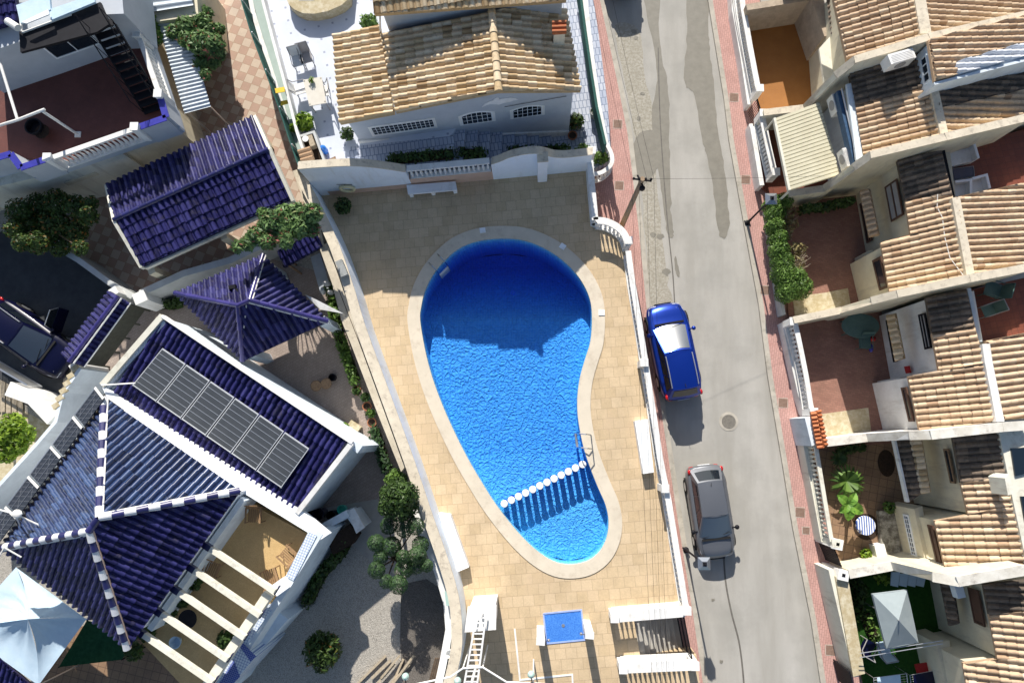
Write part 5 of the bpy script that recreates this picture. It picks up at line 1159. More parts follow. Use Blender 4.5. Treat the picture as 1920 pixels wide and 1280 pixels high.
for i in range(nr):
    f0, f1, f2 = i/nr, (i+.86)/nr, (i+1)/nr; g_ = lambda f, z: (q[0].lerp(q[3], f)+V(0, 0, z), q[1].lerp(q[2], f)+V(0, 0, z))
    a, b2 = g_(f0+.004, .035); c_, d_ = g_(f1, .035); mb.poly([a, c_, d_, b2]); a2, b3 = g_(f1+.005, 0); c2, d2 = g_(f2, 0); mb.poly([c_, a2, b3, d_]); mb.poly([a2, c2, d2, b3]); a4, b4 = g_(f2+.004, .035); mb.poly([c2, a4, b4, d2])
mb.slab([p-V(0, 0, .01) for p in q], .03); part('sheets', mb, M['awningtan'], T2)
mb = MB(); mb.wall([q[0]+V(-.03, 0, .06), q[3]+V(-.03, 0, .06)], .1, 2.78); part('edge_beam', mb, M['creamlight'], T2)
for p_ in (q[0], q[3], q[1], q[2]): mb = MB(); mb.tube(V(p_.x, p_.y, ZY), V(p_.x, p_.y, 2.8), .05, .05, 6); part('post', mb, M['creamlight'], T2)
wallp(T, [(1480, 363, 2.0), (1544, 354, 2.2), (1600, 314, 4.0), (1632, 291, 4.6), (1773, 257, 5.7), (1925, 221, 5.0)], 'cream', .24)
# House C -------------------------------------------------
T = house('terraced house with the big green hedge and brick yard', P(1720, 420, ZY)); TC = T
plf = p3((1682, 299, 4.6), (1708, 439, 4.6), (1790, 376, 5.6)); plr = p3((1790, 376, 5.6), (1818, 521, 5.6), (1920, 344, 4.9))
body(T, [(1687, 302), (1713, 438), (1800, 430), (1780, 275)], [4.35]*4, 0, 'cream'); body(T, [(1668, 455), (1690, 545), (1810, 512), (1798, 425)], [4.0, 4.0, 4.2, 4.2], 0, 'cream'); body(T, [(1785, 370), (1815, 515), (1990, 470), (1975, 335)], [4.5]*4, 0, 'cream')
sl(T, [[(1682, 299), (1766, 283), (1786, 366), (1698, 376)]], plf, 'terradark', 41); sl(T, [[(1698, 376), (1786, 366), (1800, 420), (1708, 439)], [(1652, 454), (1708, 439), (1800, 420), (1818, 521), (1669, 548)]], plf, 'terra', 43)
sl(T, [[(1788, 370), (1980, 331), (2000, 480), (1818, 520)]], plr, 'terra', 46, 'rear_roof')
cop(T, [(1789, 372), (1817, 520)], 5.6, .30)
P4 = PS([(1766, 283), (1990, 225), (2000, 335), (1786, 368)], 3.4); mb = MB(); mb.prism(P4, 0); part('rear_terrace', mb, M['redfloor'], T)
mb = MB(); mb.wall([P(1768, 282, 4.6), P(1787, 370, 4.6)], .16, 3.3); part('terrace_railing', mb, M['black'], T)
a, b2 = P(1687, 302, 4.35), P(1713, 438, 4.35); w_ = frame_on_wall(T, a, b2, (1672, 416), (1682, 335), 1, 2, False, 'brownpaint', 'greyfr', name='window', barw=.07)
frame_on_wall(T, a, b2, (1626, 456), (1622, 376), 1, 2, False, 'brownpaint', 'glass', name='window', barw=.06)
sl(T, [[(1613, 357), (1631, 354), (1649, 440), (1631, 444)]], plane3((1613, 357, 2.6), (1631, 444, 2.6), (1631, 354, 2.9)), 'terra', 49, 'canopy')
body(T, [(1628, 470), (1643, 562), (1652, 560), (1637, 468)], [1.6]*4, 0, 'cream', 'porch_wall')
frame_on_wall(T, P(1668, 455, 4), P(1690, 545, 4), (1650, 545), (1652, 480), 1, 1, False, 'brownpaint', 'glass', name='door', fw=.1)
wallp(T, [(1488, 600, 1.9), (1576, 582, 1.95), (1633, 564, 3.9), (1682, 551, 4.7), (1818, 522, 5.6), (1925, 502, 5.1)], 'cream', .24)
mb = MB(); mb.path([PP(1755, 366, plf)+V(0, 0, .11), PP(1754, 390, plf)+V(0, 0, .11), PP(1764, 410, plf)+V(0, 0, .11), PP(1768, 445, plf)+V(0, 0, .11), PP(1778, 485, plf)+V(0, 0, .11), PP(1802, 517, plf)+V(0, 0, .12)], .014, 5); part('roof_cable', mb, M['white'], T)
T_ = thing('hedge', 'tall bright green clipped hedge with dry twigs along the pavement', 'hedge', P(1470, 460, ZY)); rg = random.Random(5); mb = MB(); tw = MB(); dry = MB()
for (u, v, r_) in [(1448, 384, .42), (1468, 380, .42), (1452, 402, .45), (1452, 425, .42), (1458, 448, .42), (1460, 470, .45), (1466, 492, .5), (1470, 515, .6), (1480, 535, .62), (1500, 540, .55), (1492, 520, .45), (1474, 550, .45)]:
    mb.leaves(P(u, v, 1.25), r_, r_, .75, int(3600*r_), .062, rg=rg)
for (u, v, r_) in [(1478, 400, .34), (1482, 418, .36), (1474, 438, .32), (1488, 470, .36), (1494, 490, .38), (1500, 468, .3), (1492, 505, .35)]:
    dry.leaves(P(u, v, 1.25), r_, r_, .5, 120, .09, rg=rg)
    for _ in range(14):
        a = P(u-8, v+4, .8); b2 = P(u+rg.uniform(-8, 16), v+rg.uniform(-14, 14), rg.uniform(1.3, 1.9)); tw.tube(a, b2, .018, .006, 4)
for _ in range(60):
    a = P(rg.uniform(1488, 1500), rg.uniform(485, 535), 1.4); tw.tube(a, a+V(rg.uniform(-.4, .4), rg.uniform(-.4, .4), rg.uniform(.2, .5)), .016, .005, 4)
part('foliage', mb, M['leaf_hedge'], T_); part('dry_leaves', dry, M['leaf_dry'], T_); part('twigs', tw, M['barewood'], T_)
T_ = thing('vine', 'dark climbing plant along the shaded party wall', 'plant', P(1540, 390, ZY)); mb = MB()
for u, v in ((1510, 392), (1530, 390), (1550, 388), (1570, 382), (1588, 380)): mb.leaves(P(u, v, 1.1), .32, .2, .6, 200, .10)
part('foliage', mb, M['leaf_dark'], T_)
# House D -------------------------------------------------
T = house('white terraced house with the round garden table in its yard', P(1770, 680, ZY)); TD = T
plf = p3((1736, 557, 4.6), (1761, 695, 4.6), (1842, 642, 5.5)); plr = p3((1844, 642, 5.5), (1878, 792, 5.5), (1920, 627, 5.2))
body(T, [(1741, 560), (1767, 696), (1850, 680), (1826, 545)], [4.4]*4, 0, 'white'); body(T, [(1717, 706), (1740, 803), (1868, 788), (1848, 680)], [4.0, 4.0, 4.3, 4.3], 0, 'white'); body(T, [(1848, 640), (1880, 788), (1990, 780), (1975, 615)], [4.8]*4, 0, 'cream')
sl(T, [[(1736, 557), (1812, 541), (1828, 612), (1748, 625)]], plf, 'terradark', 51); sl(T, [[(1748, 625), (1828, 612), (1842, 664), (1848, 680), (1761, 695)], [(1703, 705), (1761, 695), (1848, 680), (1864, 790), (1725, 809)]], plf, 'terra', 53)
sl(T, [[(1850, 638), (1980, 612), (1990, 775), (1880, 787)]], plr, 'terra', 56, 'rear_roof')
cop(T, [(1845, 645), (1850, 680), (1872, 790)], 5.5, .28, 'white')
P4 = PS([(1822, 543), (1990, 505), (2000, 615), (1842, 640)], 3.5); mb = MB(); mb.prism(P4, 0); part('rear_terrace', mb, M['redfloor'], T)
mb = MB(); mb.wall([P(1817, 540, 4.5), P(1838, 640, 4.5)], .14, 3.4); part('terrace_railing', mb, M['palewall'], T)
a, b2 = P(1741, 560, 4.4), P(1767, 696, 4.4); frame_on_wall(T, a, b2, (1735, 655), (1735, 586), 1, 2, False, 'black', 'greyfr', barw=.07); frame_on_wall(T, a, b2, (1676, 679), (1668, 598), 1, 2, False, 'black', 'glass', barw=.06)
sl(T, [[(1663, 590), (1680, 587), (1697, 672), (1680, 677)]], plane3((1663, 590, 2.6), (1680, 677, 2.6), (1680, 587, 2.9)), 'terragold', 59, 'canopy')
body(T, [(1680, 709), (1703, 805), (1712, 803), (1689, 707)], [1.9]*4, 0, 'white', 'porch_wall')
frame_on_wall(T, P(1717, 706, 4), P(1740, 803, 4), (1705, 790), (1700, 725), 1, 1, False, 'brownpaint', 'glass', name='door', fw=.1)
mb = MB(); c0 = WP(1703, 693, a, b2); mb.box(c0-V(.05, 0, .1), .08, .3, .3, R(10)); part('meter_box', mb, M['redp'], T)
wallp(T, [(1550, 829, 1.9), (1625, 820, 2.0), (1704, 816, 3.9), (1745, 815, 4.7), (1880, 800, 5.5), (1925, 797, 5.3)], 'white', .28, cm='copingwhite')
T_ = thing('garden_table', 'large dark green oval garden table in the shaded brick yard', 'table', P(1613, 612, ZY)); c0 = P(1613, 611, ZY+.72); mb = MB(); mb.lathe(V(0, 0, 0), [(.75, 0), (.75, .03), (.05, .035)], 28); mb.v = [(c0.x+x*1.08, c0.y+y*.72, c0.z+z) for x, y, z in mb.v]; part('tabletop', mb, M['greenchair'], T_)
for dx, dy in ((-.5, -.3), (.5, -.3), (.5, .3), (-.5, .3)): mb = MB(); mb.tube(V(c0.x+dx, c0.y+dy, ZY), V(c0.x+dx, c0.y+dy, c0.z), .03); part('leg', mb, M['greenchair'], T_)
chair('garden_chair', 'dark green plastic chair on the lower side of the oval table', P(1613, 645, ZY), R(-90), M['greenchair'], M['greenchair'])
mb = MB(); mb.blob(P(1636, 635, ZY+.3), .16, .12, .1); solo('cushion', mb, M['redp'], 'red cushion beside the oval garden table', 'cushion')
mb = MB(); mb.blob(P(1633, 652, ZY+.2), .10, .2, .1); solo('ball', mb, M['copperblue'], 'dark blue bag on the bricks by the oval table', 'bag')
chair('terrace_chair', 'grey green plastic armchair on the roof terrace of the white house', P(1848, 547, 3.5), R(160), M['greenchair'], M['greenchair'], w=.6)
chair('terrace_chair', 'small folding chair below the plastic armchair on the terrace', P(1840, 585, 3.5), R(200), M['greyfr'], M['greenchair'], w=.45)
for (lb, px) in (('upper white lounge armchair on the red roof terrace', [(1776, 281), (1818, 274), (1826, 302), (1780, 313)]), ('left lower white armchair on the red roof terrace', [(1783, 346), (1812, 342), (1812, 368), (1786, 372)]), ('right lower white armchair on the red roof terrace', [(1815, 340), (1841, 333), (1847, 358), (1820, 362)])):
    q = PS(px, 3.8); T_ = thing('lounge_chair', lb, 'armchair', (q[0]+q[2])/2-V(0, 0, .4), 'white lounge chairs'); mb = MB(); mb.slab(q, .3); part('seat', mb, M['greyfr'] if 0 else M['white'], T_)
    mb = MB(); mb.wall([q[0]+V(0, 0, .3), q[1]+V(0, 0, .3), q[2]+V(0, 0, .3)], .1, 3.5); part('backrest', mb, M['whiteclean'], T_)
T_ = thing('coffee_table', 'dark brown low table between the white lounge chairs', 'table', P(1806, 325, 3.4)); q = PS([(1786, 317), (1825, 312), (1827, 330), (1788, 338)], 3.85); mb = MB(); mb.slab(q, .05); M['dkglass'] = mat('dark_table_top', (.09, .07, .085), None, 3, .3, .5, .02); part('tabletop', mb, M['dkglass'], T_); mb = MB(); mb.wall(q+[q[0]], .04, 3.79); part('frame', mb, M['greyfr'], T_)
for p_ in q: mb = MB(); mb.tube(V(p_.x, p_.y, 3.4), p_-V(0, 0, .03), .02, .02, 5); part('leg', mb, M['greyfr'], T_)
# House E -------------------------------------------------
T = house('cream terraced house with the banana plant in its yard', P(1830, 930, ZY)); TE = T
plf = p3((1786, 817, 4.6), (1816, 964, 4.6), (1900, 935, 5.5)); 
body(T, [(1791, 820), (1821, 962), (1900, 940), (1875, 808)], [4.4]*4, 0, 'cream'); body(T, [(1767, 978), (1789, 1068), (1925, 1060), (1905, 945)], [4.0, 4.0, 4.4, 4.4], 0, 'cream')
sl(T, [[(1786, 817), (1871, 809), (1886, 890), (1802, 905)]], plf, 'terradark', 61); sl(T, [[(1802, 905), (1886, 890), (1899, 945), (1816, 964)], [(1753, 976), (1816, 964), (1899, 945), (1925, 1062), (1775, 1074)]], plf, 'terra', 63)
body(T, [(1873, 808), (1900, 940), (1990, 930), (1975, 800)], [5.4]*4, 0, 'creamlight', 'rear_block'); body(T, [(1900, 940), (1926, 1060), (1990, 1050), (1980, 930)], [5.4]*4, 0, 'creamlight', 'rear_block')
mb = MB(); mb.slab(PS([(1896, 840), (1930, 838), (1935, 885), (1904, 892)], 5.48), .06); part('skylight', mb, M['glass'], T); mb = MB(); mb.slab(PS([(1914, 930), (1940, 930), (1945, 975), (1922, 976)], 5.48), .06); part('skylight', mb, M['glass'], T)
body(T, [(1884, 896), (1892, 888), (1902, 925), (1890, 928)], [5.9]*4, 5.0, 'creamlight', 'chimney')
a, b2 = P(1791, 820, 4.4), P(1821, 962, 4.4); w_ = frame_on_wall(T, a, b2, (1783, 905), (1779, 841), 1, 1, False, 'wood', 'glass')
mb = MB(); c0 = WP(1788, 848, a, b2)
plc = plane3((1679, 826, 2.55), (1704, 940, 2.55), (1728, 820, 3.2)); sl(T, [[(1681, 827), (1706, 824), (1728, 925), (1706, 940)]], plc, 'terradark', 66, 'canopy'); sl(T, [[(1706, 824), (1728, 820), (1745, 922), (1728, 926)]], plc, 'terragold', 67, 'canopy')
mb = MB(); mb.wall([P(1679, 826, 2.7), P(1704, 941, 2.7)], .08, 2.45); part('canopy_edge', mb, M['white'], T)
body(T, [(1714, 954), (1736, 1058), (1750, 1054), (1729, 948)], [2.2]*4, 0, 'cream', 'porch_wall'); frame_on_wall(T, P(1714, 954, 2.2), P(1736, 1058, 2.2), (1710, 1040), (1704, 965), 9, 2, False, 'whiteclean', 'glass', barw=.025, name='grille_window')
frame_on_wall(T, P(1767, 978, 4), P(1789, 1068, 4), (1757, 1055), (1750, 985), 1, 1, False, 'brownpaint', 'brownpaint', name='door', fw=.1)
wallp(T, [(1592, 1075, 1.9), (1672, 1060, 1.95), (1748, 1080, 4.0), (1795, 1089, 4.7), (1925, 1067, 5.5)], 'cream', .3, cm='copingwhite')
# House F -------------------------------------------------
T = house('cream terraced house with the small lawn, at the lower right', P(1880, 1200, ZY)); TF = T
plf = p3((1844, 1095, 4.6), (1871, 1235, 4.6), (1950, 1220, 5.5))
body(T, [(1850, 1097), (1877, 1234), (1990, 1215), (1975, 1080)], [4.4]*4, 0, 'cream'); body(T, [(1818, 1244), (1835, 1330), (1990, 1320), (1985, 1215)], [4.0, 4.0, 4.4, 4.4], 0, 'cream')
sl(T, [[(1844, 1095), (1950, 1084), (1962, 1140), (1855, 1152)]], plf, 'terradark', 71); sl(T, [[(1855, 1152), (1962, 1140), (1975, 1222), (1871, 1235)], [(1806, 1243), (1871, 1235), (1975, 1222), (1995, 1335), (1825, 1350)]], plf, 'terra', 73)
a, b2 = P(1850, 1097, 4.4), P(1877, 1234, 4.4); frame_on_wall(T, a, b2, (1848, 1175), (1815, 1100), 1, 1, False, 'brownpaint', 'brownpaint')
sl(T, [[(1764, 1092), (1787, 1090), (1799, 1168), (1780, 1172)]], plane3((1764, 1092, 2.5), (1780, 1172, 2.5), (1787, 1090, 2.9)), 'terradark', 76, 'canopy'); mb = MB(); mb.box(P(1790, 1104, 3.2), .5, .3, .35, R(-78)); part('wall_unit', mb, M['palewall'], T)
body(T, [(1755, 1205), (1777, 1300), (1800, 1296), (1780, 1200)], [2.0]*4, 0, 'cream', 'porch_wall')
# street fronts ------------------------------------------
def front(label, out, inn, zi, base_m='white', bal=True, zb=.9, rail='white', group=None):
    """outer plinth line and inner rail line, both by photo points"""
    a = [P(u, v, .75) for u, v in out]; T = thing('front_wall', label, 'wall', V(a[0].x, a[0].y, .12), group); mb = MB(); mb.wall(a, .16, .08); part('plinth', mb, M[base_m], T)
    q = [P(u, v, zi) for u, v in inn]
    mb = MB(); mb.wall([V(p.x, p.y, zb) for p in q], .2, 0); part('wall', mb, M[base_m], T)
    return q
q = front('white front wall of the orange yard', [(1372, -40), (1376, 20), (1392, 110), (1405, 196)], [(1385, -40), (1393, 20), (1407, 90), (1423, 170)], 1.7)
balustrade('white balustrade on the front wall of the orange yard', [P(u, v, 1.7) for u, v in [(1387, -40), (1393, 10), (1407, 90), (1422, 168)]], .9, step=.19, posts=(P(1423, 168, 1.7),), rail_w=.24)
T_ = thing('front_gate', 'dark barred gate between the orange yard and the balustrade', 'gate', P(1424, 200, .12)); a, b2 = P(1420, 186, 1.5), P(1428, 212, 1.5); mb = MB(); [mb.tube(V(*a.lerp(b2, k/7).xy, .15), a.lerp(b2, k/7), .015, .015, 5) for k in range(8)]; part('bars', mb, M['black'], T_); mb = MB(); mb.bar(a, b2, .05, .05); part('top_bar', mb, M['black'], T_)
front('white front wall of the canopy yard', [(1408, 232), (1416, 290), (1426, 344)], [(1421, 222), (1440, 335)], 1.7)
balustrade('white balustrade on the front wall of the canopy yard', [P(u, v, 1.7) for u, v in [(1429, 216), (1440, 270), (1452, 322)]], .9, step=.19, posts=(P(1430, 214, 1.7), P(1453, 324, 1.7)), rail_w=.26, kerb=.05)
front('low wall hidden behind the bright green hedge', [(1441, 390), (1452, 460), (1465, 560), (1470, 590)], [(1447, 390), (1458, 460), (1470, 560)], 1.0, 'grey')
front('bluish white front wall of the round table yard', [(1470, 604), (1482, 660), (1500, 740), (1514, 782)], [(1478, 604), (1520, 775)], 1.1)
balustrade('white balustrade on the front wall of the round table yard', [P(u, v, 1.7) for u, v in [(1492, 608), (1502, 655), (1512, 705), (1522, 768)]], .9, step=.2, posts=(P(1486, 603, 1.7), P(1524, 772, 1.7)), rail_w=.20, kerb=.05)
T_ = thing('tile_topped_pier', 'white gate pier topped with bright orange clay tiles', 'pier', P(1530, 805, .12)); mb = MB(); mb.prism(PS([(1509, 783), (1523, 780), (1538, 830), (1522, 836)], 1.9), 0); part('pier', mb, M['palewall'], T_)
pq = [P(1520, 772, 2.15), P(1537, 768, 2.15), P(1551, 837, 2.15), P(1533, 841, 2.15)]; mi = [(pq[0]+pq[1])/2+V(0, 0, .1), (pq[2]+pq[3])/2+V(0, 0, .1)]
mb = tiles_mb([pq[0], mi[0], mi[1], pq[3]], w=.17, L=.3, seed=81, amp=.05); part('tiles', mb, M['terrared'], T_); mb = tiles_mb([mi[0], pq[1], pq[2], mi[1]], w=.17, L=.3, seed=82, amp=.05); part('tiles', mb, M['terrared'], T_)
front('cream front wall of the banana plant yard', [(1510, 830), (1525, 900), (1543, 1000)], [(1517, 830), (1552, 1018)], 1.3, 'creamlight')
balustrade('white balustrade on the cream front wall of the banana plant yard', [P(u, v, 1.75) for u, v in [(1530, 835), (1544, 920), (1560, 1015)]], .9, step=.19, posts=(P(1565, 1017, 1.75),), rail_w=.16, kerb=.05, m='creamlight')
def gate(label, a, b2, z=1.7):
    T_ = thing('driveway_gate', label, 'gate', V(a.x, a.y, .12)); mb = MB(); n_ = 9
    for k in range(n_): f0 = k/n_; mb.bar(V(*a.lerp(b2, f0).xy, z), V(*a.lerp(b2, f0+.8/n_).xy, z), .05, z-.2)
    part('slats', mb, M['black'], T_); mb = MB(); mb.bar(a+V(.04, 0, -.3), b2+V(.04, 0, -.3), .05, .06); mb.bar(a+V(.04, 0, -1.2), b2+V(.04, 0, -1.2), .05, .06); part('frame', mb, M['black'], T_)
gate('black slatted gate beside the banana plant yard', P(1563, 1025, 1.7), P(1578, 1062, 1.7)); gate('black slatted gate at the lower right corner', P(1593, 1258, 1.7), P(1603, 1300, 1.7))
front('cream front wall of the lawn yard', [(1548, 1062), (1565, 1150), (1588, 1250)], [(1560, 1068), (1608, 1270)], 1.7, 'creamlight', zb=1.6)
mb = MB(); mb.slab([P(u, v, 1.7) for u, v in ((1566, 1080), (1590, 1082), (1622, 1262), (1600, 1268))], .12); solo('wall_coping_slab', mb, M['stoneslab'], 'broad sandy coping slab along the lawn yard wall', 'coping')
for (u, v, lb) in ((1571, 1020, 'above the black slatted gate'), (1582, 1078, 'below the black slatted gate')):
    q = P(u, v, 1.9); T_ = thing('gate_pillar', 'hollow topped white gate pillar '+lb, 'pillar', V(q.x, q.y, .12), 'white gate pillars'); mb = MB(); mb.box(V(q.x, q.y, .1), .36, .36, 1.7, R(-12)); mb.box(V(q.x, q.y, 1.8), .42, .42, .1, R(-12)); part('shaft', mb, M['white'], T_); mb = MB(); mb.box(V(q.x, q.y, 1.86), .13, .13, .05, R(-12)); part('socket', mb, M['black'], T_)
# yard E plants
def fronds(label, c, n_, L_, name, m, cat='plant', w_=.06, h=.7, up=.9):
    T_ = thing(name, label, cat, c); rg = random.Random(int(c.x*100)); mb = MB()
    for k in range(n_):
        an = k*2.4+rg.uniform(-.2, .2); el = up*rg.uniform(.2, 1); d = V(math.cos(an), math.sin(an)); sd_ = V(-d.y, d.x)*w_
        p0 = c+V(0, 0, h); p1 = p0+d*L_*.5+V(0, 0, L_*.45*el); p2 = p0+d*L_*(.8+.2*(1-el))+V(0, 0, L_*.35*el-.1); rv = rg.random()
        mb.poly([p0-sd_*.4, p0+sd_*.4, p1+sd_, p1-sd_], rv); mb.poly([p1-sd_, p1+sd_, p2], rv)
    part('leaves', mb, m, T_); mb = MB(); mb.tube(c, c+V(0, 0, h), .07, .05); part('stem', mb, M['bark'], T_); return T_
fronds('spiky dark green yucca against the balustrade', P(1574, 900, ZY), 46, .85, 'yucca', M['leaf_hedge'])
fronds('second low yucca in the shade near the tile topped pier', P(1560, 858, ZY), 24, .45, 'yucca', M['leaf_dark'])
T_ = thing('banana_plant', 'banana plant with broad bright green leaves beside the yucca', 'plant', P(1590, 945, ZY))
mb = MB(); c0 = P(1590, 945, 1.6); rg = random.Random(4)
for an, L_, w_ in ((.9, .6, .2), (-.5, .72, .24), (-1.6, .68, .24), (2.4, .55, .2), (3.9, .5, .18)):
    d = V(math.cos(an), math.sin(an)); s_ = V(-d.y, d.x)
    for i in range(6):
        f0, f1 = i/6, (i+1)/6; wf = lambda f: w_*math.sin(math.pi*min(1, .12+f*.9))**.6; cz = lambda f: c0+d*L_*f+V(0, 0, .35*f-.45*f*f)
        for sg_ in (-1, 1): mb.poly([cz(f0), cz(f1), cz(f1)+s_*wf(f1)*sg_+V(0, 0, .07), cz(f0)+s_*wf(f0)*sg_+V(0, 0, .07)], rg.random())
part('leaves', mb, M['leaf_banana'], T_); mb = MB(); mb.tube(P(1590, 945, ZY), c0, .08, .06); part('stem', mb, M['leaf_banana'], T_)
T_ = thing('round_table', 'round table with a blue and white striped cloth', 'table', P(1624, 987, ZY)); c0 = P(1624, 985, ZY+.7)
m, t, b, tc = newmat('striped_cloth'); wv_ = nd(t, 'ShaderNodeTexWave'); wv_.inputs['Scale'].default_value = 3.2; t.links.new(tc.outputs['Object'], wv_.inputs['Vector']); t.links.new(ramp(t, wv_.outputs['Fac'], [(.48, (.06, .13, .42)), (.52, (.85, .86, .88))]), b.inputs['Base Color']); M['stripe'] = m
mb = MB(); mb.lathe(c0, [(.40, -.12), (.39, 0), (.02, .005)], 22); part('tablecloth', mb, M['stripe'], T_); mb = MB(); mb.lathe(P(1624, 987, ZY), [(.55, 0), (.55, .02)], 24); part('base_mat', mb, M['soil'], T_); mb = MB(); mb.tube(P(1624, 987, ZY), c0, .04); part('leg', mb, M['black'], T_)
pot_plant('bright yellow green plant beside the white box', P(1619, 1036, ZY), .15, .2, 'clay', 'leaf_lime', .25, 160, .09)
pot_plant('low leafy plant above the flagstone bed', P(1662, 950, ZY), .18, .2, 'clay', 'leaf_hedge', .28, 140, .09)
mb = MB(); mb.box(P(1640, 1030, ZY), .38, .55, .5, R(10)); mb.box(P(1640, 1030, ZY)+V(0, 0, .5), .42, .6, .05, R(10)); solo('storage_box', mb, M['white'], 'white lidded box beside the yellow green plant', 'box')
mb = MB(); mb.lathe(P(1660, 868, ZY+.02), [(.5, 0), (.5, .012)], 26); mb.v = [((x-P(1660, 868).x)*.72+P(1660, 868).x, (y-P(1660, 868).y)*1.15+P(1660, 868).y, z) for x, y, z in mb.v]; solo('oval_rug', mb, M['soil'], 'dark oval rug on the shaded brown tiles', 'rug')
T_ = thing('shrub', 'dark shrub under the party wall of the banana plant yard', 'shrub', P(1600, 848, ZY)); mb = MB()
for u, v in ((1580, 846), (1595, 842), (1612, 838)): mb.leaves(P(u, v, .7), .3, .2, .3, 140, .1)
part('foliage', mb, M['leaf_dark'], T_)
# yard F
T_ = thing('parasol', 'square pale blue garden parasol over the lawn', 'parasol', P(1680, 1165, ZY)); ap = P(1685, 1162, 3.0); q = PS([(1637, 1114), (1701, 1106), (1722, 1204), (1663, 1215)], 2.45)
M['parasol'] = mat('pale_canvas', (.30, .345, .36), (.27, .315, .33), 3, .8, .2, .1); mb = MB()
for i in range(4):
    m0 = (q[i]+q[(i+1) % 4])/2-V(0, 0, .02); mb.poly([ap, q[i], m0]); mb.poly([ap, m0, q[(i+1) % 4]])
part('canopy', mb, M['parasol'], T_); mb = MB(); mb.tube(V(ap.x, ap.y, ZY), ap+V(0, 0, .08), .03); part('pole', mb, M['alu'], T_)
mb = MB(); mb.wall([p-V(0, 0, .01) for p in q+[q[0]]], .02, 2.3); part('valance', mb, M['parasol'], T_)
T_ = thing('stacked_loungers', 'blue grey folded loungers leaning under the party wall', 'loungers', P(1700, 1095, ZY))
mb = MB(); [mb.slab(PS([(1672+k*16, 1072+k*3), (1688+k*16, 1072+k*3), (1684+k*16, 1100), (1670+k*16, 1097)], .9), .06) for k in range(4)]; part('frames', mb, M['bluecloth'], T_)
def rack(label, px, z, m):
    q = PS(px, z); T_ = thing('drying_rack', label, 'drying rack', V(q[0].x, q[0].y, ZY)); mb = MB(); mb.path(q+[q[0]], .015, 5); [mb.tube(q[0].lerp(q[3], k/8), q[1].lerp(q[2], k/8), .007, .007, 4) for k in range(1, 8)]; part('rails', mb, M['alu'], T_)
    mb = MB(); [mb.tube(V(p.x, p.y, ZY), p, .014, .014, 5) for p in q]; part('leg', mb, M['alu'], T_); mb = MB(); mb.slab([q[0].lerp(q[1], .1)+V(0, 0, .02), q[0].lerp(q[1], .8)+V(0, 0, .02), q[3].lerp(q[2], .8)+V(0, 0, .02), q[3].lerp(q[2], .1)+V(0, 0, .02)], .015); part('laundry', mb, m, T_)
rack('drying rack with pale laundry at the lower edge', [(1638, 1270), (1700, 1262), (1704, 1300), (1640, 1305)], 1.2, M['bluecloth']); rack('drying rack with dark laundry next to the porch', [(1706, 1265), (1760, 1255), (1768, 1290), (1710, 1298)], 1.2, M['carnavy'])
mb = MB(); mb.slab(PS([(1715, 1245), (1758, 1238), (1762, 1258), (1720, 1262)], .9), .05); solo('red_cloth', mb, M['redp'], 'red cloth spread out beside the drying rack', 'cloth')
chair('garden_chair', 'dark folding chair near the sandy coping on the lawn', P(1618, 1205, ZY), R(60), M['greyfr'], M['carnavy']); chair('garden_chair', 'navy chair with pale slats beside the parasol', P(1647, 1208, ZY), R(100), M['greyfr'], M['bluecloth'])
bed('leafy plants in the dark corner of the lawn yard', [(1600, 1090), (1612, 1105), (1608, 1125), (1604, 1150)], ZY, 420, .12, 'leaf_dark')
bed('pale leafed plant at the head of the lawn yard', [(1645, 1078), (1655, 1084)], ZY, 120, .12, 'leaf_lime')
bed('mottled low plants on the lawn left of the parasol', [(1622, 1150), (1630, 1175), (1640, 1195)], ZY, 260, .09, 'leaf_hedge')
for k in range(2):
    mb = MB(); mb.tube(P(1612, 1224+k*8, 2.1), P(1768, 1200+k*6, 2.6), .018, .018, 5); solo('washing_line', mb, M['alu'], 'metal line across the lawn yard below the parasol, %s one' % ('upper', 'lower')[k], 'line', 'lines across the lawn yard')
# ------------------------------------------------------------------ gardens and drive on the left
ZG = 0.7
M['darkearth'] = mat('dark_stony_earth', (.13, .115, .10), (.09, .08, .07), 4, .95, .1, .9, .04, fine=(30, (.20, .18, .16)))
WW = [V(p.x-.25, p.y, ZG) for p in Wd]
mb = MB(); mb.prism([P(-900, -500, ZG), P(430, -500, ZG), P(560, 300, ZG)]+WW[::-1][::-1]+[P(-900, 1900, ZG)], -.05); struct('garden_ground', mb, M['gravel'])
def sheet(name, px, m, dz): mb = MB(); mb.poly(PS(px, ZG+dz)); return struct(name, mb, M[m])
sheet('checkered_path', [(300, -80), (440, -80), (575, 330), (640, 520), (600, 470), (485, 470), (262, 552), (140, 488), (120, 420), (200, 330)], 'checker', .008)
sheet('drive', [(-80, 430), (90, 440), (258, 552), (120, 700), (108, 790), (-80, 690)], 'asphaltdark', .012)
sheet('paved_garden', [(262, 560), (480, 478), (640, 520), (700, 640), (800, 940), (745, 965), (600, 1000), (300, 900), (180, 700)], 'pavers', .010)
sheet('garden_path', [(560, 960), (708, 935), (735, 1000), (746, 1040), (700, 1058), (640, 1000)], 'concrete', .014)
sheet('paved_corner', [(-80, 700), (100, 800), (60, 900), (-80, 1000)], 'stoneslab', .012)
sheet('terrace_paving', [(100, 1180), (330, 1150), (430, 1330), (60, 1340)], 'browntile', .016)
sheet('dark_bed', [(752, 1095), (800, 1085), (836, 1110), (842, 1200), (825, 1300), (756, 1300), (750, 1200)], 'darkearth', .012)
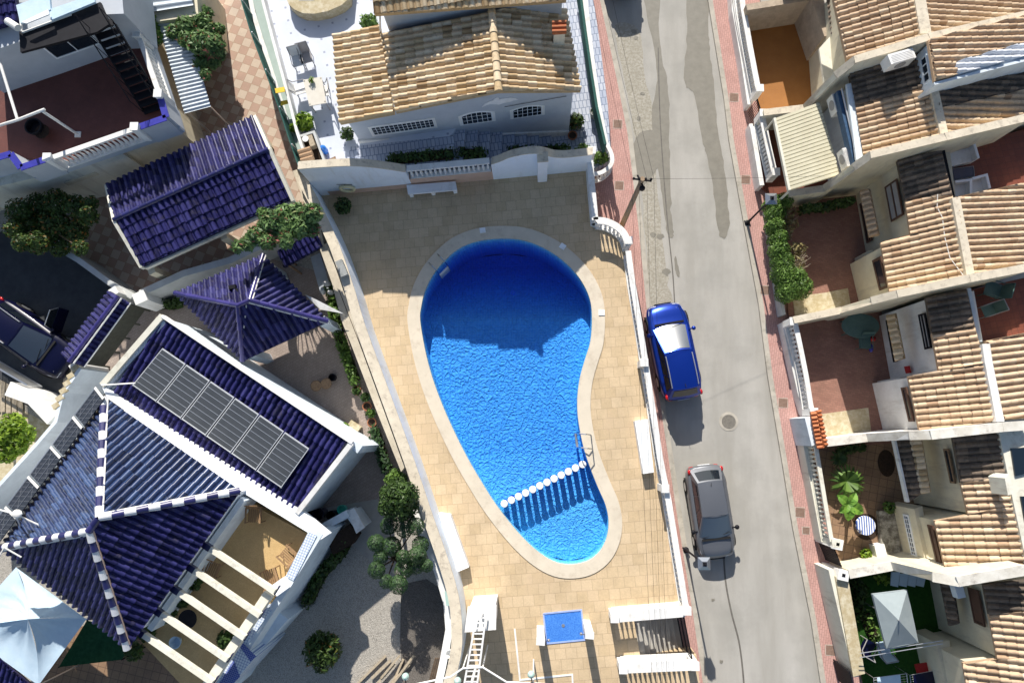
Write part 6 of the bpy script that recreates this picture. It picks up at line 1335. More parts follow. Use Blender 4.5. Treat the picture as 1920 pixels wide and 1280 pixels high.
# ---- porch with blue tiles
def T3(px, z): return [P(u, v, zz) for (u, v), zz in zip(px, z)]
T = thing('garden_porch', 'open porch with a dark blue glazed gable roof and cream columns', 'porch', P(370, 380, ZG))
roof_part('roof_slope', T, T3([(200, 347), (475, 218), (503, 281), (215, 415)], [3.4, 3.4, 3.95, 3.95]), M['bluetile'], w=.26, L=.42, seed=91, amp=.08)
roof_part('roof_slope', T, T3([(215, 415), (503, 281), (545, 373), (266, 500)], [3.95, 3.95, 3.4, 3.4]), M['bluetile'], w=.26, L=.42, seed=92, amp=.08)
part('ridge_caps', caps_mb(P(214, 413, 3.97), P(504, 281, 3.97), .11, .4), M['navycap'], T)
for px in ([(200, 347), (215, 415), (266, 502)], [(478, 218), (506, 281), (550, 378)]):
    q = T3(px, [3.42, 3.97, 3.42]); mb = MB(); mb.wall([p+V(0, 0, .05) for p in q], .14, 3.2) if 0 else [mb.bar(a+V(0, 0, .08), b2+V(0, 0, .08), .13, .3) for a, b2 in zip(q, q[1:])]; part('verge', mb, M['creamlight'], T)
for u, v in ((275, 503), (412, 438), (538, 378), (215, 352), (340, 290), (465, 232)):
    t_ = P(u, v, 3.2); mb = MB(); mb.box(V(t_.x, t_.y, ZG), .3, .3, 2.15, R(24)); part('column', mb, M['cream'], T)
mb = MB(); q = T3([(270, 500), (545, 375)], [3.25, 3.25]); mb.bar(q[0], q[1], .2, .22); part('beam', mb, M['creamlight'], T)
# ---- pavilion
T = thing('garden_pavilion', 'blue tiled hipped pavilion on white pillars with two small vents', 'pavilion', P(465, 580, ZG))
n_, e_, s_, w_ = P(494, 479, 3.3), P(615, 602, 3.3), P(456, 676, 3.3), P(330, 550, 3.3); a1, a2 = P(469, 563, 4.5), P(447, 573, 4.5)
for k, pts in enumerate(([a1, n_, w_, a2], [a1, e_, n_], [a1, a2, s_, e_], [a2, w_, s_])): roof_part('roof_slope', T, pts, M['bluetile'], w=.25, L=.42, seed=100+k, amp=.08)
for a, b2 in ((a1, e_), (a2, w_), (a2, s_), (a1, n_), (a1, a2)): part('ridge_caps', caps_mb(a, b2, .10, .36), M['bluecap'], T)
for a, b2 in ((a1, n_), (a1, s_), (a1, e_)):
    d = (b2-a).normalized(); sd_ = d.cross(V(0, 0, 1)).normalized()*.11; mb = MB(); mb.tube(a+sd_+V(0, 0, .05), b2+sd_+V(0, 0, .04), .028, .028, 5); part('mortar_line', mb, M['white'], T)
for dx in (0, 12):
    mb = MB(); c0 = P(438+dx, 539+dx*.5, 3.95); mb.box(c0, .28, .16, .16, R(10)); part('roof_vent', mb, M['black'], T)
for p_ in (e_, s_, w_, n_):
    c_ = (e_+w_)/2; d = V(c_.x-p_.x, c_.y-p_.y).normalized()*.35; mb = MB(); mb.box(V(p_.x+d.x, p_.y+d.y, ZG), .34, .34, 2.25, R(25)); part('pillar', mb, M['palewall'], T)
T_ = thing('sun_sail', 'narrow white sail cloth stretched from the pavilion to the wall', 'sail', P(600, 575, 2.8)); mb = MB(); mb.slab([P(572, 552, 3.2), P(590, 560, 3.2), P(645, 588, 2.9), P(600, 580, 3.1)], .02); part('cloth', mb, M['white'], T_)
# ---- walls around the gardens
def gwall(label, pts, m='grey', th=.25, cm=None, z0=.5, name='garden_wall'):
    q = [P(*p) for p in pts]; T = thing(name, label, 'wall', V(q[0].x, q[0].y, ZG)); mb = MB(); mb.wall(q, th, z0); part('masonry', mb, M[m], T)
    if cm: mb = MB(); mb.wall([p+V(0, 0, .05) for p in q], th+.06, q[0].z-.001); part('coping', mb, M[cm], T)
    return T
gwall('grey topped garden wall between the drive and the checkered path', [(96, 458, 2.3), (146, 487, 2.3), (205, 530, 2.3), (248, 556, 2.3)], 'grey', .24)
gwall('long grey wall between the porch path and the blue pavilion', [(262, 550, 2.3), (345, 512, 2.3), (430, 488, 2.3), (500, 455, 2.3), (600, 395, 2.3)], 'grey', .30)
gwall('cream boundary wall under the net fence beside the pool wall', [(556, 318, 2.6), (592, 420, 2.6), (600, 462, 2.5)], 'stonewall', .35)
q = P(258, 556, 2.7); mb = MB(); mb.box(V(q.x, q.y, .95), .55, .5, 1.6, R(25)); solo('wall_pier', mb, M['white'], 'white wall pier where the two grey garden walls meet', 'pier')
# ---- gate house
T = thing('tiled_gateway', 'narrow blue tiled roof over the slatted entrance gate of the drive', 'gateway', P(180, 620, ZG))
r0, r1 = P(223, 556, 3.55), P(132, 678, 3.55)
roof_part('roof_slope', T, [r0, r1, P(116, 664, 3.3), P(205, 545, 3.3)], M['bluetile'], w=.22, L=.3, seed=111, amp=.07); roof_part('roof_slope', T, [r0, r1, P(155, 688, 3.25), P(243, 567, 3.25)], M['bluetile'], w=.22, L=.3, seed=112, amp=.07)
part('ridge_caps', caps_mb(r0, r1, .10, .36), M['bluecap'], T); mb = MB(); mb.tube(P(228, 559, 3.57), P(138, 681, 3.57), .035); part('mortar_line', mb, M['white'], T); mb = MB(); mb.tube(P(245, 568, 3.3), P(158, 688, 3.3), .03); part('eave_strip', mb, M['white'], T)
g0, g1 = P(281, 583, ZG), P(205, 688, ZG); mb = MB(); M['gateslat'] = mat('olive_grey_slats', (.10, .10, .08), (.075, .075, .06), 6, .6, .3, .1)
for k in range(22): z = 1.1+.088*k; mb.bar(V(g0.x, g0.y, z+.06), V(g1.x, g1.y, z+.06), .05, .06)
part('gate_slats', mb, M['gateslat'], T)
for f in (0, .25, .5, .75, 1): p_ = g0.lerp(g1, f); mb = MB(); mb.box(V(p_.x, p_.y, ZG), .07, .07, 2.05); part('gate_post', mb, M['gateslat'], T)
for (u, v) in ((203, 543), (128, 686)): q = P(u, v, 3.2); mb = MB(); mb.box(V(q.x, q.y, ZG), .35, .35, 2.15, R(35)); part('pier', mb, M['white'], T)
T = gwall('tall pale wall with a stepped clay edge between drive and blue roofed house', [(150, 690, 3.2), (118, 735, 3.2), (104, 790, 3.2), (70, 830, 3.2), (2, 905, 3.2), (-70, 985, 3.2)], 'palewall', .14)
for k in range(6):
    q = P(138-7*k, 690+14*k, 3.25); mb = MB(); mb.box(V(q.x, q.y, 3.1), .3, .22, .12, R(35)); part('edge_tile', mb, M['stoneslab'], T)
gwall('thick white wall beside the lower end of the drive', [(14, 728, 2.0), (60, 745, 2.0), (98, 785, 2.0)], 'white', .62)
mb = MB(); a, b2 = P(-40, 668, 2.0), P(52, 722, 2.0)
T_ = thing('sliding_gate', 'pale barred sliding gate at the left edge below the drive', 'gate', V(a.x, a.y, ZG)); [mb.tube(V(*a.lerp(b2, k/34).xy, 1.1), a.lerp(b2, k/34), .018, .018, 5) for k in range(35)]; part('bars', mb, M['alu'], T_); mb = MB(); mb.bar(a+V(0, 0, .05), b2+V(0, 0, .05), .07, .07); mb.bar(a-V(0, 0, .85), b2-V(0, 0, .85), .06, .06); part('rails', mb, M['alu'], T_)
T_ = thing('timber_deck', 'small brown slatted deck at the left edge', 'deck', P(15, 740, ZG))
for k in range(6): mb = MB(); mb.slab(PS([(-22+k*11, 700+k*6), (-13+k*11, 705+k*6), (-13+k*11, 768+k*2), (-22+k*11, 768+k*2)], ZG+.12), .05); part('plank', mb, M['barewood'], T_)
rg = random.Random(11)
def clumpset(lst, z0, zs=.5): return [(P(u, v, z0+rg.uniform(-zs, zs)*.5), r_/42, r_/42, r_/42*.8) for u, v, r_ in lst]
tree('tree', 'lime green round tree at the left edge beside the timber deck', 'tree', P(25, 820, ZG), 2.2, clumpset([(22, 800, 26), (45, 815, 20), (8, 815, 22), (30, 835, 20), (12, 850, 18)], 2.4), 3000, .11, M['leaf_lime'], .08)
tree('tree', 'dark spreading tree with orange blossoms over the shaded drive', 'tree', P(100, 425, ZG), 3.2, clumpset([(35, 395, 24), (70, 385, 24), (105, 380, 26), (140, 385, 22), (165, 405, 19), (60, 425, 28), (100, 420, 29), (140, 430, 26), (25, 430, 19), (70, 455, 22), (110, 460, 22), (150, 465, 15), (40, 455, 17), (170, 380, 14)], 3.2, 1.0), 11000, .085, M['leaf_bronze'], .12)
tree('oleander', 'pink flowered oleander between the porch and the pool wall', 'tree', P(545, 450, ZG), 4.2, clumpset([(585, 400, 18), (560, 400, 20), (535, 405, 22), (510, 415, 22), (500, 430, 20), (530, 430, 24), (560, 425, 22), (585, 430, 14), (480, 440, 16), (465, 455, 14), (445, 462, 11), (500, 452, 16), (535, 452, 14), (492, 400, 10)], 4.6, .8), 7500, .10, M['leaf_oleander'], .07, long=2.6)
tree('oleander', 'pink flowered oleander over the galvanised roof and checkered path', 'tree', P(385, 120, ZG), 2.8, clumpset([(350, 50, 20), (375, 45, 22), (395, 60, 20), (400, 85, 22), (375, 80, 24), (350, 75, 16), (325, 60, 14), (395, 110, 20), (378, 120, 20), (410, 105, 12), (385, 25, 14), (385, 140, 10), (412, 55, 10)], 3.4, .8), 7500, .10, M['leaf_oleander'], .07, long=2.6)
T_ = thing('shrub', 'green shrub between the terrace wall and the galvanised roof', 'shrub', P(285, 40, ZG)); mb = MB()
for u, v in ((273, 28), (283, 38), (287, 52), (292, 68)): mb.leaves(P(u, v, 3.6), .3, .35, .4, 200, .12, long=2.4)
part('foliage', mb, M['leaf_hedge'], T_); mb = MB(); mb.tube(P(285, 40, ZG), P(284, 42, 3.5), .05); part('stem', mb, M['bark'], T_)
tree('round_tree', 'dense round dark tree between the garden path and the pool wall', 'tree', P(748, 940, ZG), 3.6, clumpset([(745, 935, 30), (730, 925, 18), (765, 925, 20), (728, 950, 18), (765, 950, 20), (745, 910, 16), (748, 960, 16)], 3.3, .6), 5200, .085, M['leaf_dark'], .1)
tree('round_bush', 'yellowish green bush behind the dense round tree', 'shrub', P(742, 893, ZG), 1.2, clumpset([(742, 893, 15), (752, 898, 12), (730, 898, 10)], 1.6, .1), 900, .08, M['leaf_hedge'], .04, limbs=False)
tree('cloud_tree', 'topiary tree clipped into many green balls on bent branches', 'tree', P(748, 1040, ZG), 2.2, clumpset([(729, 985, 15.2), (759, 990, 16.3), (779, 986, 15.2), (705, 1018, 15.2), (734, 1024, 17.2), (788, 1021, 15.2), (783, 1040, 15.2), (756, 1044, 12.2), (713, 1045, 13.2), (706, 1068, 15.2), (757, 1067, 16.3), (780, 1058, 16.3), (800, 1060, 11.2), (724, 1090, 12.2), (747, 1096, 16.3)], 3.0, .5), 16000, .045, M['leaf_topiary'], .09, shell=.85, nj=.35)
tree('shrub', 'loose dark green shrub on the shaded gravel at the lower edge', 'shrub', P(603, 1215, ZG), 1.2, clumpset([(600, 1205, 22), (615, 1220, 24), (590, 1225, 22), (605, 1240, 20), (622, 1200, 12), (585, 1205, 12)], 1.7, .4), 2400, .075, M['leaf_bronze'], .05, long=3.2, shell=.2)
bed('dark hedge along the grey wall behind the blue pavilion', [(300, 552), (325, 538), (360, 520), (400, 508), (440, 498), (478, 488)], ZG, 1800, .11, 'leaf_dark', hgt=.6)
bed('dark plants at the left foot of the blue pavilion', [(306, 570), (325, 572), (342, 568)], ZG, 500, .11, 'leaf_dark', hgt=.5)
bed('leafy border along the pool wall beside the blue pavilion', [(622, 540), (628, 575), (632, 610), (645, 650), (655, 680), (668, 715)], ZG, 1500, .11, 'leaf_hedge', hgt=.5)
bed('grey green border along the pool wall beside the solar roof', [(702, 805), (712, 835), (720, 860), (728, 880)], ZG, 900, .09, 'leaf_topiary', hgt=.5)
bed('dark plants along the foot of the white terrace house', [(655, 1010), (640, 1035), (622, 1055), (605, 1075), (592, 1100), (580, 1125)], ZG, 1500, .11, 'leaf_dark', hgt=.6)
for i, (u, v, lf, lb) in enumerate(((672, 733, 'leaf_dark', 'rust coloured pot in the row along the pool wall, topmost'), (688, 745, 'leaf_dark', 'green pot just below the rust coloured one'), (691, 762, None, 'empty brown pot in the middle of the row'), (700, 792, None, 'brown pot at the lower end of the row'), (640, 590, 'leaf_dark', 'potted plant by the end of the white sail cloth'), (699, 775, 'leaf_hedge', 'grey pot with small leaves between two brown pots'))):
    pot_plant(lb, P(u, v, ZG), .19, .3, ('clay', 'green', 'clay', 'clay', 'clay', 'greypot')[i], lf or 'leaf_dark', .22, 120 if lf else 0, .08, group='flower pots along the pool wall')
T_ = pot_plant('leafy plant in a square stone planter at the corner of the solar roof', P(648, 806, ZG), .25, .35, 'greypot', 'leaf_lime', .34, 330, .10)
mb = MB(); a = P(662, 806, ZG); mb.box(a, .55, .7, .3, R(-35)); solo('stone_planter', mb, M['stoneslab'], 'sunlit square stone planter next to the leafy plant', 'planter')
for i, (u, v) in enumerate(((593, 723), (612, 719))):
    T_ = thing('stool', 'round brown stool on the shaded garden pavers, %s of the pair' % ('left', 'right')[i], 'stool', P(u, v, ZG), 'pair of round stools'); mb = MB(); mb.lathe(P(u, v, ZG+.4), [(.23, 0), (.25, .03), (.22, .06)], 18); part('seat', mb, M['wood'], T_)
    for k in range(3): an = k*2.1; mb = MB(); mb.tube(P(u, v, ZG)+V(.18*math.cos(an), .18*math.sin(an), 0), P(u, v, ZG+.42), .025); part('leg', mb, M['wood'], T_)
mb = MB(); mb.lathe(P(626, 708, ZG), [(.14, 0), (.17, .3), (.14, .3), (.12, .05)], 14); solo('black_pot', mb, M['black'], 'small black pot beside the two brown stools', 'pot')
# small blue canopy and path by the pool wall
T_ = thing('tile_canopy', 'small dark blue tiled canopy in the shade under the oleander', 'canopy', P(560, 470, ZG)); roof_part('roof', T_, T3([(520, 470), (592, 432), (606, 462), (532, 502)], [2.7, 2.7, 2.45, 2.45]), M['bluetile'], w=.22, L=.35, seed=120)
for u, v in ((530, 478), (596, 442), (540, 496), (602, 458)): q = P(u, v, 2.4); mb = MB(); mb.tube(V(q.x, q.y, ZG), q, .05); part('post', mb, M['wood'], T_)
sheet('blue_path', [(582, 482), (600, 474), (620, 540), (600, 548)], 'corrugated', .02)
T_ = thing('garden_statue', 'white ornamental figure group at the end of the blue grey path', 'statue', P(615, 538, ZG)); mb = MB(); mb.blob(P(613, 532, 1.35), .16, .14, .35); mb.blob(P(620, 548, 1.25), .14, .12, .25); mb.blob(P(606, 545, 1.15), .12, .2, .2); part('figure', mb, M['white'], T_)
# ---- house with solar roof
T = thing('tiled_villa', 'villa with glazed blue hip roof, solar lean-to and golden roof terrace', 'house', P(330, 940, ZG)); TV = T
pls = plane3((187+25, 720+12, 4.0), (560, 955, 4.0), (305, 595, 4.55))
sp_ = [(310, 600), (652, 826), (557, 955), (212, 732)]
mb = MB(); q = [PP(u, v, pls)-V(0, 0, .16) for u, v in ((308, 596), (660, 830), (556, 966), (190, 722))]; mb.prism(q, .5); part('lean_to_walls', mb, M['palewall'], T)
roof_part('lean_to_roof', T, [PP(u, v, pls) for u, v in sp_], M['bluetile'], w=.25, L=.46, seed=131, amp=.08)
def band(a, b2, wd, zt, m, nm='coping', dz=.28): mb = MB(); mb.bar(P(*a, zt) if len(a) == 2 else P(*a), P(*b2, zt) if len(b2) == 2 else P(*b2), wd, dz); return part(nm, mb, M[m], T)
band((303, 592, 4.72), (660, 830, 4.72), .12, 0, 'white'); band((190, 722, 4.15), (303, 592, 4.70), .24, 0, 'creamlight'); band((198, 728, 4.02), (309, 603, 4.58), .14, 0, 'palewall')
band((556, 962, 4.15), (659, 830, 4.70), .2, 0, 'white')
mb = MB(); mb.slab([P(u, v, 4.1) for u, v in ((190, 722), (212, 735), (560, 953), (572, 962), (618, 1000), (600, 1012), (470, 932), (440, 915), (200, 745))], .3); part('white_gutter_wall', mb, M['whiteclean'], T)
q = P(662, 838, 4.6); mb = MB(); mb.box(V(q.x, q.y, ZG), .35, .35, 3.4, R(-35)); part('pilaster', mb, M['palewall'], T)
# solar panels
A_, B_, C_, D_ = [PP(u, v, pls)+V(0, 0, .22) for u, v in ((309, 653), (584, 841), (532, 914), (253, 722))]
M['brightalu'] = mat('anodised_frame', (.62, .64, .66), None, 4, .45, .5, 0, metal=.1)
M['cellsbase'] = mat('solar_cell_glass', (.075, .082, .09), (.06, .066, .074), .8, .3, .5, 0)
m, t, b, tc = newmat('solar_cells'); br = nd(t, 'ShaderNodeTexBrick'); br.offset = 0
for k_, x_ in (('Scale', 1), ('Brick Width', .5), ('Row Height', .17), ('Mortar Size', .006), ('Bias', 0)): br.inputs[k_].default_value = x_
br.inputs['Color1'].default_value = (.030, .035, .045, 1); br.inputs['Color2'].default_value = (.036, .040, .05, 1); br.inputs['Mortar'].default_value = (.16, .17, .19, 1); t.links.new(tc.outputs['Object'], br.inputs['Vector']); t.links.new(br.outputs['Color'], b.inputs['Base Color']); b.inputs['Roughness'].default_value = .25; b.inputs['Specular IOR Level'].default_value = .5; M['cells'] = m
for k in range(6):
    f0, f1 = k/6+.004, (k+1)/6-.004; q = [A_.lerp(B_, f0), A_.lerp(B_, f1), D_.lerp(C_, f1), D_.lerp(C_, f0)]
    T_ = thing('solar_panel', 'dark solar panel on the blue roof, %s from the upper left' % ordn[k], 'solar panel', q[3], 'row of solar panels'); mb = MB(); mb.slab(q, .04); part('frame', mb, M['brightalu'], T_)
    c_ = (q[0]+q[2])/2; mb = MB(); mb.poly([p.lerp(c_, .055)+V(0, 0, .004) for p in q]); part('cells', mb, M['cellsbase'], T_)
    mb = MB()
    for j in range(1, 8): a, b2 = q[0].lerp(q[3], j/8), q[1].lerp(q[2], j/8); mb.bar(a.lerp(b2, .04)+V(0, 0, .009), a.lerp(b2, .96)+V(0, 0, .010), .022, .005)
    part('busbars', mb, M['alu'], T_)
    mb = MB(); mb.tube(q[3]-V(0, 0, .25), q[3], .02); mb.tube(q[2]-V(0, 0, .25), q[2], .02); part('foot', mb, M['alu'], T_)
mb = MB(); mb.tube(P(190, 722, 4.3), P(254, 718, 4.5), .03, .03, 6); solo('cable_duct', mb, M['white'], 'white tube from the corner of the lean-to roof to the solar panels', 'pipe')
# hip roof
N_, E_, S_, W_ = P(197, 747, 5.6), P(450, 920, 5.6), P(240, 1214, 5.6), P(2, 1026, 5.6); a1, a2 = P(187, 970, 7.5), P(169, 995, 7.5)
c_ = (N_+S_)/2; mb = MB(); mb.prism([p.lerp(c_, .09)-V(0, 0, .2) for p in (N_, E_, S_, W_)], .5); part('main_walls', mb, M['whiteclean'], T)
for k, (pts, mm) in enumerate((([a1, E_, N_], 'bluelit'), ([a1, N_, W_, a2], 'bluelit'), ([a1, a2, S_, E_], 'bluetile'), ([a2, W_, S_], 'bluetile'))): roof_part('hip_roof', T, pts, M[mm], w=.25, L=.44, seed=140+k, amp=.08)
for k, (a, b2) in enumerate(((a1, N_), (a1, E_), (a2, S_), (a2, W_))):
    part('hip_caps', caps_mb(a, b2, .13, .37, k, 'alt'), M['hipcap'], T)
    d = (b2-a).normalized(); sd_ = d.cross(V(0, 0, 1)).normalized()*(.13 if k in (0,) else -.13); mb = MB(); mb.tube(a+sd_+V(0, 0, .04), b2+sd_+V(0, 0, .04), .035, .035, 5); part('mortar_line', mb, M['pinkrender'] if k == 2 else M['white'], T)
part('ridge_caps', caps_mb(a1, a2, .13, .35), M['navycap'], T)
# dark tube collectors along the north west eave
T_ = thing('tube_collectors', 'row of dark slim collectors with white clamps along the eave of the blue hip roof', 'solar collector', P(100, 860, 5.6))
a, b2, c3, d3 = P(181, 724, 5.75), P(-30, 1005, 5.75), P(-8, 1025, 5.9), P(197, 745, 5.9)
nseg = 5
for k in range(nseg):
    f0, f1 = k/nseg+.006, (k+1)/nseg-.006; q = [a.lerp(b2, f0), a.lerp(b2, f1), d3.lerp(c3, f1), d3.lerp(c3, f0)]; mb = MB(); mb.slab(q, .05); part('panel', mb, M['cells'], T_)
    mb = MB()
    for j in (.33, .66): mb.tube(q[0].lerp(q[3], j)+V(0, 0, .01), q[1].lerp(q[2], j)+V(0, 0, .01), .012, .012, 5)
    mb.tube(q[0], q[1], .03, .03, 6); part('rails', mb, M['alu'], T_); mb = MB(); mb.bar(q[0]+V(0, 0, .06), q[3]+V(0, 0, .06), .05, .03); mb.bar(q[0].lerp(q[1], .04)+V(0, 0, .06), q[3].lerp(q[2], .04)+V(0, 0, .06), .03, .03); part('clamp', mb, M['white'], T_)
T_ = thing('roof_antenna', 'white antenna arms with a small dish at the left corner of the blue hip roof', 'antenna', P(30, 965, 5.6)); mb = MB(); mb.path([P(-20, 950, 6.6), P(28, 963, 6.6), P(76, 985, 6.3)], .03, 6); mb.tube(P(40, 990, 5.7), P(28, 963, 6.7), .03); part('mast', mb, M['white'], T_); mb = MB(); mb.blob(P(32, 963, 6.7), .2, .16, .06); part('dish', mb, M['white'], T_); mb = MB(); mb.path([P(-10, 1058, 6.2), P(8, 1026, 6.2), P(40, 1044, 6.0)], .03, 6); part('arm', mb, M['white'], T_)
# roof terrace
tf = [(440, 925), (600, 1008), (560, 1085), (398, 1330), (120, 1330), (250, 1190), (335, 1100)]
mb = MB(); mb.prism(PS([(440, 928), (590, 1008), (553, 1072), (515, 1120), (400, 1290), (375, 1320), (262, 1200), (345, 1095)], 3.1), .5); part('terrace_block', mb, M['goldfloor'], TV)
FA, FB = P(607, 1000, 4.15), P(398, 1330, 4.15)
pw = [P(590, 1003, 4.15), P(538, 1090, 4.15)]; pw2 = [P(512, 1128, 4.15), P(440, 1240, 4.15)]
mb = MB(); mb.wall([P(600, 998, 4.12), P(540, 1096, 4.12), P(500, 1156, 4.12), P(395, 1320, 4.12)], .26, .5); part('facade', mb, M['palewall'], TV)
mb = MB(); mb.wall([P(586, 1000, 4.16), P(543, 1084, 4.16)], .36, 3.1); part('mosaic_parapet', mb, M['mesh'], TV)
mb = MB(); mb.wall([P(503, 1140, 4.17), P(452, 1212, 4.17)], .26, 3.1); part('mosaic_parapet', mb, M['mesh'], TV)
mb = MB(); mb.slab(PS([(442, 1205), (478, 1232), (452, 1262), (418, 1300), (390, 1300)], 4.20), 3.2); part('mosaic_block', mb, M['mesh'], TV)
mb = MB(); mb.slab(PS([(444, 1204), (452, 1202), (480, 1230), (470, 1240)], 4.21), .02); mb.slab(PS([(438, 1236), (450, 1268), (418, 1300), (405, 1290)], 4.21), .02); part('blue_mosaic', mb, M['bluemosaic'], TV)
mb = MB(); mb.prism(PS([(478, 1232), (540, 1160), (520, 1145), (455, 1212)], 2.9), .5); part('side_bay', mb, M['palewall'], TV)
mb = MB(); mb.wall([P(513, 1108, 4.3), P(535, 1092, 4.3)], .45, 3.1); part('white_block', mb, M['whiteclean'], TV)
mb = MB(); mb.wall([P(502, 1113, 5.0), P(391, 1278, 5.0), P(350, 1340, 5.0)], .34, 4.6); part('ledge_beam', mb, M['creamlight'], TV)
for u, v in ((500, 1116), (446, 1196), (395, 1272)): q = P(u, v, 4.6); mb = MB(); mb.box(V(q.x, q.y, 3.0), .3, .3, 1.6, R(35)); part('ledge_post', mb, M['palewall'], TV)
for px in (((393, 1029), (514, 1109)), ((363, 1070), (486, 1154)), ((334, 1111), (457, 1196)), ((301, 1152), (425, 1237)), ((268, 1191), (397, 1280))):
    a, b2 = P(*px[0], 5.35), P(*px[1], 5.35); mb = MB(); mb.bar(a, b2, .18, .22); bm = part('pergola_beam', mb, M['creamlight'], TV); mb = MB(); d = (b2-a).normalized(); mb.bar(a-d*.32+V(0, 0, .003), a-d*.003+V(0, 0, .003), .22, .2); part('dark_end', mb, M['navycap'], bm); mb = MB(); mb.bar(b2-d*.02-V(0, 0, .24), b2+d*.02-V(0, 0, .24), .36, .12); part('dark_end', mb, M['navycap'], bm)
mb = MB(); mb.wall([P(455, 935, 4.4), P(393, 1022, 4.4), P(345, 1090, 4.4), P(280, 1180, 4.4)], .22, 3.0); part('terrace_inner_wall', mb, M['palewall'], TV)
frame_on_wall(TV, FA, P(540, 1096, 4.12), (580, 1088), (612, 1020), 1, 1, False, 'palewall', 'bluep', name='balcony_door', label='blue glazed balcony door')
M['teak'] = mat('teak', (.34, .21, .11), (.24, .15, .08), 12, .7, .3, .2)
def slat_chair(label, c, ang):
    T_ = thing('wooden_chair', label, 'chair', c, 'slatted wooden chairs on the golden terrace'); T_.rotation_euler = (0, 0, ang)
    for k in range(7): mb = MB(); mb.bar(V(-.25, -.24+.08*k, .42), V(.28, -.24+.08*k, .42), .055, .02); part('seat_slat', mb, M['teak'], T_, local=True)
    for k in range(7): mb = MB(); mb.tube(V(-.25, -.24+.08*k, .42), V(-.42, -.24+.08*k, .95), .022, .022, 4); part('back_slat', mb, M['teak'], T_, local=True)
    for s_ in (-1, 1):
        mb = MB(); mb.bar(V(-.35, s_*.29, .64), V(.3, s_*.29, .64), .06, .03); part('arm', mb, M['teak'], T_, local=True)
        for x in (-.27, .27): mb = MB(); mb.tube(V(x, s_*.27, 0), V(x, s_*.27, .63), .025, .025, 5); part('leg', mb, M['teak'], T_, local=True)
slat_chair('wooden slatted chair in the upper corner of the golden terrace', P(486, 963, 3.12), R(-90)); slat_chair('wooden slatted chair by the mosaic parapet, half in the sun', P(548, 1036, 3.12), R(140)); slat_chair('wooden slatted chair in front of the white block, in the sun', P(516, 1076, 3.12), R(110)); slat_chair('wooden slatted chair under the first pergola beam', P(408, 1062, 3.12), R(250))
for i, (u, v, lb) in enumerate(((372, 1085, 'below the second pergola beam'), (350, 1118, 'between the second and third pergola beams'), (325, 1145, 'between the third and fourth pergola beams'), (285, 1180, 'below the fourth pergola beam'), (262, 1215, 'at the outer end of the pergola'), (432, 1192, 'beside the ledge at the third beam'))):
    pot_plant('dark potted plant '+lb, P(u, v, 3.11), .2, .3, 'clay', 'leaf_dark', .36, 300, .12, group='potted plants under the pergola')
T_ = thing('patio_table', 'dark round patio table under the fourth pergola beam', 'table', P(352, 1160, 3.1)); mb = MB(); mb.lathe(P(352, 1160, 3.8), [(.36, 0), (.36, .03)], 22); part('tabletop', mb, M['black'], T_); mb = MB(); mb.tube(P(352, 1160, 3.1), P(352, 1160, 3.8), .04); part('leg', mb, M['black'], T_)
mb = MB(); mb.lathe(P(335, 1200, 3.1), [(.14, 0), (.24, .3), (.22, .3), (.14, .04)], 14); solo('glass_bowl', mb, M['bluecloth'], 'pale blue tub on the paving under the pergola', 'tub')
mb = MB(); mb.lathe(P(367, 1290, 2.2), [(.5, 0), (.5, .04)], 22); solo('blue_tabletop', mb, M['bluep'], 'round blue table top at the lower photo edge', 'table')
# entry corner with bins
T_ = thing('entry_wall', 'white angled entry wall with a sloping slab beside the dark bins', 'wall', P(640, 975, ZG)); mb = MB(); mb.wall([P(598, 992, 2.3), P(652, 962, 2.3)], .3, .5); mb.wall([P(655, 960, 2.0), P(676, 990, 2.0)], .4, .5); part('masonry', mb, M['palewall'], T_); mb = MB(); mb.slab(PS([(650, 958), (664, 952), (684, 988), (668, 1000)], 2.1), .1); part('slab', mb, M['white'], T_)
for i, (u, v, r_, m_, lb) in enumerate(((588, 952, .28, 'black', 'leftmost black bin in the entry corner'), (607, 960, .26, 'carnavy', 'middle dark blue bin in the entry corner'), (630, 962, .2, 'black', 'round black bin next to the turquoise bucket'), (645, 953, .2, 'turq', 'turquoise bucket in the sun in the entry corner'))):
    mb = MB(); mb.lathe(P(u, v, ZG), [(r_*.8, 0), (r_, .8 if m_ != 'turq' else .4), (r_*.9, .8 if m_ != 'turq' else .4), (r_*.7, .1)], 16); solo('bin' if m_ != 'turq' else 'bucket', mb, M[m_], lb, 'bin' if m_ != 'turq' else 'bucket')
T_ = thing('barbecue_plinth', 'dark planted trough between the entry wall and the white facade', 'planter', P(640, 1005, ZG)); mb = MB(); mb.prism(PS([(612, 1012), (655, 982), (672, 1002), (660, 1020), (625, 1040)], 1.5), .95); part('trough', mb, M['soil'], T_)
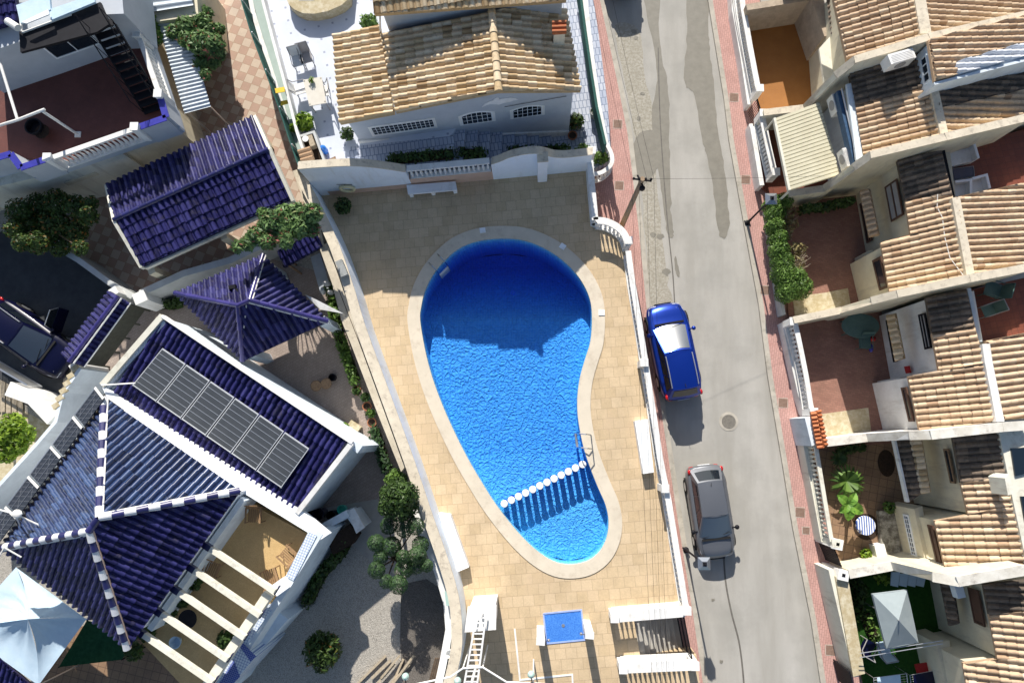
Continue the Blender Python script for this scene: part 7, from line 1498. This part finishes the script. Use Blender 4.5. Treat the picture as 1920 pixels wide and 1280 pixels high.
# tent, shade cloth and lower left bits
T_ = thing('canvas_tent', 'pale blue canvas gazebo roof with creases at the lower left', 'gazebo', P(50, 1180, ZG)); Cn = [P(30, 1063, 3.1), P(162, 1160, 3.1), P(72, 1284, 3.1), P(-75, 1180, 3.1)]; ap = P(52, 1160, 4.1); mb = MB(); rg2 = random.Random(2)
for i in range(4):
    a, b2 = Cn[i], Cn[(i+1) % 4]
    def tf_(s, t, a=a, b2=b2):
        e = a.lerp(b2, t); p = ap.lerp(e, s); return p+V(0, 0, -.32*math.sin(math.pi*s)*(1-.35*abs(2*t-1))+.035*math.sin(t*23+s*5)*math.sin(math.pi*s))
    mb.patch(tf_, 10, 14)
part('canvas', mb, M['bluecloth'], T_)
for p_ in Cn: mb = MB(); mb.tube(V(p_.x, p_.y, ZG), p_, .03); part('pole', mb, M['alu'], T_)
T_ = thing('shade_cloth', 'dark green shade cloth stretched below the blue hip roof', 'shade cloth', P(190, 1210, ZG)); mb = MB(); q = [P(163, 1162, 2.6), P(262, 1190, 2.5), P(228, 1236, 2.4), P(110, 1250, 2.5)]
mb.patch(lambda s, t: q[0].lerp(q[1], s).lerp(q[3].lerp(q[2], s), t)-V(0, 0, .25*math.sin(math.pi*s)*math.sin(math.pi*t)), 8, 8); part('cloth', mb, M['greencloth'], T_); mb = MB(); [mb.tube(V(p.x, p.y, ZG), p, .03) for p in q]; part('pole', mb, M['black'], T_)
T_ = thing('low_blue_roof', 'corner of a low blue tiled roof at the lower left edge', 'roof', P(0, 1270, ZG)); roof_part('roof', T_, T3([(-80, 1180), (-5, 1232), (62, 1290), (-30, 1360)], [3.2, 3.2, 3.0, 2.7]), M['bluetile'], w=.22, L=.36, seed=150)
mb = MB(); mb.tube(P(15, 1262, ZG), P(15, 1262, 2.8), .06); part('post', mb, M['wood'], T_)
# timber scraps at the lower edge of the gravel garden
T_ = thing('log_pile', 'pile of weathered timber boards at the lower edge of the gravel', 'timber pile', P(740, 1262, ZG))
for k in range(7): a = P(716+k*9, 1236+(k % 3)*8, ZG+.12+.05*(k % 4)); an = 1.1+rng.uniform(-.6, .6); mb = MB(); L_ = rng.uniform(.8, 1.5); d = V(math.cos(an), math.sin(an)); mb.bar(a+d*.2, a-d*L_, .09, .07); part('board', mb, M['barewood'], T_)
T_ = thing('plank_stack', 'bundle of reddish planks leaning at the foot of the pool wall', 'planks', P(825, 1255, ZG))
for k in range(5): mb = MB(); mb.bar(P(833-k*4, 1233, 1.9), P(818-k*4, 1290, 1.1), .07, .04); part('plank', mb, M['wood'], T_)
T = gwall('curved low white wall at the foot of the pool wall above the gravel', [(768, 930, 1.9), (797, 1010, 1.9), (822, 1075, 1.9), (838, 1130, 1.9), (842, 1180, 1.9), (832, 1235, 1.9), (818, 1300, 1.9)], 'white', .3)
mb = MB(); mb.box(P(845, 1118, 2.0), .35, .55, .3, R(8)); solo('meter_cabinet', mb, M['lampglass'], 'mint green cabinet on top of the curved white wall', 'cabinet')
mb = MB(); mb.lathe(P(844, 1222, 1.9), [(.12, 0), (.17, .25), (.15, .25), (.1, .06)], 16); solo('wall_pot', mb, M['white'], 'round white pot standing on the curved wall', 'pot')
# ---- upper left villa: roof terrace with red floor
T = thing('corner_villa', 'white villa with a dark red roof terrace and blue tiled parapet', 'house', P(120, 180, ZG)); TC2 = T
ol = [(-420, 412), (20, 290), (36, 318), (314, 221), (236, -10), (220, -80), (-420, -80)]
O = PS(ol, 5.15)
mb = MB(); mb.prism([V(p.x, p.y, 4.2) for p in O], 3.9); part('terrace_slab', mb, M['darkredfloor'], T)
c_ = P(120, 120, 5.15); mb = MB(); mb.prism([V(c_.x+(p.x-c_.x)*.93, c_.y+(p.y-c_.y)*.93, 3.899) for p in O], .5); part('lower_walls', mb, M['cream'], T)
def tw_(a, b2, z, th, m, nm, z0=3.85): mb = MB(); mb.wall([P(*a, 5.15), P(*b2, 5.15)] if z is None else [V(P(*a, 5.15).x, P(*a, 5.15).y, z), V(P(*b2, 5.15).x, P(*b2, 5.15).y, z)], th, z0); return part(nm, mb, M[m], T)
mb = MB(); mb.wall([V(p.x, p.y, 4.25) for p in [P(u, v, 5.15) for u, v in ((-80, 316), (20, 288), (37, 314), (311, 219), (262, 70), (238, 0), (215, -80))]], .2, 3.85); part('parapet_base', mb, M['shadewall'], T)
for seg in (((-80, 316), (19, 288)), ((19, 288), (38, 314)), ((38, 314), (88, 297)), ((262, 237), (311, 220)), ((311, 220), (300, 182)), ((255, 64), (222, -60))):
    a, b2 = [P(u, v, 5.15) for u, v in seg]; mb = MB(); mb.wall([V(a.x, a.y, 5.10), V(b2.x, b2.y, 5.10)], .24, 3.84); part('parapet', mb, M['shadewall'], T)
    mb = MB(); mb.wall([V(a.x, a.y, 5.14), V(b2.x, b2.y, 5.14)], .27, 5.101); part('blue_tile_cap', mb, M['bluetrim'] if 'bluetrim' in M else M['copperblue'], T)
def roofbal(label, a, b2): 
    a, b2 = P(*a, 5.2), P(*b2, 5.2); balustrade(label, [a, b2], 4.25, step=.2, posts=(a, b2), rail_w=.2, r=.06, kerb=.05)
roofbal('white balustrade on the lower edge of the dark red roof terrace', (92, 297), (255, 240)); roofbal('white balustrade on the street side of the dark red roof terrace', (259, 66), (299, 178))
mb = MB(); q = P(200, 290, 4.2)
a, b2 = P(120, 330, 3.9), P(230, 300, 3.9)
body(T, [(-60, 362), (120, 322), (225, 285), (200, 240), (-60, 290)], [3.86]*5, .9, 'creamlight', 'lower_bay')
LA, LB = P(120, 322, 3.86), P(225, 285, 3.86); frame_on_wall(T, LA, LB, (128, 347), (178, 322), 8, 2, False, 'cream', 'glass', barw=.03, fw=.12, label='small barred window in a cream frame')
# upper storey fragment
mb = MB(); q = [P(-80, 125, 5.9), P(-80, -80, 5.9), P(228, -80, 5.9), P(240, 32, 5.9), P(190, 42, 5.9), P(38, 92, 5.9), P(-80, 130, 5.9)]
body(T, [(-80, 118), (38, 78), (180, 28), (232, 26), (222, -80), (-80, -80)], [6.6]*6, 4.15, 'shadewall', 'upper_walls')
a, b2 = P(38, 78, 6.6), P(180, 28, 6.6); frame_on_wall(T, a, b2, (106, 110), (160, 55), 2, 1, False, 'whiteclean', 'glass', name='sliding_door', fw=.06)
mb = MB(); mb.slab(PS([(36, 60), (188, 4), (205, 45), (182, 60), (38, 98)], 6.9), .12); part('dark_canopy', mb, M['black'], T)
mb = MB(); mb.bar(P(40, 60, 7.0), P(132, 26, 7.0), .05, .08); mb.bar(P(40, 60, 7.0), P(34, 10, 7.0), .05, .08); part('white_trim', mb, M['white'], T)
mb = MB(); mb.slab(PS([(30, 10), (92, -12), (95, 18), (38, 44)], 7.15), .1); mb.slab(PS([(92, 18), (175, -10), (178, 4), (95, 38)], 7.12), .1); part('blue_flat_roof', mb, M['bluecloth'], T)
mb = MB(); mb.slab(PS([(40, 42), (90, 18), (92, 27), (50, 44)], 7.3), .05); part('skylight_flap', mb, M['whiteclean'], T)
roof_part('blue_roof', T, [P(-80, -60, 7.4), P(22, -60, 7.4), P(34, 38, 6.95), P(-80, 75, 6.95)], M['bluetile'], w=.25, L=.4, seed=160)
T_ = thing('water_tank', 'short white cylinder tank at the edge of the blue roof', 'tank', P(25, 48, 7.0)); mb = MB(); mb.tube(P(14, 40, 7.2), P(34, 53, 7.2), .14, .14, 14); part('tank', mb, M['white'], T_); mb = MB(); mb.tube(P(25, 48, 6.9), P(25, 48, 7.2), .04); part('foot', mb, M['alu'], T_)
# black outside stair
T_ = thing('black_staircase', 'straight black open staircase on the dark red roof terrace', 'staircase', P(285, 215, 4.2)); n0, n1 = P(287, 203, 4.35), P(192, 48, 6.8); d = (n1-n0)/11; sd_ = V(-d.y, d.x).normalized()
for k in range(12): c0 = n0+d*k; mb = MB(); dd_ = V(d.x, d.y).normalized(); mb.slab([c0-sd_*.42-dd_*.14, c0+sd_*.42-dd_*.14, c0+sd_*.42+dd_*.14, c0-sd_*.42+dd_*.14], .05); part('tread', mb, M['black'], T_)
for s_ in (-1, 1): mb = MB(); mb.bar(n0+sd_*.44*s_, n1+sd_*.44*s_, .05, .22); part('stringer', mb, M['black'], T_); mb = MB(); mb.tube(n0+sd_*.46*s_+V(0, 0, .9), n1+sd_*.46*s_+V(0, 0, .9), .022); [mb.tube(n0.lerp(n1, k/6)+sd_*.46*s_, n0.lerp(n1, k/6)+sd_*.46*s_+V(0, 0, .9), .015) for k in range(7)]; part('handrail', mb, M['black'], T_)
T_ = thing('pipe_pergola', 'white tubular frame standing on the dark red roof terrace', 'frame', P(143, 255, 4.2)); mb = MB(); mb.path([P(-60, 255, 6.3), P(0, 235, 6.3), P(33, 225, 6.3), P(84, 205, 6.3)], .055, 8); part('front_tube', mb, M['white'], T_); mb = MB(); mb.tube(P(0, 118, 6.3), P(33, 225, 6.3), .055); part('cross_tube', mb, M['white'], T_); mb = MB(); q = P(80, 209, 6.3); mb.tube(V(q.x, q.y, 4.2), q, .055); mb.box(V(q.x, q.y, 4.2), .25, .25, .04); part('post', mb, M['white'], T_)
mb = MB(); mb.lathe(P(79, 247, 4.2), [(.25, 0), (.36, .5), (.36, .55), (.31, .55), (.28, .3)], 22); T_ = thing('terrace_pot', 'big round black pot on the dark red roof terrace', 'pot', P(79, 247, 4.2)); part('pot', mb, M['black'], T_); mb = MB(); mb.lathe(P(79, 247, 4.55), [(.31, 0), (.31, .02)], 18); part('soil', mb, M['soil'], T_)
T_ = thing('handrail_loop', 'bent dark handrail against the shaded cream terrace wall', 'rail', P(50, 118, 4.2)); mb = MB(); mb.path([P(42, 122, 4.25), P(38, 104, 5.1), P(50, 100, 5.15), P(66, 118, 4.25)], .035, 6); part('rail', mb, M['greenchair'], T_)
# galvanised roofs beside the villa
def corr(name, T, px, z, m, n_=26, axis=0):
    q = [P(u, v, zz) for (u, v), zz in zip(px, z)]; mb = MB()
    def f(s, t): return q[0].lerp(q[1], t).lerp(q[3].lerp(q[2], t), s)+V(0, 0, .03*math.sin(s*n_*2*math.pi))
    mb.patch(f, n_*8, 2); return part(name, mb, M[m], T)
T_ = thing('galvanised_canopy', 'long corrugated galvanised roof beside the white villa', 'canopy', P(340, 130, ZG)); corr('sheet', T_, [(292, 32), (345, 24), (395, 200), (346, 213)], [3.5, 3.4, 3.4, 3.5], 'corrugated', 26)
for u, v in ((300, 40), (342, 32), (390, 196), (350, 208)): q = P(u, v, 3.4); mb = MB(); mb.tube(V(q.x, q.y, ZG), q-V(0, 0, .06), .04); part('post', mb, M['alu'], T_)
T_ = thing('galvanised_canopy', 'short whitish corrugated roof at the upper photo edge', 'canopy', P(310, -10, ZG)); corr('sheet', T_, [(240, -70), (350, -70), (362, 10), (275, 24)], [4.0, 4.0, 3.9, 3.9], 'corrugated', 7); mb = MB(); mb.prism(PS([(262, -60), (365, -60), (372, 30), (285, 42)], 3.7), ZG); part('shed_walls', mb, M['cream'], T_)
